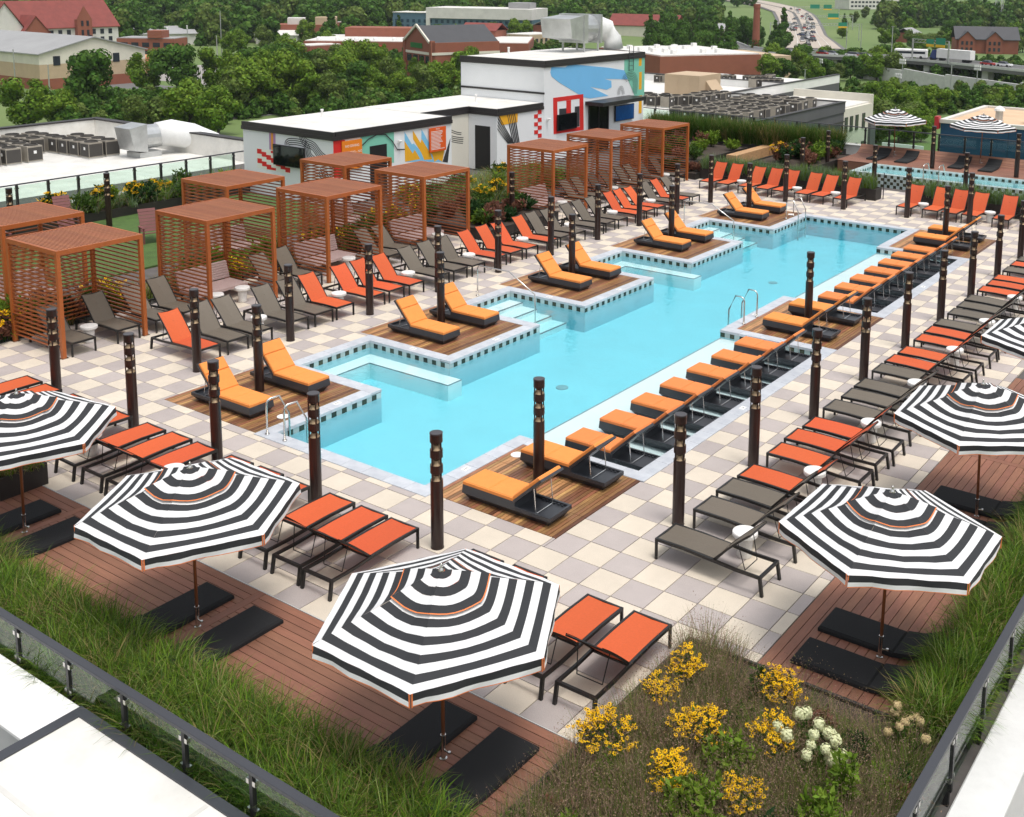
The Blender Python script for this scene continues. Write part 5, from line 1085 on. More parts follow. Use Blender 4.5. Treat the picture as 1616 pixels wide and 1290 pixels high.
TREES = {
    'left': [(-219.4,109.5,-24.0,12,1.15,0),(-214.0,114.0,-24.0,9,1.1,2),(-221.5,124.9,-24.0,17,1.0,1),(-202.1,123.8,-24.0,8,1.0,3),(-258.9,164.8,-24.0,13,1.0,0),(-204.1,131.1,-24.0,7,1.1,3),(-246.8,165.0,-24.0,15,1.1,1),(-188.0,126.8,-24.0,12,1.1,2),(-245.2,176.7,-24.0,14,1.0,0),(-181.4,128.7,-24.0,11,1.1,0),(-203.7,149.8,-24.0,12,1.0,3),(-228.0,171.5,-24.0,13,0.9,2)],
    'belt': [(-204.1,155.0,-24.0,13.9,1.18,2),(-265.9,204.2,-24.0,9.5,1.04,1),(-238.0,182.0,-24.0,14.1,1.13,1),(-273.1,213.7,-24.0,9.6,0.9,0),(-231.2,180.5,-24.0,13.7,0.95,0),(-212.4,165.6,-24.0,11.0,1.12,3),(-210.0,168.0,-24.0,14.9,1.16,2),(-243.0,196.0,-24.0,14.3,1.09,1),(-268.4,220.2,-24.0,13.6,1.17,2),(-206.4,169.4,-24.0,14.6,0.98,2),(-278.3,230.7,-24.0,10.5,1.11,1),(-234.6,194.6,-24.0,9.8,1.1,2),(-271.2,233.1,-24.0,9.0,0.91,1),(-200.1,170.9,-24.0,10.0,1.19,0),(-236.4,205.1,-24.0,11.9,1.06,3),(-237.0,209.0,-24.0,12.5,1.13,0),(-265.0,235.7,-24.0,10.8,0.99,3),(-195.2,172.3,-24.0,10.4,0.97,3),(-264.6,240.9,-24.0,12.0,1.12,2),(-225.5,204.7,-24.0,12.6,0.99,2),(-205.2,188.4,-24.0,11.5,1.08,1),(-272.7,256.7,-24.0,9.3,1.17,0),(-239.6,227.5,-24.0,13.6,1.0,2),(-202.8,192.1,-24.0,10.0,1.2,0),(-281.9,273.1,-24.0,9.2,0.94,0),(-199.4,193.9,-24.0,8.3,1.19,0),(-226.9,221.9,-24.0,9.6,0.93,3),(-234.3,232.9,-24.0,8.4,1.17,0),(-189.0,189.5,-24.0,9.3,1.05,2),(-188.6,192.8,-24.0,11.3,1.09,3),(-233.4,242.3,-24.0,8.5,1.05,0),(-236.1,251.0,-24.0,7.9,1.07,2),(-194.7,207.9,-24.0,10.6,1.13,2),(-193.0,209.5,-24.0,10.6,1.11,2),(-227.5,251.5,-24.0,7.4,1.16,3),(-194.3,219.1,-24.0,13.2,1.04,0),(-218.3,247.0,-24.0,11.6,1.09,2),(-266.5,304.1,-24.0,13.4,0.95,2)],
    'conifer': [(-232.7,377.1,-24.0,17.6,0.88,4),(-211.3,344.5,-24.0,13.8,0.84,5),(-253.9,415.1,-24.0,14.6,1.03,1),(-252.7,418.5,-24.0,17.4,0.81,4),(-201.3,336.1,-24.0,13.6,0.97,1),(-233.1,390.0,-24.0,13.7,0.93,5),(-258.4,436.3,-24.0,17.9,0.91,1),(-222.7,379.6,-24.0,15.1,0.91,1),(-206.4,355.6,-24.0,16.7,0.83,5),(-227.2,395.4,-24.0,16.2,0.83,1),(-203.4,354.7,-24.0,14.2,0.83,1),(-240.2,418.6,-24.0,15.3,0.91,5),(-219.4,389.2,-24.0,15.5,0.86,5),(-194.0,346.6,-24.0,15.4,0.91,5),(-246.7,440.6,-24.0,18.9,0.8,4),(-190.1,347.1,-24.0,14.8,0.9,1),(-214.8,391.7,-24.0,14.1,0.89,4),(-235.1,428.1,-24.0,14.5,0.98,1),(-246.1,457.2,-24.0,14.4,0.92,4),(-192.4,360.6,-24.0,13.7,1.1,4),(-214.1,403.8,-24.0,12.9,1.0,4),(-202.4,388.1,-24.0,16.8,0.89,4),(-190.9,366.7,-24.0,16.9,1.03,5),(-233.6,447.7,-24.0,17.4,0.98,4),(-237.8,461.1,-24.0,15.3,1.01,1),(-226.3,452.3,-24.0,16.4,0.91,1),(-232.0,473.4,-24.0,16.9,1.01,4),(-216.8,461.0,-24.0,13.7,1.03,4),(-211.8,459.1,-24.0,19.3,0.99,4)],
    'gorge': [(-147.5,313.2,-24.0,9.5,1.27,2),(-169.4,361.8,-24.0,10.1,1.21,2),(-162.4,354.1,-24.0,8.5,1.1,1),(-144.3,316.9,-24.0,8.4,1.09,1),(-142.4,321.0,-24.0,6.5,1.22,3),(-155.6,353.5,-24.0,9.3,1.01,2),(-155.3,357.8,-24.0,10.6,1.21,1),(-134.4,317.8,-24.0,9.5,1.01,0),(-155.6,371.7,-24.0,9.1,1.01,0),(-158.8,381.6,-24.0,6.7,1.17,0),(-133.2,325.4,-24.0,8.3,1.05,1),(-161.3,393.8,-24.0,7.9,1.2,3),(-148.3,368.8,-24.0,7.9,1.2,0),(-129.6,324.8,-24.0,6.9,1.13,3),(-143.9,365.4,-24.0,8.6,1.04,1),(-153.5,395.8,-24.0,7.2,1.04,0),(-128.2,333.5,-24.0,9.1,1.08,1),(-151.6,395.1,-24.0,7.8,1.12,1),(-142.1,375.6,-24.0,8.1,1.14,3),(-128.9,344.0,-24.0,9.3,1.03,0),(-149.8,406.6,-24.0,6.9,1.18,3),(-122.4,341.5,-24.0,9.9,1.22,0),(-135.3,375.7,-24.0,10.0,1.04,2),(-143.2,407.4,-24.0,6.0,1.01,1),(-120.0,345.0,-24.0,9.6,1.11,3),(-134.1,383.5,-24.0,10.1,1.16,1),(-132.8,383.6,-24.0,10.3,1.19,2),(-117.7,344.3,-24.0,10.5,1.2,3),(-140.3,408.0,-24.0,6.4,1.2,0)],
    'valley': [(-77.6,220.5,-24.0,9.1,1.3,0),(-71.1,205.6,-24.0,9.8,1.15,3),(-89.8,255.9,-24.0,8.9,1.21,0),(-94.8,271.3,-24.0,5.2,1.38,0),(-75.4,224.2,-24.0,8.2,1.3,7),(-97.0,286.2,-24.0,6.9,1.24,2),(-80.9,242.4,-24.0,6.4,1.19,6),(-67.7,209.3,-24.0,7.6,1.17,2),(-76.0,236.1,-24.0,9.3,1.22,0),(-79.6,246.5,-24.0,8.5,1.27,0),(-66.9,211.8,-24.0,5.6,1.28,3),(-91.0,286.5,-24.0,6.3,1.13,6),(-69.0,227.3,-24.0,7.6,1.29,0),(-64.3,213.3,-24.0,5.6,1.22,0),(-89.1,292.5,-24.0,4.6,1.13,7),(-77.7,262.3,-24.0,7.9,1.29,2),(-83.5,295.0,-24.0,3.8,1.32,7),(-80.3,287.3,-24.0,5.2,1.27,6),(-77.9,300.7,-24.0,3.6,1.33,6),(-68.0,285.7,-24.0,5.4,1.14,6),(-68.2,291.4,-24.0,6.3,1.19,2),(-65.0,302.2,-24.0,5.9,1.34,7)],
    'highway': [(-164.4,460.0,-24.0,5.4,1.11,1),(-190.2,532.2,-24.0,9.4,1.26,0),(-128.6,366.9,-24.0,5.2,1.1,1),(-139.6,398.2,-24.0,5.4,1.03,3),(-191.8,547.7,-24.0,6.0,1.14,3),(-138.5,407.4,-24.0,3.8,1.05,7),(-162.9,477.3,-24.0,5.7,1.31,0),(-121.1,360.9,-24.0,4.5,1.32,7),(-133.9,405.5,-24.0,3.4,1.25,1),(-174.9,527.2,-24.0,9.3,1.05,3),(-159.5,487.1,-24.0,8.0,1.07,1),(-116.1,363.0,-24.0,4.4,1.17,3),(-175.2,541.8,-24.0,7.8,1.35,7),(-151.1,471.5,-24.0,7.5,1.02,0),(-114.7,367.4,-24.0,5.6,1.07,0),(-123.2,396.9,-24.0,4.5,1.39,0),(-173.5,564.7,-24.0,7.4,1.3,3),(-110.0,367.9,-24.0,6.3,1.12,3),(-147.7,488.3,-24.0,6.1,1.33,7),(-118.8,399.4,-24.0,4.0,1.32,0),(-164.0,552.1,-24.0,8.5,1.33,0),(-114.1,402.5,-24.0,5.2,1.15,0),(-103.9,369.3,-24.0,6.2,1.13,7),(-101.7,370.4,-24.0,4.6,1.15,7),(-154.8,553.3,-24.0,7.2,1.24,1),(-109.7,400.2,-24.0,4.2,1.32,0),(-158.5,580.3,-24.0,10.2,1.12,3),(-97.0,369.6,-24.0,3.9,1.14,7),(-104.2,395.4,-24.0,3.8,1.29,0),(-152.2,590.8,-24.0,7.3,1.07,1),(-102.6,410.2,-24.0,3.3,1.14,7),(-88.2,360.1,-24.0,6.0,1.24,1),(-98.3,409.2,-24.0,3.8,1.32,0),(-142.7,593.1,-24.0,8.5,1.31,1),(-84.0,363.9,-24.0,4.9,1.04,3),(-141.5,596.6,-24.0,8.2,1.24,1),(-91.3,403.9,-24.0,4.5,1.36,3),(-121.4,525.0,-24.0,9.8,1.13,7),(-80.5,364.0,-24.0,5.7,1.26,7),(-111.8,508.6,-24.0,8.6,1.37,1),(-77.7,367.0,-24.0,3.9,1.31,3),(-86.9,411.0,-24.0,4.3,1.33,0),(-127.7,588.7,-24.0,9.3,1.34,0)],
    'field': [(-230.9,576.2,-24.0,8.8,1.08,0),(-281.3,701.5,-23.2,8.9,1.17,4),(-292.9,747.9,-22.6,9.0,1.01,3),(-309.9,812.4,-21.4,9.7,1.12,3),(-272.5,734.2,-22.9,8.0,1.19,1),(-270.3,735.3,-22.9,9.8,1.12,1),(-298.1,812.7,-21.4,11.5,1.14,4),(-283.5,796.2,-21.8,12.3,0.97,3),(-233.4,660.1,-23.8,8.4,0.98,0),(-195.1,557.7,-24.0,8.3,1.03,1),(-220.6,651.4,-23.8,12.3,0.92,1),(-263.6,779.2,-22.2,10.6,1.19,4),(-204.8,610.3,-24.0,11.8,1.01,0),(-228.1,685.5,-23.6,11.9,1.03,4),(-237.9,746.0,-22.9,12.1,1.15,3),(-246.0,795.8,-22.1,11.2,1.13,3),(-269.8,878.4,-20.3,10.0,0.94,0),(-201.3,667.9,-23.8,9.1,1.03,1),(-176.4,588.9,-24.0,12.5,0.94,1),(-256.9,854.9,-20.9,9.3,1.13,1),(-208.0,700.0,-23.5,10.3,0.92,1),(-199.9,694.2,-23.6,9.9,1.01,3),(-176.9,619.4,-24.0,12.5,1.17,4),(-215.8,754.8,-22.8,12.8,0.94,0),(-252.2,884.6,-20.3,10.4,1.11,0),(-248.9,888.3,-20.3,12.5,1.07,1),(-172.7,627.9,-24.0,11.6,0.97,1),(-202.1,736.2,-23.1,9.9,1.0,0),(-152.8,602.3,-24.0,8.4,1.03,1),(-203.2,794.6,-22.3,10.8,0.96,3),(-176.7,696.4,-23.6,9.5,1.07,3),(-229.6,904.7,-20.0,12.4,1.01,1),(-149.3,615.4,-24.0,11.7,0.98,0),(-198.9,817.3,-21.9,9.3,1.16,3)],
    'town': [(-359.0,267.0,-24.0,10.4,1.0,0),(-362.0,275.2,-24.0,11.0,1.0,0),(-379.9,301.5,-24.0,11.1,1.0,3),(-349.6,285.1,-24.0,9.4,1.0,0),(-395.9,337.5,-24.0,11.9,1.0,2),(-352.9,312.5,-24.0,9.3,1.0,2),(-376.3,343.9,-24.0,10.2,1.0,0),(-356.7,347.8,-24.0,10.5,1.0,1),(-352.9,368.0,-24.0,9.6,1.0,0),(-346.9,372.8,-24.0,10.6,1.0,1),(-334.1,372.1,-24.0,10.8,1.0,2),(-338.7,402.6,-24.0,11.1,1.0,1),(-337.7,419.8,-24.0,12.1,1.0,2),(-345.5,439.2,-23.9,10.4,1.0,2),(-347.3,464.5,-23.7,12.3,1.0,0),(-316.9,433.2,-24.0,12.4,1.0,1),(-322.6,467.4,-23.9,11.5,1.0,2)],
}
CARS = [(-390.1,863.7,-19.7,2.15),(-331.4,753.4,-22.2,2.17),(-309.5,705.2,-23.0,2.14),(-336.4,756.2,-22.1,1.97),(-390.3,868.1,-19.6,2.29),(-291.0,659.3,-23.6,1.99),(-401.8,877.0,-19.3,2.1),(-277.5,634.9,-23.8,2.19),(-255.4,584.4,-24.0,2.22),(-213.2,489.8,-24.0,2.26),(-370.7,823.9,-20.7,1.98),(-284.8,645.3,-23.7,2.0),(-258.9,591.7,-24.0,2.19),(-339.5,774.8,-21.8,2.31),(-233.6,528.2,-24.0,1.98),(-289.4,655.5,-23.6,1.99),(-266.5,602.4,-24.0,1.99),(-231.3,535.8,-24.0,2.45),(-331.0,758.0,-22.2,2.32),(-300.1,692.3,-23.2,2.37),(-347.4,779.5,-21.7,2.01),(-345.6,780.9,-21.7,2.14),(-252.5,570.0,-24.0,1.98),(-357.3,810.7,-21.0,2.32),(-239.7,549.5,-24.0,2.25),(-380.6,844.5,-20.2,2.01),(-248.6,568.6,-24.0,2.21),(-227.7,516.1,-24.0,2.01),(-294.0,672.5,-23.5,2.18),(-346.5,783.3,-21.6,2.16),(-280.1,646.7,-23.7,2.36),(-240.8,551.1,-24.0,2.22),(-293.9,673.0,-23.5,2.2),(-284.2,656.4,-23.6,2.37),(-326.7,742.3,-22.4,2.14),(-307.3,700.9,-23.1,2.16),(-239.2,547.8,-24.0,2.23),(-240.3,555.6,-24.0,2.42),(-294.9,667.8,-23.5,1.98),(-224.6,521.3,-24.0,2.49),(-229.3,532.2,-24.0,2.5),(-323.0,741.4,-22.5,2.33),(-325.7,747.4,-22.4,2.34),(-237.4,537.3,-24.0,2.0),(-259.0,599.0,-24.0,2.43),(-239.8,548.1,-24.0,2.19),(-302.3,664.9,-23.5,2.31),(-355.7,768.1,-21.8,2.14),(-252.3,568.0,-24.0,2.55),(-335.5,741.3,-22.4,2.55),(-289.7,637.1,-23.8,2.25),(-291.4,637.5,-23.7,2.15),(-337.2,726.1,-22.6,2.02),(-287.8,637.1,-23.8,2.38),(-278.8,616.7,-23.9,2.32),(-315.2,687.9,-23.2,2.2),(-280.5,617.7,-23.9,2.24),(-293.4,652.2,-23.6,2.5),(-311.4,688.2,-23.2,2.46),(-363.1,784.4,-21.5,2.18),(-151.4,364.9,-18.0,-0.29),(-147.5,364.4,-18.0,-0.29),(-139.9,363.4,-18.0,-0.29),(-138.2,363.1,-18.0,-0.29),(-135.0,362.7,-18.0,-0.29),(-122.9,361.1,-18.0,-0.29),(-90.7,356.8,-18.0,-0.29),(-85.5,356.1,-18.0,-0.29)]
# ================================================================ surroundings
CX, CY = 10.134, -13.468
def ss(a, b, x):
    t = np.clip((x-a)/(b-a), 0, 1); return t*t*(3-2*t)
def gz(x, y):
    dx, dy = x-CX, y-CY; d = np.hypot(dx, dy); lat = dx*r2.x+dy*r2.y; fwd = dx*fw.x+dy*fw.y; a = np.arctan2(lat, fwd); wl = 1-ss(-.06, .03, a)
    return -24+wl*(30*ss(560, 1150, d))+(1-wl)*(14*ss(650, 1500, d)+28*ss(1650, 2700, d))
# ---- ground sheet: polar grid about the building
rad = np.concatenate([np.linspace(0, 600, 16), np.linspace(640, 3300, 44)]); ang = np.linspace(0, 2*np.pi, 145)[:-1]
RR, AA = np.meshgrid(rad, ang, indexing='ij'); GX = CX+RR*np.cos(AA); GY = CY+RR*np.sin(AA); GZ = gz(GX, GY)
V = np.stack([GX, GY, GZ], 2).reshape(-1, 3); na = len(ang); fs = []
for i in range(len(rad)-1):
    for j in range(na): fs.append((i*na+j, i*na+(j+1) % na, (i+1)*na+(j+1) % na, (i+1)*na+j))
me = bpy.data.meshes.new('ground'); me.from_pydata([tuple(v) for v in V], [], fs); me.polygons.foreach_set('use_smooth', [True]*len(fs))
m_ground = mat('ground_grass', (0.085, 0.15, 0.035), 0.95, col2=(0.15, 0.20, 0.06), scale=0.006, detail=10)
me.materials.append(m_ground); struct(link('ground', me))
m_asph = mat('asphalt', (0.13, 0.128, 0.125), 0.9, var=0.12, scale=0.05); m_road = mat('road_concrete', (0.42, 0.36, 0.30), 0.9, var=0.08, scale=0.03); m_line = mat('road_line', (0.7, 0.7, 0.66), 0.8)
# ---- trees
leaf = [leafmat('crown_%d' % k, c, 0.42, trans=.25, patch=.45) for k, c in enumerate([(.125, .215, .022), (.070, .145, .022), (.140, .225, .024), (.125, .180, .038)])]
bark = mat('bark', (0.06, 0.045, 0.035), 0.9, var=0.2, scale=3)
def crown_mesh(kind, seed, nq=4200, ls=.023):
    g_ = np.random.default_rng(seed); L_ = []
    if kind == 'broad':
        for k in range(22):
            a = g_.uniform(0, 6.28); r = .30*math.sqrt(g_.uniform(0, 1)); z = g_.uniform(.22, .86); s = 1.1-abs(z-.5)*1.2; L_.append((r*math.cos(a)*s, r*math.sin(a)*s, z, g_.uniform(.09, .175)))
    elif kind == 'conifer':
        for k in range(14):
            z = .2+.78*k/13; r = .26*(1.02-z); a = g_.uniform(0, 6.28); L_.append((r*.55*math.cos(a), r*.55*math.sin(a), z, max(.05, r*.8)))
    else:
        for k in range(11):
            a = g_.uniform(0, 6.28); r = .45*math.sqrt(g_.uniform(0, 1)); L_.append((r*math.cos(a), r*math.sin(a), g_.uniform(.2, .7), g_.uniform(.16, .28)))
    L_ = np.array(L_); w = L_[:, 3]**2; idx = g_.choice(len(L_), nq, p=w/w.sum()); d = g_.normal(size=(nq, 3)); d /= np.linalg.norm(d, axis=1)[:, None]; d[:, 2] *= .85
    P = L_[idx, :3]+d*(L_[idx, 3]*g_.uniform(.70, 1.18, nq))[:, None]
    a = np.cross(d, g_.normal(size=(nq, 3))); a /= np.linalg.norm(a, axis=1)[:, None]; nrm = d+g_.normal(0, .45, (nq, 3)); b = np.cross(nrm, a); b /= np.linalg.norm(b, axis=1)[:, None]
    s = (ls*g_.uniform(.5, 1.3, nq))[:, None]
    Q = np.stack([P-a*s-b*s*.6, P+a*s-b*s*.7, P+a*s*.8+b*s*.7, P-a*s*.9+b*s*.6], 1)
    # rough solid hearts of the lobes close the view through the crown
    core = []
    for x, y, z, r in L_:
        for i in range(6):
            for j in range(3):
                t0, t1 = 6.283*i/6, 6.283*(i+1)/6; p0, p1 = -1.5+j*1.0, -1.5+(j+1)*1.0; rr = r*.70
                f = lambda t, p: (x+rr*math.cos(p)*math.cos(t), y+rr*math.cos(p)*math.sin(t), z+rr*.85*math.sin(p)); core.append([f(t0, p0), f(t1, p0), f(t1, p1), f(t0, p1)])
    return np.concatenate([Q, np.array(core)])
KIND = ['broad', 'broad', 'broad', 'broad', 'conifer', 'conifer', 'bush', 'bush']; LEAF = [0, 1, 2, 3, 1, 1, 2, 3]
CQ = [crown_mesh(KIND[k], 40+k) for k in range(8)]
CM = [quads_mesh('crown', CQ[k], leaf[LEAF[k]]) for k in range(8)]
TM = []
for k in range(8):
    mb = MB(); h = (.45, .45, .45, .45, .9, .9, .3, .3)[k]; mb.tube([(0, 0, -.03), (.01, 0, h*.5), (0, .01, h)], [.028, .02, .01], 7, cap=False)
    for j in range(4): a = j*1.6+k; mb.tube([(0, 0, h*.6), (.1*math.cos(a), .1*math.sin(a), h*.95)], [.012, .006], 5, cap=False)
    TM.append(mb.mesh('trunk', bark))
TL = {'left': ('leafy tree', 'by the parking street at far left'), 'belt': ('leafy tree', 'in the belt behind the pool house'), 'conifer': ('dark tall tree', 'in the grove left of the brick chimney'), 'gorge': ('rounded tree', 'below the highway bridge'), 'valley': ('bushy tree', 'in the green valley behind the spa deck'), 'highway': ('roadside tree', 'along the right-hand highway'), 'field': ('far tree', 'on the distant green fields at right'), 'town': ('town tree', 'between the brick buildings')}
KW = ['light', 'dark green', 'yellow-green', 'olive', 'spire-shaped', 'spire-shaped', 'low yellow-green', 'low olive']
def tree(x, y, z, h, w, k, label, grp):
    t = thing('tree', label, 'tree', (x, y, z), random.uniform(0, 6.28), grp); t.scale = (h*w, h*w, h)
    link('trunk', TM[k], t); link('crown', CM[k], t)
for zn, lst in TREES.items():
    w0, w1 = TL[zn]
    for i, (x, y, z, h, w, k) in enumerate(lst): tree(x, y, z-.3, h, w, k, '%s %s, %s from left %s' % (KW[k], w0, ORD[i], w1), 'trees '+w1)
# ---- far woods as one mass (geometry nodes)
src = bpy.data.collections.new('wood_tree_shapes')
for k in (0, 1, 1, 3, 4): o = bpy.data.objects.new('wood_tree', quads_mesh('wood_tree', crown_mesh(KIND[k], 90+k, 1000, .05), leaf[LEAF[k] if k != 0 else 1])); src.objects.link(o)
def scatter(name, P, sc, label):
    me = bpy.data.meshes.new(name); me.from_pydata([tuple(p) for p in P], [], []); at = me.attributes.new('sc', 'FLOAT', 'POINT'); at.data.foreach_set('value', sc); at = me.attributes.new('rz', 'FLOAT', 'POINT'); at.data.foreach_set('value', rng.uniform(0, 6.28, len(P)))
    o = link(name, me); ng = bpy.data.node_groups.new(name, 'GeometryNodeTree'); ng.interface.new_socket('Geometry', in_out='INPUT', socket_type='NodeSocketGeometry'); ng.interface.new_socket('Geometry', in_out='OUTPUT', socket_type='NodeSocketGeometry')
    N = ng.nodes; L = ng.links; gi = N.new('NodeGroupInput'); go = N.new('NodeGroupOutput'); mp = N.new('GeometryNodeMeshToPoints'); ip = N.new('GeometryNodeInstanceOnPoints'); ci = N.new('GeometryNodeCollectionInfo'); ci.inputs['Collection'].default_value = src; ci.inputs['Separate Children'].default_value = True; ci.inputs['Reset Children'].default_value = True
    a1 = N.new('GeometryNodeInputNamedAttribute'); a1.data_type = 'FLOAT'; a1.inputs['Name'].default_value = 'sc'; a2 = N.new('GeometryNodeInputNamedAttribute'); a2.data_type = 'FLOAT'; a2.inputs['Name'].default_value = 'rz'; cx = N.new('ShaderNodeCombineXYZ')
    L.new(gi.outputs[0], mp.inputs['Mesh']); L.new(mp.outputs[0], ip.inputs['Points']); L.new(ci.outputs[0], ip.inputs['Instance']); ip.inputs['Pick Instance'].default_value = True; L.new(a2.outputs['Attribute'], cx.inputs['Z']); L.new(cx.outputs[0], ip.inputs['Rotation']); L.new(a1.outputs['Attribute'], ip.inputs['Scale']); L.new(ip.outputs[0], go.inputs[0])
    md = o.modifiers.new('scatter', 'NODES'); md.node_group = ng; stuff(o); o['label'] = label; return o
def polar(n, d0, d1, a0, a1):
    d = np.sqrt(rng.uniform(d0*d0, d1*d1, n)); a = rng.uniform(a0, a1, n); dirx = fw.x/math.cos(PITCH); diry = fw.y/math.cos(PITCH)
    x = CX+d*(dirx*np.cos(a)+diry*np.sin(a)); y = CY+d*(diry*np.cos(a)-dirx*np.sin(a)); return x, y, d, a
x, y, d, a = polar(5200, 520, 1250, -.62, -.02)
keep = ~((d < 640) & (rng.uniform(size=len(d)) < .55)); keep &= ~((a > -.2) & (d < 600))
x, y, d = x[keep], y[keep], d[keep]
P1 = np.stack([x, y, gz(x, y)-1], 1)
x, y, d, a = polar(900, 640, 1250, -.03, .13); keep = (rng.uniform(size=len(d)) < np.where((a > .02) & (d > 900), .10, .9)) & ((a < .10) | (d > 980)); x, y = x[keep], y[keep]; P2 = np.stack([x, y, gz(x, y)-1], 1)
x, y, d, a = polar(3600, 1500, 2600, .10, .55); P3 = np.stack([x, y, gz(x, y)-1], 1)
x, y, d, a = polar(600, 560, 900, .24, .50); nz = np.sin(x*.012)+np.sin(y*.017+1); keep = nz > -.1; P4 = np.stack([x[keep], y[keep], gz(x[keep], y[keep])-1], 1)
x, y, d, a = polar(700, 900, 1500, .22, .50); nz = np.sin(x*.010+2)+np.sin(y*.013); keep = nz > .3; P5 = np.stack([x[keep], y[keep], gz(x[keep], y[keep])-1], 1)
PA = np.concatenate([P1, P2, P3, P4, P5]); scatter('distant_woods', PA, rng.uniform(10, 19, len(PA)), 'dense dark green woods covering the distant hillside')
x, y, d, a = polar(1500, 290, 470, .14, .52); keep = (rng.uniform(size=len(d)) < .85) & ~((d > 340) & (d < 385) & (a > .10)); PB = np.stack([x[keep], y[keep], gz(x[keep], y[keep])-1.5], 1); x, y, d, a = polar(900, 262, 375, -.33, -.12); kk = ~((a > -.20) & (d > 305)); x, y, d, a = x[kk], y[kk], d[kk], a[kk]; x, y, d, a = [np.concatenate(q) for q in zip((x, y, d, a), polar(350, 255, 300, -.46, -.33), polar(500, 385, 560, -.28, -.02))]; PB = np.concatenate([PB, np.stack([x, y, gz(x, y)-1.5], 1)]); scatter('undergrowth', PB, rng.uniform(3, 7, len(PB)), 'low scrub between the trees beyond the terrace')
# ---- buildings
def wallmat(n, c, **k): return mat(n, c, 0.85, var=0.08, scale=0.3, **k)
m_brick = wallmat('brick_red', (.26, .085, .05)); m_tan = wallmat('wall_tan', (.48, .36, .24)); m_cream = wallmat('wall_cream', (.66, .62, .53)); m_offw = wallmat('wall_offwhite', (.62, .60, .56)); m_groof = mat('roof_grey', (.30, .30, .30), .8, var=.1, scale=.1); m_rroof = mat('roof_red', (.20, .042, .032), .75, var=.15, scale=.4); m_win = mat('window_dark', (.03, .035, .045), .15); m_dkroof = mat('roof_dark', (.055, .055, .06), .7, var=.1, scale=.3); m_bluew = wallmat('wall_blue', (.012, .06, .13)); m_greyw = wallmat('wall_charcoal', (.10, .10, .105))
class Bld:
    def __init__(s, label, p0, p1, z=-24.0):
        d = Vector((p1[0]-p0[0], p1[1]-p0[1])); s.w = d.length; rz = math.atan2(d.y, d.x)
        # local y must point away from the camera
        away = Vector((p0[0]-CX, p0[1]-CY)); s.sg = 1 if Vector((-d.y, d.x)).dot(away) > 0 else -1
        s.t = thing('building', label, 'building', (p0[0], p0[1], z), rz)
    def box(s, name, m, x0, y0, z0, x1, y1, z1): y0, y1 = sorted((y0*s.sg, y1*s.sg)); return MB().box(x0, y0, z0, x1, y1, z1).obj(name, m, s.t)
    def gable(s, name, m, x0, y0, x1, y1, z0, z1, along='x', ov=.6):
        mb = MB(); y0, y1 = sorted((y0*s.sg, y1*s.sg))
        if along == 'x':
            ym = (y0+y1)/2
            for a, b in ((y0-ov, ym), (y1+ov, ym)): mb.hexa([(x0-ov, a, z0-.3), (x1+ov, a, z0-.3), (x1+ov, b, z1-.3), (x0-ov, b, z1-.3), (x0-ov, a, z0), (x1+ov, a, z0), (x1+ov, b, z1), (x0-ov, b, z1)])
        else:
            xm = (x0+x1)/2
            for a, b in ((x0-ov, xm), (x1+ov, xm)): mb.hexa([(a, y0-ov, z0-.3), (a, y1+ov, z0-.3), (b, y1+ov, z1-.3), (b, y0-ov, z1-.3), (a, y0-ov, z0), (a, y1+ov, z0), (b, y1+ov, z1), (b, y0-ov, z1)])
        return mb.obj(name, m, s.t)
    def tri(s, name, m, x0, x1, y, z0, z1, th=.4):      # gable end wall
        y0, y1 = sorted((y*s.sg, (y+th)*s.sg)); mb = MB(); a = [(x0, z0), (x1, z0), ((x0+x1)/2, z1)]
        mb.poly([(p[0], y0, p[1]) for p in a]); mb.poly([(p[0], y1, p[1]) for p in reversed(a)]); return mb.obj(name, m, s.t)
    def windows(s, xs, zs, w, h, y=-.06, m=None):
        me = MB().box(0, -.06, 0, w, .06, h).mesh('window', m or m_win)
        for x in xs:
            for z in zs: link('window', me, s.t, (x, y*s.sg, z))
b = Bld('long beige warehouse with grey gabled roof at far left', (-290.2, 152.6), (-290.2, 185.0)); b.box('wall', m_brick, 0, 0, 0, b.w, 70, 3); b.box('wall', m_tan, 0, .0, 3.005, b.w, 70, 7); b.box('wall', m_cream, 0, 0, 7.005, b.w, 70, 10); b.tri('gable_wall', m_cream, 0, b.w, 0, 10, 14); b.gable('roof', m_groof, 0, 0, b.w, 70, 10, 14.2, 'y'); b.windows((4, 22), (6.6,), 2, 2.6)
b = Bld('large hall with steep red roof and white walls at top left', (-398, 184.0), (-398, 245.0)); b.box('wall', m_offw, 0, 0, 0, b.w, 20, 11); b.gable('roof', m_rroof, 0, 0, b.w, 20, 11, 21, 'x'); b.windows(np.arange(33, 59, 3.4), (2.2, 5.2, 8.2), 1.5, 1.9)
b.tri('gable_wall', m_offw, 8, 22, -3, 11, 21); b.box('wall', m_offw, 8, -3, 0, 22, 0, 11); b.gable('roof', m_rroof, 8, -3, 22, 10, 11, 21, 'y'); b.box('wall', m_brick, 20, -5.5, 0, 30, -.1, 9.5); b.tri('gable_wall', m_brick, 20, 30, -5.5, 9.5, 16); b.gable('roof', m_rroof, 20, -5.5, 30, 6, 9.5, 16, 'y', .3); b.box('wall', m_brick, 43, -2, 0, 49, -.1, 14); b.tri('gable_wall', m_brick, 43, 49, -2, 14, 19); b.windows((22.5, 26.5, 45), (3, 6), 1.3, 2.2, -5.6); b.windows((44.5, 46.7), (4, 8, 11.5), .9, 2, -2.1)
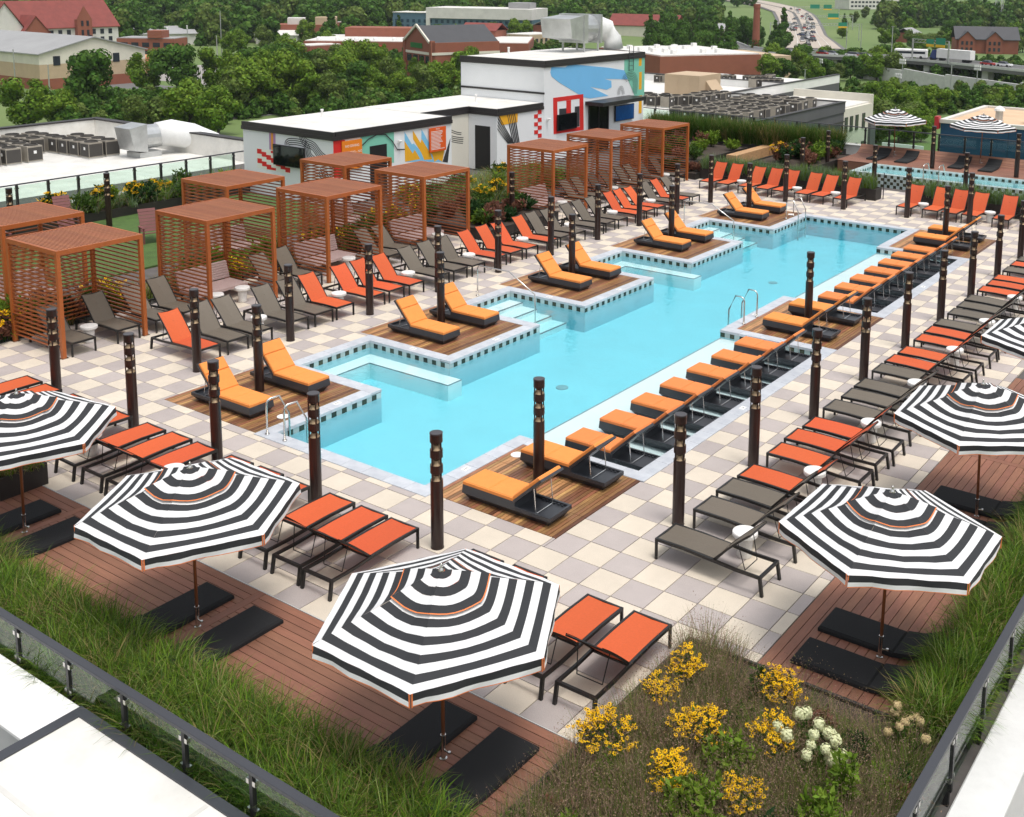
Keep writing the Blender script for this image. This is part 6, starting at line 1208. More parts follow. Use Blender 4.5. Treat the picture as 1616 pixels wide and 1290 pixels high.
b = Bld('small brick parking block beside the beige warehouse', (-370.2, 226.5), (-352, 238)); b.box('wall', m_brick, 0, 0, 0, b.w, 12, 8); b.box('roof', m_groof, .3, .3, 8.01, b.w-.3, 11.7, 8.3); b.windows(np.arange(1.5, b.w-2, 4), (2, 5), 2.6, 1.6); b.box('wall', m_brick, b.w*.55, -.5, 8.31, b.w*.8, 6, 11)
b = Bld('orange roofed low block right of the warehouse', (-312, 196), (-318.8, 211.3)); b.box('wall', wallmat('wall_orange', (.50, .20, .09)), 0, 0, 0, b.w, 14, 5); b.box('roof', mat('roof_orange', (.58, .26, .12), .8), .2, .2, 5.01, b.w-.2, 13.8, 5.3)
b = Bld('brick store with cream trimmed gable and green letters', (-245.0, 247.3), (-226.7, 240.9)); W_ = b.w; b.box('wall', m_brick, 0, 0, 0, W_, 24, 12); b.box('trim_band', m_cream, -.15, -.15, 8.2, W_+.15, 24.1, 9.0); b.tri('gable_wall', m_brick, 1, W_-1, -.02, 12, 17); b.gable('roof', m_dkroof, .8, 0, W_-.8, 24, 12, 17, 'y', .1)
for x in (.2, W_-1.4): b.box('corner_pier', m_brick, x, -.4, 0, x+1.4, 1, 12.6)
mb = MB()
for (xa, za), (xb, zb) in (((1, 12.1), (W_/2, 17.2)), ((W_-1, 12.1), (W_/2, 17.2))): mb.bar((xa, -.4*b.sg, za), (xb, -.4*b.sg, zb), .5, .7)
mb.obj('gable_trim', m_cream, b.t); b.windows(np.arange(2.5, W_-4, 4.2), (5.6, 2.0), 3, 2.2); mb = MB(); random.seed(11)
for k in range(6): x = 5.2+1.35*k; mb.box(x, -.25 if b.sg > 0 else .05, 10.0, x+1.0, -.05 if b.sg > 0 else .25, 11.6)
mb.obj('green_letters', mat('letters_green', (.02, .16, .035), .6), b.t)
b = Bld('long low brick mall behind the gabled store', (-320.2, 296.8), (-284.4, 322.1)); b.box('wall', m_brick, -20, 0, 0, b.w+25, 45, 6); b.box('roof', m_offw, -19.5, .5, 6.01, b.w+24.5, 44.5, 6.3); b.box('wall', m_brick, -10, 30, 6.31, b.w, 45, 10)
for k in range(9): mb = MB(); mb.lathe([(.9, 0), (.9, .7), (.5, 1.3)], 10); o = mb.obj('roof_vent', m_white, b.t); o.location = (-15+7.5*k, 4*b.sg, 6.31)
b.windows((-14, 6, 24), (2,), 5, 2.6, m=mat('awning_red', (.55, .07, .03), .7))
b = Bld('wide office with blue glass front and white upper block', (-416.4, 414.6), (-344.8, 442.5), -23.8); W_ = b.w; b.box('wall', mat('blue_glass', (.10, .17, .22), .2, var=.1, scale=.2), 0, 0, 0, W_, 30, 9.5); b.box('wall', m_offw, W_*.25, -1, 9.51, W_, 29, 15); b.box('wall', mat('blue_glass'.strip(), (.1, .17, .22)), 0, .5, 9.51, W_*.25-.02, 28, 12); b.box('roof', m_offw, -.3, .2, 12.01, W_*.25-.03, 28, 12.3); b.box('pier', m_offw, W_*.25, -1.2, 0, W_*.25+2, 0, 9.5); b.windows(np.arange(1.5, W_-2, 3.2), (1.5, 4.2, 7), 1.5, 1.7, m=mat('window_blue', (.03, .06, .09), .15)); b.box('roof_plant', m_groof, W_*.8, 8, 15.01, W_*.95, 20, 18)
b = Bld('small brick hall with red roof right of the mall', (-314.7, 353.7), (-299.1, 358.1)); b.box('wall', m_brick, 0, 0, 0, b.w, 12, 9); b.gable('roof', m_rroof, 0, 0, b.w, 12, 9, 12); b.windows(np.arange(2, b.w-2, 3.4), (2.5, 5.5), 1.3, 1.6)
b = Bld('brick block with grey penthouse left of the blue office', (-416.2, 339.0), (-401.7, 354.1)); b.box('wall', m_brick, 0, 0, 0, b.w+10, 16, 8); b.box('wall', m_offw, 4, 3, 8.01, 12, 13, 11); b.box('wall', m_tan, b.w-4, 1, 8.01, b.w+6, 15, 11.5)
b = Bld('low white shed in front of the brick block', (-408.6, 319.6), (-395.7, 332.8)); b.box('wall', m_offw, 0, 0, 0, b.w, 18, 4.2); b.gable('roof', m_offw, 0, 0, b.w, 18, 4.2, 6)
b = Bld('white sheds below the wooded hill at left', (-440, 270), (-425, 300)); b.box('wall', m_offw, 0, 0, 0, b.w, 14, 5); b.gable('roof', m_groof, 0, 0, b.w, 14, 5, 6.5)
b = Bld('long red roofed building above the ventilator', (-336.9, 500.7), (-299.2, 509.8)); b.box('wall', m_cream, 0, 0, 0, b.w, 16, 6); b.gable('roof', m_rroof, 0, 0, b.w, 16, 6, 12); b.tri('gable_wall', m_cream, b.w-12, b.w-2, -2.5, 6, 11); b.box('wall', m_cream, b.w-12, -2.5, 0, b.w-2, 0, 6); b.gable('roof', m_rroof, b.w-12, -2.5, b.w-2, 8, 6, 11.3, 'y', .4)
b = Bld('brick school with dark gabled roof at upper right', (-144.6, 499.3), (-123.4, 508.8)); b.box('wall', m_brick, 0, 0, 0, b.w+4, 16, 6.5); b.gable('roof', m_dkroof, 0, 0, b.w+4, 16, 6.5, 12)
for x in (1, 13): b.box('wall', m_brick, x, -2, 0, x+7, 0, 6.5); b.tri('gable_wall', m_brick, x, x+7, -2, 6.5, 10); b.gable('roof', m_dkroof, x, -2, x+7, 6, 6.5, 10.2, 'y', .4); b.windows((x+1, x+3, x+5), (1.2, 4), 1, 1.6, -2.1)
b = Bld('pale office slab on the distant fields at right', (-366.3, 919.5), (-336.8, 972.5), -18.2); b.box('wall', m_offw, 0, 0, 0, b.w, 20, 9); b.box('wall', m_tan, 10, 2, 9.01, b.w+20, 22, 17); b.windows(np.arange(2, b.w-2, 4), (2, 5.5), 2.6, 1.6)
for k, (p0, p1) in enumerate((((-607, 481.7), (-600, 502.3)), ((-579.1, 517.9), (-562.9, 537.6)))): b = Bld('brick houses %s on the wooded hill top' % ('left', 'right')[k], p0, p1, -14); b.box('wall', m_brick, 0, 0, 0, b.w, 14, 13); b.box('roof', m_tan, 0.3, .3, 13.01, b.w-.3, 13.7, 14); b.windows(np.arange(1.5, b.w-1.5, 3), (3, 6.5, 10), 1.3, 1.7)
for lab, x, y, w, dp, h, m_, rf in (('low white warehouse with grey roof below the left hill', -436.9, 277.8, 26, 16, 5, m_offw, 'g'), ('long tan roofed shed beside the left tree line', -428.4, 299.1, 30, 12, 4.5, m_tan, 'f'), ('white industrial hall at the foot of wooded hill', -453.4, 322, 24, 18, 6, m_offw, 'f'), ('small grey roofed depot left of the brick block', -425, 318, 14, 12, 5, m_cream, 'g'), ('low brick pavilion between trees left of the mall', -322.3, 276, 16, 10, 5, m_brick, 'f'),
        ('brick apartment row behind the belt of trees', -416.6, 366, 18, 12, 8, m_brick, 'f'), ('pale flat roofed store beside the blue office', -383.6, 366, 20, 14, 5, m_offw, 'f'), ('tan flat roofed store right of blue office', -312, 398, 22, 14, 5, m_tan, 'f'), ('brick hall with grey roof behind the ventilator', -322, 432, 24, 14, 8, m_brick, 'g'), ('small cream house beside the far red roof', -281, 526, 12, 10, 5, m_cream, 'g'), ('small brick house left of the dark roofed school', -186.6, 563, 12, 10, 5, m_brick, 'g')):
    b = Bld(lab, (x, y), (x, y+w)); b.box('wall', m_, 0, 0, 0, w, dp, h)
    if rf == 'g': b.gable('roof', m_groof, 0, 0, w, dp, h, h+2.6)
    else: b.box('roof', m_offw, .3, .3, h+.01, w-.3, dp-.3, h+.35)
    b.windows(np.arange(1.5, w-2, 3.6), (1.6,) if h < 6 else (1.6, 4.8), 1.7, 1.6)
# brick factory with chimneys
b = Bld('long brick factory with pale flat roof beside chimney', (-171, 294), (-156, 320)); b.box('wall', m_brick, -6, 0, 0, b.w+2, 45, 8); b.box('roof', m_roofw, -5.5, .5, 8.01, b.w+1.5, 44.5, 8.4); b.box('wall', m_tan, b.w+2.01, 0, 0, b.w+14, 30, 7.4)
for k in range(16): o = MB().box(0, 0, 0, 1.6, 1.6, 1.2).obj('roof_unit', m_white, b.t); o.location = (random.uniform(-4, b.w-2), random.uniform(4, 38)*b.sg, 8.41)
def chimney(label, x, y, h, r0):
    t = thing('chimney', label, 'chimney', (x, y, -24)); MB().lathe([(r0, 0), (r0*.82, h*.5), (r0*.68, h)], 16).obj('shaft', m_brick, t, smooth=False); MB().lathe([(r0*.78, h-1.2), (r0*.78, h+.3), (r0*.55, h+.31)], 16).obj('rim', m_brick, t)
    return t
ch_ = chimney('tall round brick chimney with ivy at its foot', -187.7, 383.1, 22.5, 1.75)
ivy = leaves(np.stack([np.cos(A_ := rng.uniform(0, 6.28, 1500))*1.75, np.sin(A_)*1.75, rng.uniform(0, 1, 1500)**1.6*9], 1), .55, leaf[1], 'ivy', aspect=.8); link('ivy', ivy, ch_)
chimney('short brick chimney stump left of the tall chimney', -202, 378.3, 7.5, 1.3)
b = Bld('grey glasshouse shed left of the tall chimney', (-212, 391.8), (-204.2, 399.3)); b.box('wall', m_offw, 0, 0, 0, b.w, 8, 3); b.gable('roof', m_groof, 0, 0, b.w, 8, 3, 4.6)
# ---- roofs of the neighbouring wings
m_ac = mat('ac_casing', (.29, .26, .215), .6, var=.15, scale=2); m_acd = mat('ac_grille', (.05, .045, .04), .7)
def make_ac():
    t = thing('ac_unit', '', 'air conditioner'); MB().box(-.42, -.42, .08, .42, .42, .92).obj('casing', m_ac, t)
    m = MB(); m.box(-.39, -.425, .14, .39, -.421, .84); m.box(.421, -.39, .14, .425, .39, .84); m.obj('coil_grille', m_acd, t); m = MB(); m.lathe([(.37, .921), (.37, .98), (.31, .985), (.31, .93)], 14); m.obj('fan_guard', m_acd, t); MB().box(-.40, -.40, 0, .40, .40, .079).obj('base', m_conc, t); MB().box(-.08, -.43, .5, .08, -.4255, .66).obj('nameplate', m_white, t)
    return t
AC = None; nac = {}
def ac(x, y, z, where):
    global AC
    nac[where] = nac.get(where, 0)+1; l = 'brown-grey air conditioning unit, %s counted %s' % (ORD[(nac[where]-1) % 69], where)
    if AC is None: AC = make_ac(); AC.location = (x, y, z); AC['label'] = l; AC['group'] = 'air conditioning units'; return
    dup(AC, (x, y, z), random.choice((0, 0, R(90))), l, 'air conditioning units', scale=1.25 if x > -53 else 1.1)
nb = thing('neighbour_block', 'neighbouring block with white walled roof at left', 'building', (-55, 22, 0))
MB().box(-7, -36, -24, 12, 8.2, -2.25).obj('wall', m_cream, nb); MB().box(-6.6, -35.6, -2.24, 11.6, 7.8, -2.0).obj('roof', m_roofw, nb)
for a in ((-7.1, -36, -6.6, 8.3), (-6.59, 7.8, 12.1, 8.3)): MB().box(a[0], a[1], -2.24, a[2], a[3], -.72).obj('parapet', m_roofw, nb); MB().box(a[0]-.05, a[1]-.05, -.715, a[2]+.05, a[3]+.05, -.62).obj('coping_strip', m_fas, nb)
MB().box(11.0, -36, -2.0, 11.6, -2.0, -1.7).obj('coping_strip', m_fas, nb)
for x0, x1, y0, y1 in ((-60.3, -54.6, 19.6, 22.4), (-60.6, -57.5, 23.6, 25.0), (-57.6, -54.0, 25.0, 27.2)):
    for x in np.arange(x0, x1, 1.15):
        for y in np.arange(y0, y1, 1.25): ac(x+J(.1), y+J(.1), -2.0, 'from the back on the left white roof')
dt = thing('roof_duct', 'wide white wrapped duct with galvanised intake on left roof', 'duct', (-52.2, 27.9, -2.0)); MB().hexa([(-1.0, -1.6, .5), (.6, -1.6, .5), (.6, -.7, .35), (-1.0, -.7, .35), (-1.0, -1.9, 1.9), (.6, -1.9, 1.9), (.6, -.7, 2.1), (-1.0, -.7, 2.1)]).obj('intake_hood', m_galv, dt); MB().tube([(-.2, -.69, 1.2), (-.2, .5, 1.2)], .75, 20).obj('fan_drum', m_galv, dt); MB().tube([(-.2, .51, 1.25), (0, 1.3, 1.3), (.6, 2.4, 1.0), (1.6, 3.2, .5), (2.2, 3.5, -.1)], [.78, .85, .85, .8, .7], 16).obj('wrapped_duct', m_wrap, dt, smooth=True); MB().box(-.9, -1.2, 0, .5, .3, .34).obj('base_frame', m_galv, dt)
# right: white roof, charcoal wing, beige wing, blue store
nr = thing('neighbour_block', 'neighbouring block with white roof full of air conditioners', 'building', (-48, 92, 0)); MB().box(-22, -17, -24, 14.2, 3.4, -4.2).obj('wall', m_greyw, nr); MB().box(-22, 3.41, -24, 1.0, 34, -4.2).obj('wall', m_greyw, nr); MB().box(-21.5, -16.5, -4.19, 13.9, 3.0, -4.0).obj('roof', m_roofw, nr); MB().box(-21.5, 3.01, -4.19, .8, 33.5, -4.0).obj('roof', m_roofw, nr)
for a in ((13.9, -17, 14.3, 3.4), (1.0, 3.0, 13.89, 3.4), (.6, 3.41, 1.0, 34), (-22, 18, .59, 18.4)): MB().box(a[0], a[1], -4.19, a[2], a[3], -3.15).obj('parapet', m_greyw if a[0] > 13 else m_white, nr); MB().box(a[0]-.06, a[1]-.06, -3.145, a[2]+.06, a[3]+.06, -3.05).obj('coping_strip', m_fas, nr)
for k in range(5): MB().box(14.31, -16+4.2*k, -11, 14.4, -14.9+4.2*k, -8.8).obj('window', m_win, nr)
for z in (-5.2, -8.4): MB().box(14.305, -17, z, 14.36, 3.4, z+.12).obj('wall_joint', m_fas, nr)
for x0, x1, y0, y1, w in ((-48.6, -45.6, 88.5, 94.5, 'on the middle of the right white roof'), (-43.5, -36, 90, 94, 'on the far side of the right white roof'), (-43.5, -35.8, 77.5, 88, 'on the near side of the right white roof'), (-52.5, -48.5, 85.5, 88, 'beside the tan roof plant')):
    for x in np.arange(x0, x1, 1.65):
        for y in np.arange(y0, y1, 1.9): ac(x+J(.2), y+J(.35), -4.0, w)
for x0, y0 in ((-59, 112), (-55, 115), (-51.5, 110), (-64, 108)):
    for k in range(5): ac(x0+1.0*k*.55, y0+1.05*k*.5, -4.0, 'in short rows at the back of right roof')
tu = thing('roof_plant_unit', 'tan box shaped rooftop air handler with hood', 'air handler', (-51.5, 94.8, -4.0)); MB().box(-2.2, -2.4, .3, 2.2, 2.4, 2.8).obj('casing', m_tan, tu); MB().hexa([(2.21, -1, 1.2), (3.1, -1, 1.1), (3.1, 1.4, 1.1), (2.21, 1.4, 1.2), (2.21, -1, 2.2), (3.0, -1, 1.25), (3.0, 1.4, 1.25), (2.21, 1.4, 2.2)]).obj('hood', m_tan, tu); MB().box(-2.4, -2.6, 0, 2.4, 2.6, .29).obj('base', m_galv, tu)
for k in range(3): MB().box(-1.8+1.4*k, -2.42, .5, -.6+1.4*k, -2.401, 2.6).obj('access_panel', m_tan, tu)
pf = thing('pipe_rack', 'black tube rack with white and coloured boxes on roof', 'rack', (-50.5, 82.5, -4.0))
for k in range(5): MB().bar((-3+1.6*k, 0, 0), (-3+1.6*k, 0, 1.8), .08).obj('upright', m_dark, pf)
MB().bar((-3.1, 0, 1.7), (3.5, 0, 1.7), .08).obj('beam', m_dark, pf)
wb_ = thing('neighbour_block', 'cream wing with rows of dark windows at right', 'building', (-37.2, 104, 0)); MB().box(-9, -3.5, -24, 1.2, 5.5, -4.6).obj('wall', m_cream, wb_); MB().box(-8.6, -3.1, -4.59, .8, 5.1, -4.45).obj('roof', m_roofw, wb_); MB().box(-8.6, 5.1, -4.59, 1.2, 5.5, -3.6).obj('parapet', m_cream, wb_); MB().box(1.19, 4.2, -24, 1.5, 5.8, -6.5).obj('corner_cladding', m_greyw, wb_); MB().box(1.21, -3.4, -16, 1.26, 4.1, -11).obj('brick_panel', m_brick, wb_)
for z in (-7.2, -10.4, -13.6, -17):
    for y in (-2.9, -1.4, .2, 2.2): MB().box(1.205, y, z, 1.30, y+.75, z+1.7).obj('window', m_win, wb_)
bb = thing('neighbour_block', 'dark blue store with tan flat roof behind spa deck', 'building', (-21.1, 87.0, 0)); MB().box(0, 0, -24, 36, 14, -3.35).obj('wall', m_bluew, bb); MB().box(.4, .4, -3.34, 35.6, 13.6, -3.2).obj('roof', mat('roof_gravel', (.60, .42, .27), .9, var=.12, scale=.5), bb)
for a in ((-.1, -.12, 36, .4), (-.1, .41, .4, 13.6), (-.1, 13.61, 36, 14.1)): MB().box(a[0], a[1], -3.34, a[2], a[3], -3.0).obj('roof_edge', m_offw, bb)
for k in range(5): MB().box(6+6*k, -.03, -24, 6.06+6*k, -.001, -3.4).obj('wall_joint', mat('joint', (.008, .03, .07), .8), bb)
mb = MB(); mb.box(-.45, -.5, -3.9, -.11, .3, -2.75); mb.obj('red_sign_panel', mat('sign_red', (.45, .02, .03), .5), bb)
for k, (x, y) in enumerate(((4.2, 3.5), (6.9, 3.6), (10, 3.4))):
    t = thing('roof_vent', 'capped round roof vent, %s from left on blue store' % ORD[k], 'vent', (-21.1+x, 87+y, -3.2), 0, 'roof vents on the blue store'); MB().lathe([(.42, 0), (.35, .1), (.35, .95)], 14).obj('stack', m_galv, t); MB().lathe([(.5, .96), (.45, 1.15), (.1, 1.4)], 14).obj('cap', m_white, t)
for k, x in enumerate((6.0, 7.6, 9.2, 10.2)):
    t = thing('vent_pipe', 'white bent vent pipe, %s from left on blue store roof' % ORD[k], 'pipe', (-21.1+x, 97.5, -3.2), 0, 'bent vent pipes on the blue store'); MB().tube([(0, 0, 0), (0, 0, 1.55), (.1, 0, 1.75), (.55 if k else -.9, 0, 1.8)], .12, 10).obj('pipe', m_white, t)
t = thing('roof_vent', 'hooded vent cowl at the back of blue store roof', 'vent', (-9.0, 98.5, -3.2)); MB().box(-.4, -.4, 0, .4, .4, 1.1).obj('stack', m_galv, t); MB().lathe([(1.0, 1.11), (.9, 1.25), (.1, 1.8)], 4).obj('cap', m_white, t)
# street sign with red script on white below the blue store
sg = thing('store_sign', 'white roadside sign with red script beyond the far railing', 'sign', (-23.2, 84, -5.5)); MB().box(-2.2, -.1, -1, 1.6, .1, .3).obj('panel', m_white, sg); text('Coco', 1.0, mat('script_red', (.55, .03, .02), .5), (-.3, -.11, -.35), (R(90), 0, 0), sg)
# ---- highway
RLT = [(-211.8, 433.2, -24.0), (-217.7, 462.4, -24.0), (-242.1, 520.7, -24.0), (-287.3, 617.8, -23.9), (-327.7, 698.8, -23.0), (-365.0, 772.8, -21.6), (-398.5, 837.7, -20.1), (-443.7, 902.8, -18.3), (-496.2, 960.6, -16.4), (-543.7, 1002.9, -15.0), (-700, 1120, -10)]
RRT = [(-186.5, 447.1, -24.0), (-190.2, 477.7, -24.0), (-212.3, 521.5, -24.0), (-245.3, 585.7, -24.0), (-284.2, 670.3, -23.5), (-324.3, 755.7, -22.2), (-359.1, 825.4, -20.7), (-402.3, 899.9, -18.8), (-463.4, 976.4, -16.5), (-515.4, 1032.5, -14.7), (-672, 1150, -10)]
def ribbon(name, Lp, Rp, f0, f1, m, dz):
    mb = MB()
    for (a, b), (c, d) in zip(zip(Lp, Lp[1:]), zip(Rp, Rp[1:])):
        A, B, C_, D = Vector(a), Vector(b), Vector(c), Vector(d)
        for k in range(4):
            u0, u1 = k/4, (k+1)/4; l0, l1, q0, q1 = A.lerp(B, u0), A.lerp(B, u1), C_.lerp(D, u0), C_.lerp(D, u1)
            P_ = [l0.lerp(q0, f0), l0.lerp(q0, f1), l1.lerp(q1, f1), l1.lerp(q1, f0)]; P_ = [(p.x, p.y, max(p.z, float(gz(p.x, p.y)))+dz) for p in P_]; mb.quad(*P_)
    return mb.obj(name, m)
hw = struct(ribbon('highway', RLT, RRT, -.06, 1.06, m_asph, .5)); struct(ribbon('highway_lanes', RLT[1:], RRT[1:], .02, .47, m_road, .8)); struct(ribbon('highway_lanes', RLT[1:], RRT[1:], .55, .98, m_road, .8))
for f in (.17, .32, .69, .83): ribbon('lane_line', RLT[1:], RRT[1:], f, f+.008, m_line, .95).parent = hw
BR = [(-235, 420), (-187.16, 367.28), (-166.93, 345.32), (-144.1, 342.66), (-137.06, 353.42), (-121.55, 360.37), (-101.84, 352.95), (-74.46, 336.28), (-30, 310)]
BR = [Vector((x*1.0, y)) for x, y in ((-240, 440), (-196, 380), (-170, 362), (-146, 366), (-122, 368), (-102, 362), (-74, 346), (-30, 318))]
bd = thing('highway_bridge', 'long low highway bridge crossing below the brick chimney', 'bridge', (0, 0, 0)); mb = MB(); m2 = MB()
for a, b_ in zip(BR, BR[1:]):
    d = (b_-a).normalized(); n_ = Vector((-d.y, d.x))*6
    mb.hexa([(*(a-n_), -19.4), (*(b_-n_), -19.4), (*(b_+n_), -19.4), (*(a+n_), -19.4), (*(a-n_), -18.2), (*(b_-n_), -18.2), (*(b_+n_), -18.2), (*(a+n_), -18.2)])
    for s in (-1, 1): m2.bar((*(a+n_*s), -17.9), (*(b_+n_*s), -17.9), .3, .8)
mb.obj('deck', m_asph, bd); m2.obj('barrier', m_conc, bd)
for k, (x, y) in enumerate(((-190, 372), (-170, 362), (-158, 364), (-146, 366), (-134, 367), (-112, 364), (-90, 355))): MB().box(x-1, y-4, -24.5, x+1, y+4, -19.41).obj('pier', m_conc, bd)
rw = thing('retaining_wall', 'long pale concrete retaining wall in right valley', 'wall', (0, 0, -24)); W3 = [(-128, 345), (-112, 338), (-94.8, 326), (-69.6, 314), (-40, 300)]; mb = MB()
for a, b_ in zip(W3, W3[1:]): mb.bar((*a, 2.2), (*b_, 1.6), .8, 5.2)
mb.obj('wall', m_conc, rw)
# vehicles
CC = [((.75, .75, .75), 'white'), ((.02, .02, .022), 'black'), ((.35, .36, .38), 'silver'), ((.40, .02, .02), 'red'), ((.03, .05, .12), 'blue')]
CV = []
for c, n_ in CC:
    mb = MB(); mb.hexa([(-2.2, -.9, .35), (2.2, -.9, .35), (2.2, .9, .35), (-2.2, .9, .35), (-2.2, -.88, .85), (2.15, -.85, .8), (2.15, .85, .8), (-2.2, .88, .85)]); mb.hexa([(-1.7, -.8, .86), (1.0, -.8, .82), (1.0, .8, .82), (-1.7, .8, .86), (-1.3, -.65, 1.45), (.3, -.65, 1.45), (.3, .65, 1.45), (-1.3, .65, 1.45)], 1)
    for x in (-1.35, 1.35):
        for y in (-.92, .72): mb.tube([(x, y, .33), (x, y+.2, .33)], .33, 8, mi=2)
    CV.append((mb.mesh('car', [mat('car_'+n_, c, .3), m_win, m_black]), n_))
for k, (x, y, z, a) in enumerate(CARS):
    me, n_ = CV[random.choice((0, 0, 1, 1, 2, 2, 3, 4))]; o = link('car', me, None, (x, y, z+.85 if z > -17.9 or z < -18.1 else -18.15), a); o.scale = (1.15,)*3
    tag(o, '%s car, %s down the queue on the distant highway' % (n_, ORD[k]) if k < 46 else ('%s car, %s on the emptier far carriageway' % (n_, ORD[k-46]) if k < 60 else '%s car, %s along the low highway bridge' % (n_, ORD[k-60])), 'car', 'cars on the distant highway')
tk = thing('semi_truck', 'white trailer truck with blue cab on right highway', 'truck', (-106, 365.5, -18.1), R(160)); MB().box(-9, -1.3, 1.0, 4.6, 1.3, 4.0).obj('trailer', m_white, tk); MB().hexa([(4.9, -1.2, .6), (7.6, -1.2, .6), (7.6, 1.2, .6), (4.9, 1.2, .6), (4.9, -1.2, 3.6), (6.6, -1.1, 3.5), (6.6, 1.1, 3.5), (4.9, 1.2, 3.6)]).obj('cab', mat('truck_blue', (.02, .04, .16), .35), tk)
for x in (-7.5, -6.3, 3.0, 6.8): MB().tube([(x, -1.32, .5), (x, 1.32, .5)], .5, 10).obj('wheel_pair', m_black, tk)
tk = thing('coach', 'white and lilac coach on right highway left of truck', 'bus', (-121, 370, -18.1), R(8)); MB().box(-5.5, -1.25, .5, 5.5, 1.25, 3.3, b=.3).obj('body', m_white, tk); MB().box(-5, -1.27, 1.7, 5, 1.27, 2.5).obj('window_band', m_win, tk)
for x in (-3.6, 3.6): MB().tube([(x, -1.27, .5), (x, 1.27, .5)], .5, 10).obj('wheel_pair', m_black, tk)
for k, (x, y, z, a, nm) in enumerate(((-232, 150, -24, .6, 'black'), (-226, 138, -24, 1.0, 'silver'), (-212, 156, -24, .4, 'white'), (-246, 175, -24, .3, 'silver'))):
    o = link('car', [m for m, q in CV if q == nm][0], None, (x, y, z+.05), a); tag(o, '%s car parked beside the dark tree at far left, %s one' % (nm, ORD[k]), 'car', 'cars parked at far left')
struct(MB().box(-250, 125, -24.2, -200, 160, -23.93).obj('parking_street', m_asph)); struct(MB().box(-300, 170, -24.2, -215, 182, -23.95).obj('parking_street', m_asph)); struct(MB().box(-330, 190, -24.2, -250, 240, -23.96).obj('parking_lot', mat('lot', (.30, .28, .26), .9, var=.1, scale=.05)))
# sign gantries
m_sgg = mat('sign_green', (.01, .22, .13), .5); m_sgy = mat('sign_yellow', (.75, .45, .02), .5)
def gantry(label, a, b_, z, h, signs, w0=0):
    t = thing('sign_gantry', label, 'sign', (a[0], a[1], z)); d = Vector((b_[0]-a[0], b_[1]-a[1])); l = d.length; t.rotation_euler = (0, 0, math.atan2(d.y, d.x))
    for x in (0, l): MB().bar((x, 0, 0), (x, 0, h), .4).obj('upright', m_galv, t)
    m = MB()
    for zz in (h-.1, h-1.2): m.bar((0, 0, zz), (l, 0, zz), .2)
    for k in range(int(l/1.5)): m.bar((k*1.5, 0, h-1.2), (k*1.5+1.5, 0, h-.1), .1)
    m.obj('truss', m_galv, t)
    for x, w, hh, c in signs: p = MB().box(x, -.4, h-1.4, x+w, -.3, h-1.4+hh).obj('sign_board', m_sgg, t); (MB().box(x, -.42, h-2.3, x+w, -.32, h-1.41).obj('exit_strip', m_sgy, t) if c else None)
gantry('overhead gantry with two green and yellow signs on right highway', (-117.5, 361), (-103, 354), -18.2, 7.5, [(6.5, 3.2, 1.6, 1), (10.7, 4, 2.2, 1)])
gantry('overhead gantry across the queueing lanes with green signs', (-285, 648), (-262, 668), -23.5, 9, [(14, 7, 2.6, 1)]); gantry('overhead gantry with grey truss farther up the highway', (-256.6, 538), (-215, 560), -24, 9, [(36, 5, 2, 1)]); gantry('green and yellow sign gantry far up the highway', (-352, 775), (-322, 790), -21.8, 9, [(12, 7, 3, 0), (22, 6, 3, 1)])
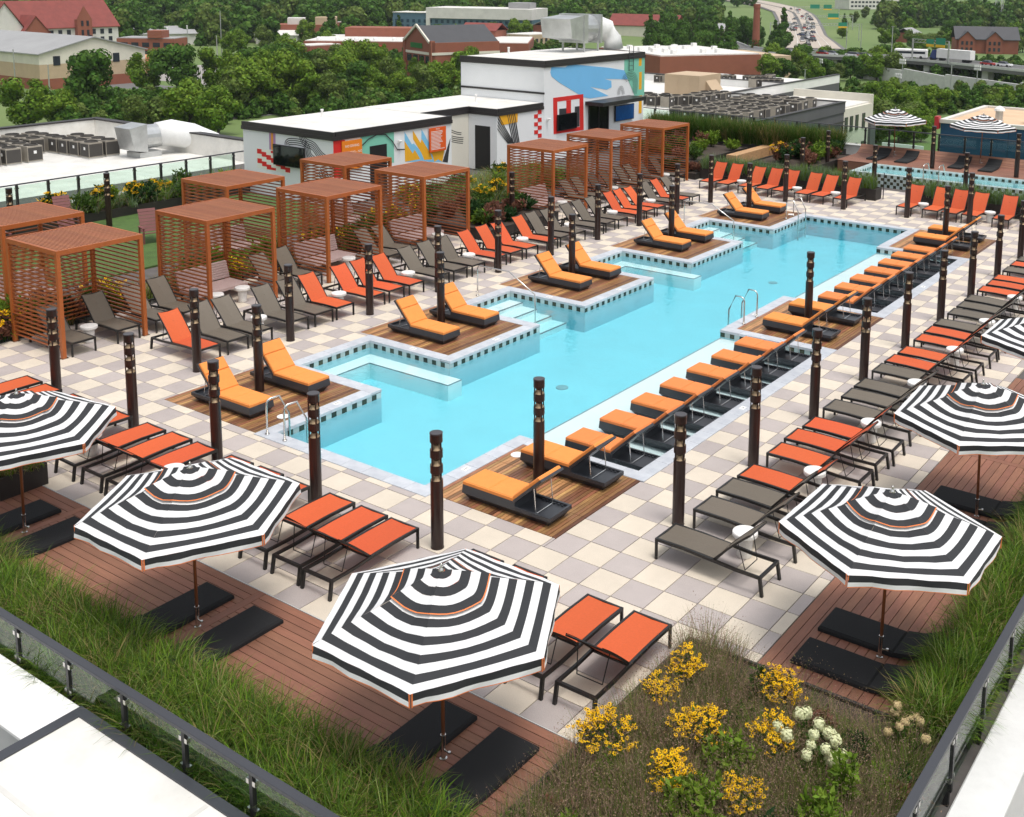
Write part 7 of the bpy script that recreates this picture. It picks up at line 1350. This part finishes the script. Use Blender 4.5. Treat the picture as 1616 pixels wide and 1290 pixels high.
# masts and poles
def mast(label, x, y, z, h, kind):
    t = thing('floodlight_mast' if kind else 'lamp_pole', label, 'mast' if kind else 'pole', (x, y, z), R(-30)); MB().tube([(0, 0, 0), (0, 0, h)], [.22, .13], 8).obj('pole', m_galv, t)
    if kind:
        m = MB()
        for i in range(3):
            for j in range(2): m.box(-1.3+.9*i, -.2, h+.1+.75*j, -.6+.9*i, .15, h+.65+.75*j)
        m.obj('floodlights', m_white, t); MB().bar((-1.4, 0, h), (1.4, 0, h), .15).obj('crossarm', m_galv, t)
    else: MB().bar((-.9, 0, h), (.9, 0, h), .12).obj('crossarm', m_galv, t)
for k, (x, y, h, kd) in enumerate(((-100.3, 302.7, 9, 1), (-96.4, 288.6, 6, 1), (-82, 314, 7.5, 1), (-125.2, 362.1, 17, 0), (-80, 282.8, 11, 0), (-185.6, 470.4, 14, 0), (-177.4, 467.1, 13, 0), (-133.9, 310.1, 5, 0), (-132.9, 319.1, 6.5, 1), (-384.9, 257.9, 9, 1), (-370.3, 272.2, 17, 0), (-394.7, 274.0, 9, 1), (-300, 150.9, 11, 0), (-278, 148.2, 8, 0), (-330, 240, 10, 0))):
    mast('%s, %s in the view beyond the terrace' % ('floodlight mast with lamp cluster' if kd else 'thin grey lamp pole', ORD[k]), x, y, -24, h, kd)
tw = thing('transmission_tower', 'lattice transmission tower on the fields at upper right', 'tower', (-196, 760, -22)); mb = MB()
for s in (-1, 1):
    for q in (-1, 1): mb.bar((s*3.5, q*3.5, 0), (s*.7, q*.7, 30), .3)
for k in range(8):
    z0, z1 = 30*k/8, 30*(k+1)/8; w0, w1 = 3.5-2.8*k/8, 3.5-2.8*(k+1)/8
    for s in (-1, 1): mb.bar((-w0, s*w0, z0), (w1, s*w1, z1), .18); mb.bar((s*w0, -w0, z0), (s*w1, w1, z1), .18)
for z in (21, 25, 29): mb.bar((-6, 0, z), (6, 0, z), .3)
mb.obj('lattice', m_galv, tw)
# ---- air
hz = MB().box(CX-3400, CY-3400, -25.5, CX+3400, CY+3400, 46).obj('haze', None); hz.data.materials.clear()
hm = bpy.data.materials.new('haze_air'); hm.use_nodes = True; N = hm.node_tree.nodes; L = hm.node_tree.links; N.clear(); out = N.new('ShaderNodeOutputMaterial'); pv = N.new('ShaderNodeVolumePrincipled'); pv.inputs['Color'].default_value = (.80, .87, .95, 1); pv.inputs['Density'].default_value = 0.00006; L.new(pv.outputs[0], out.inputs['Volume'])
hz.data.materials.append(hm); stuff(hz); hz['label'] = 'thin summer haze over the distant hills'
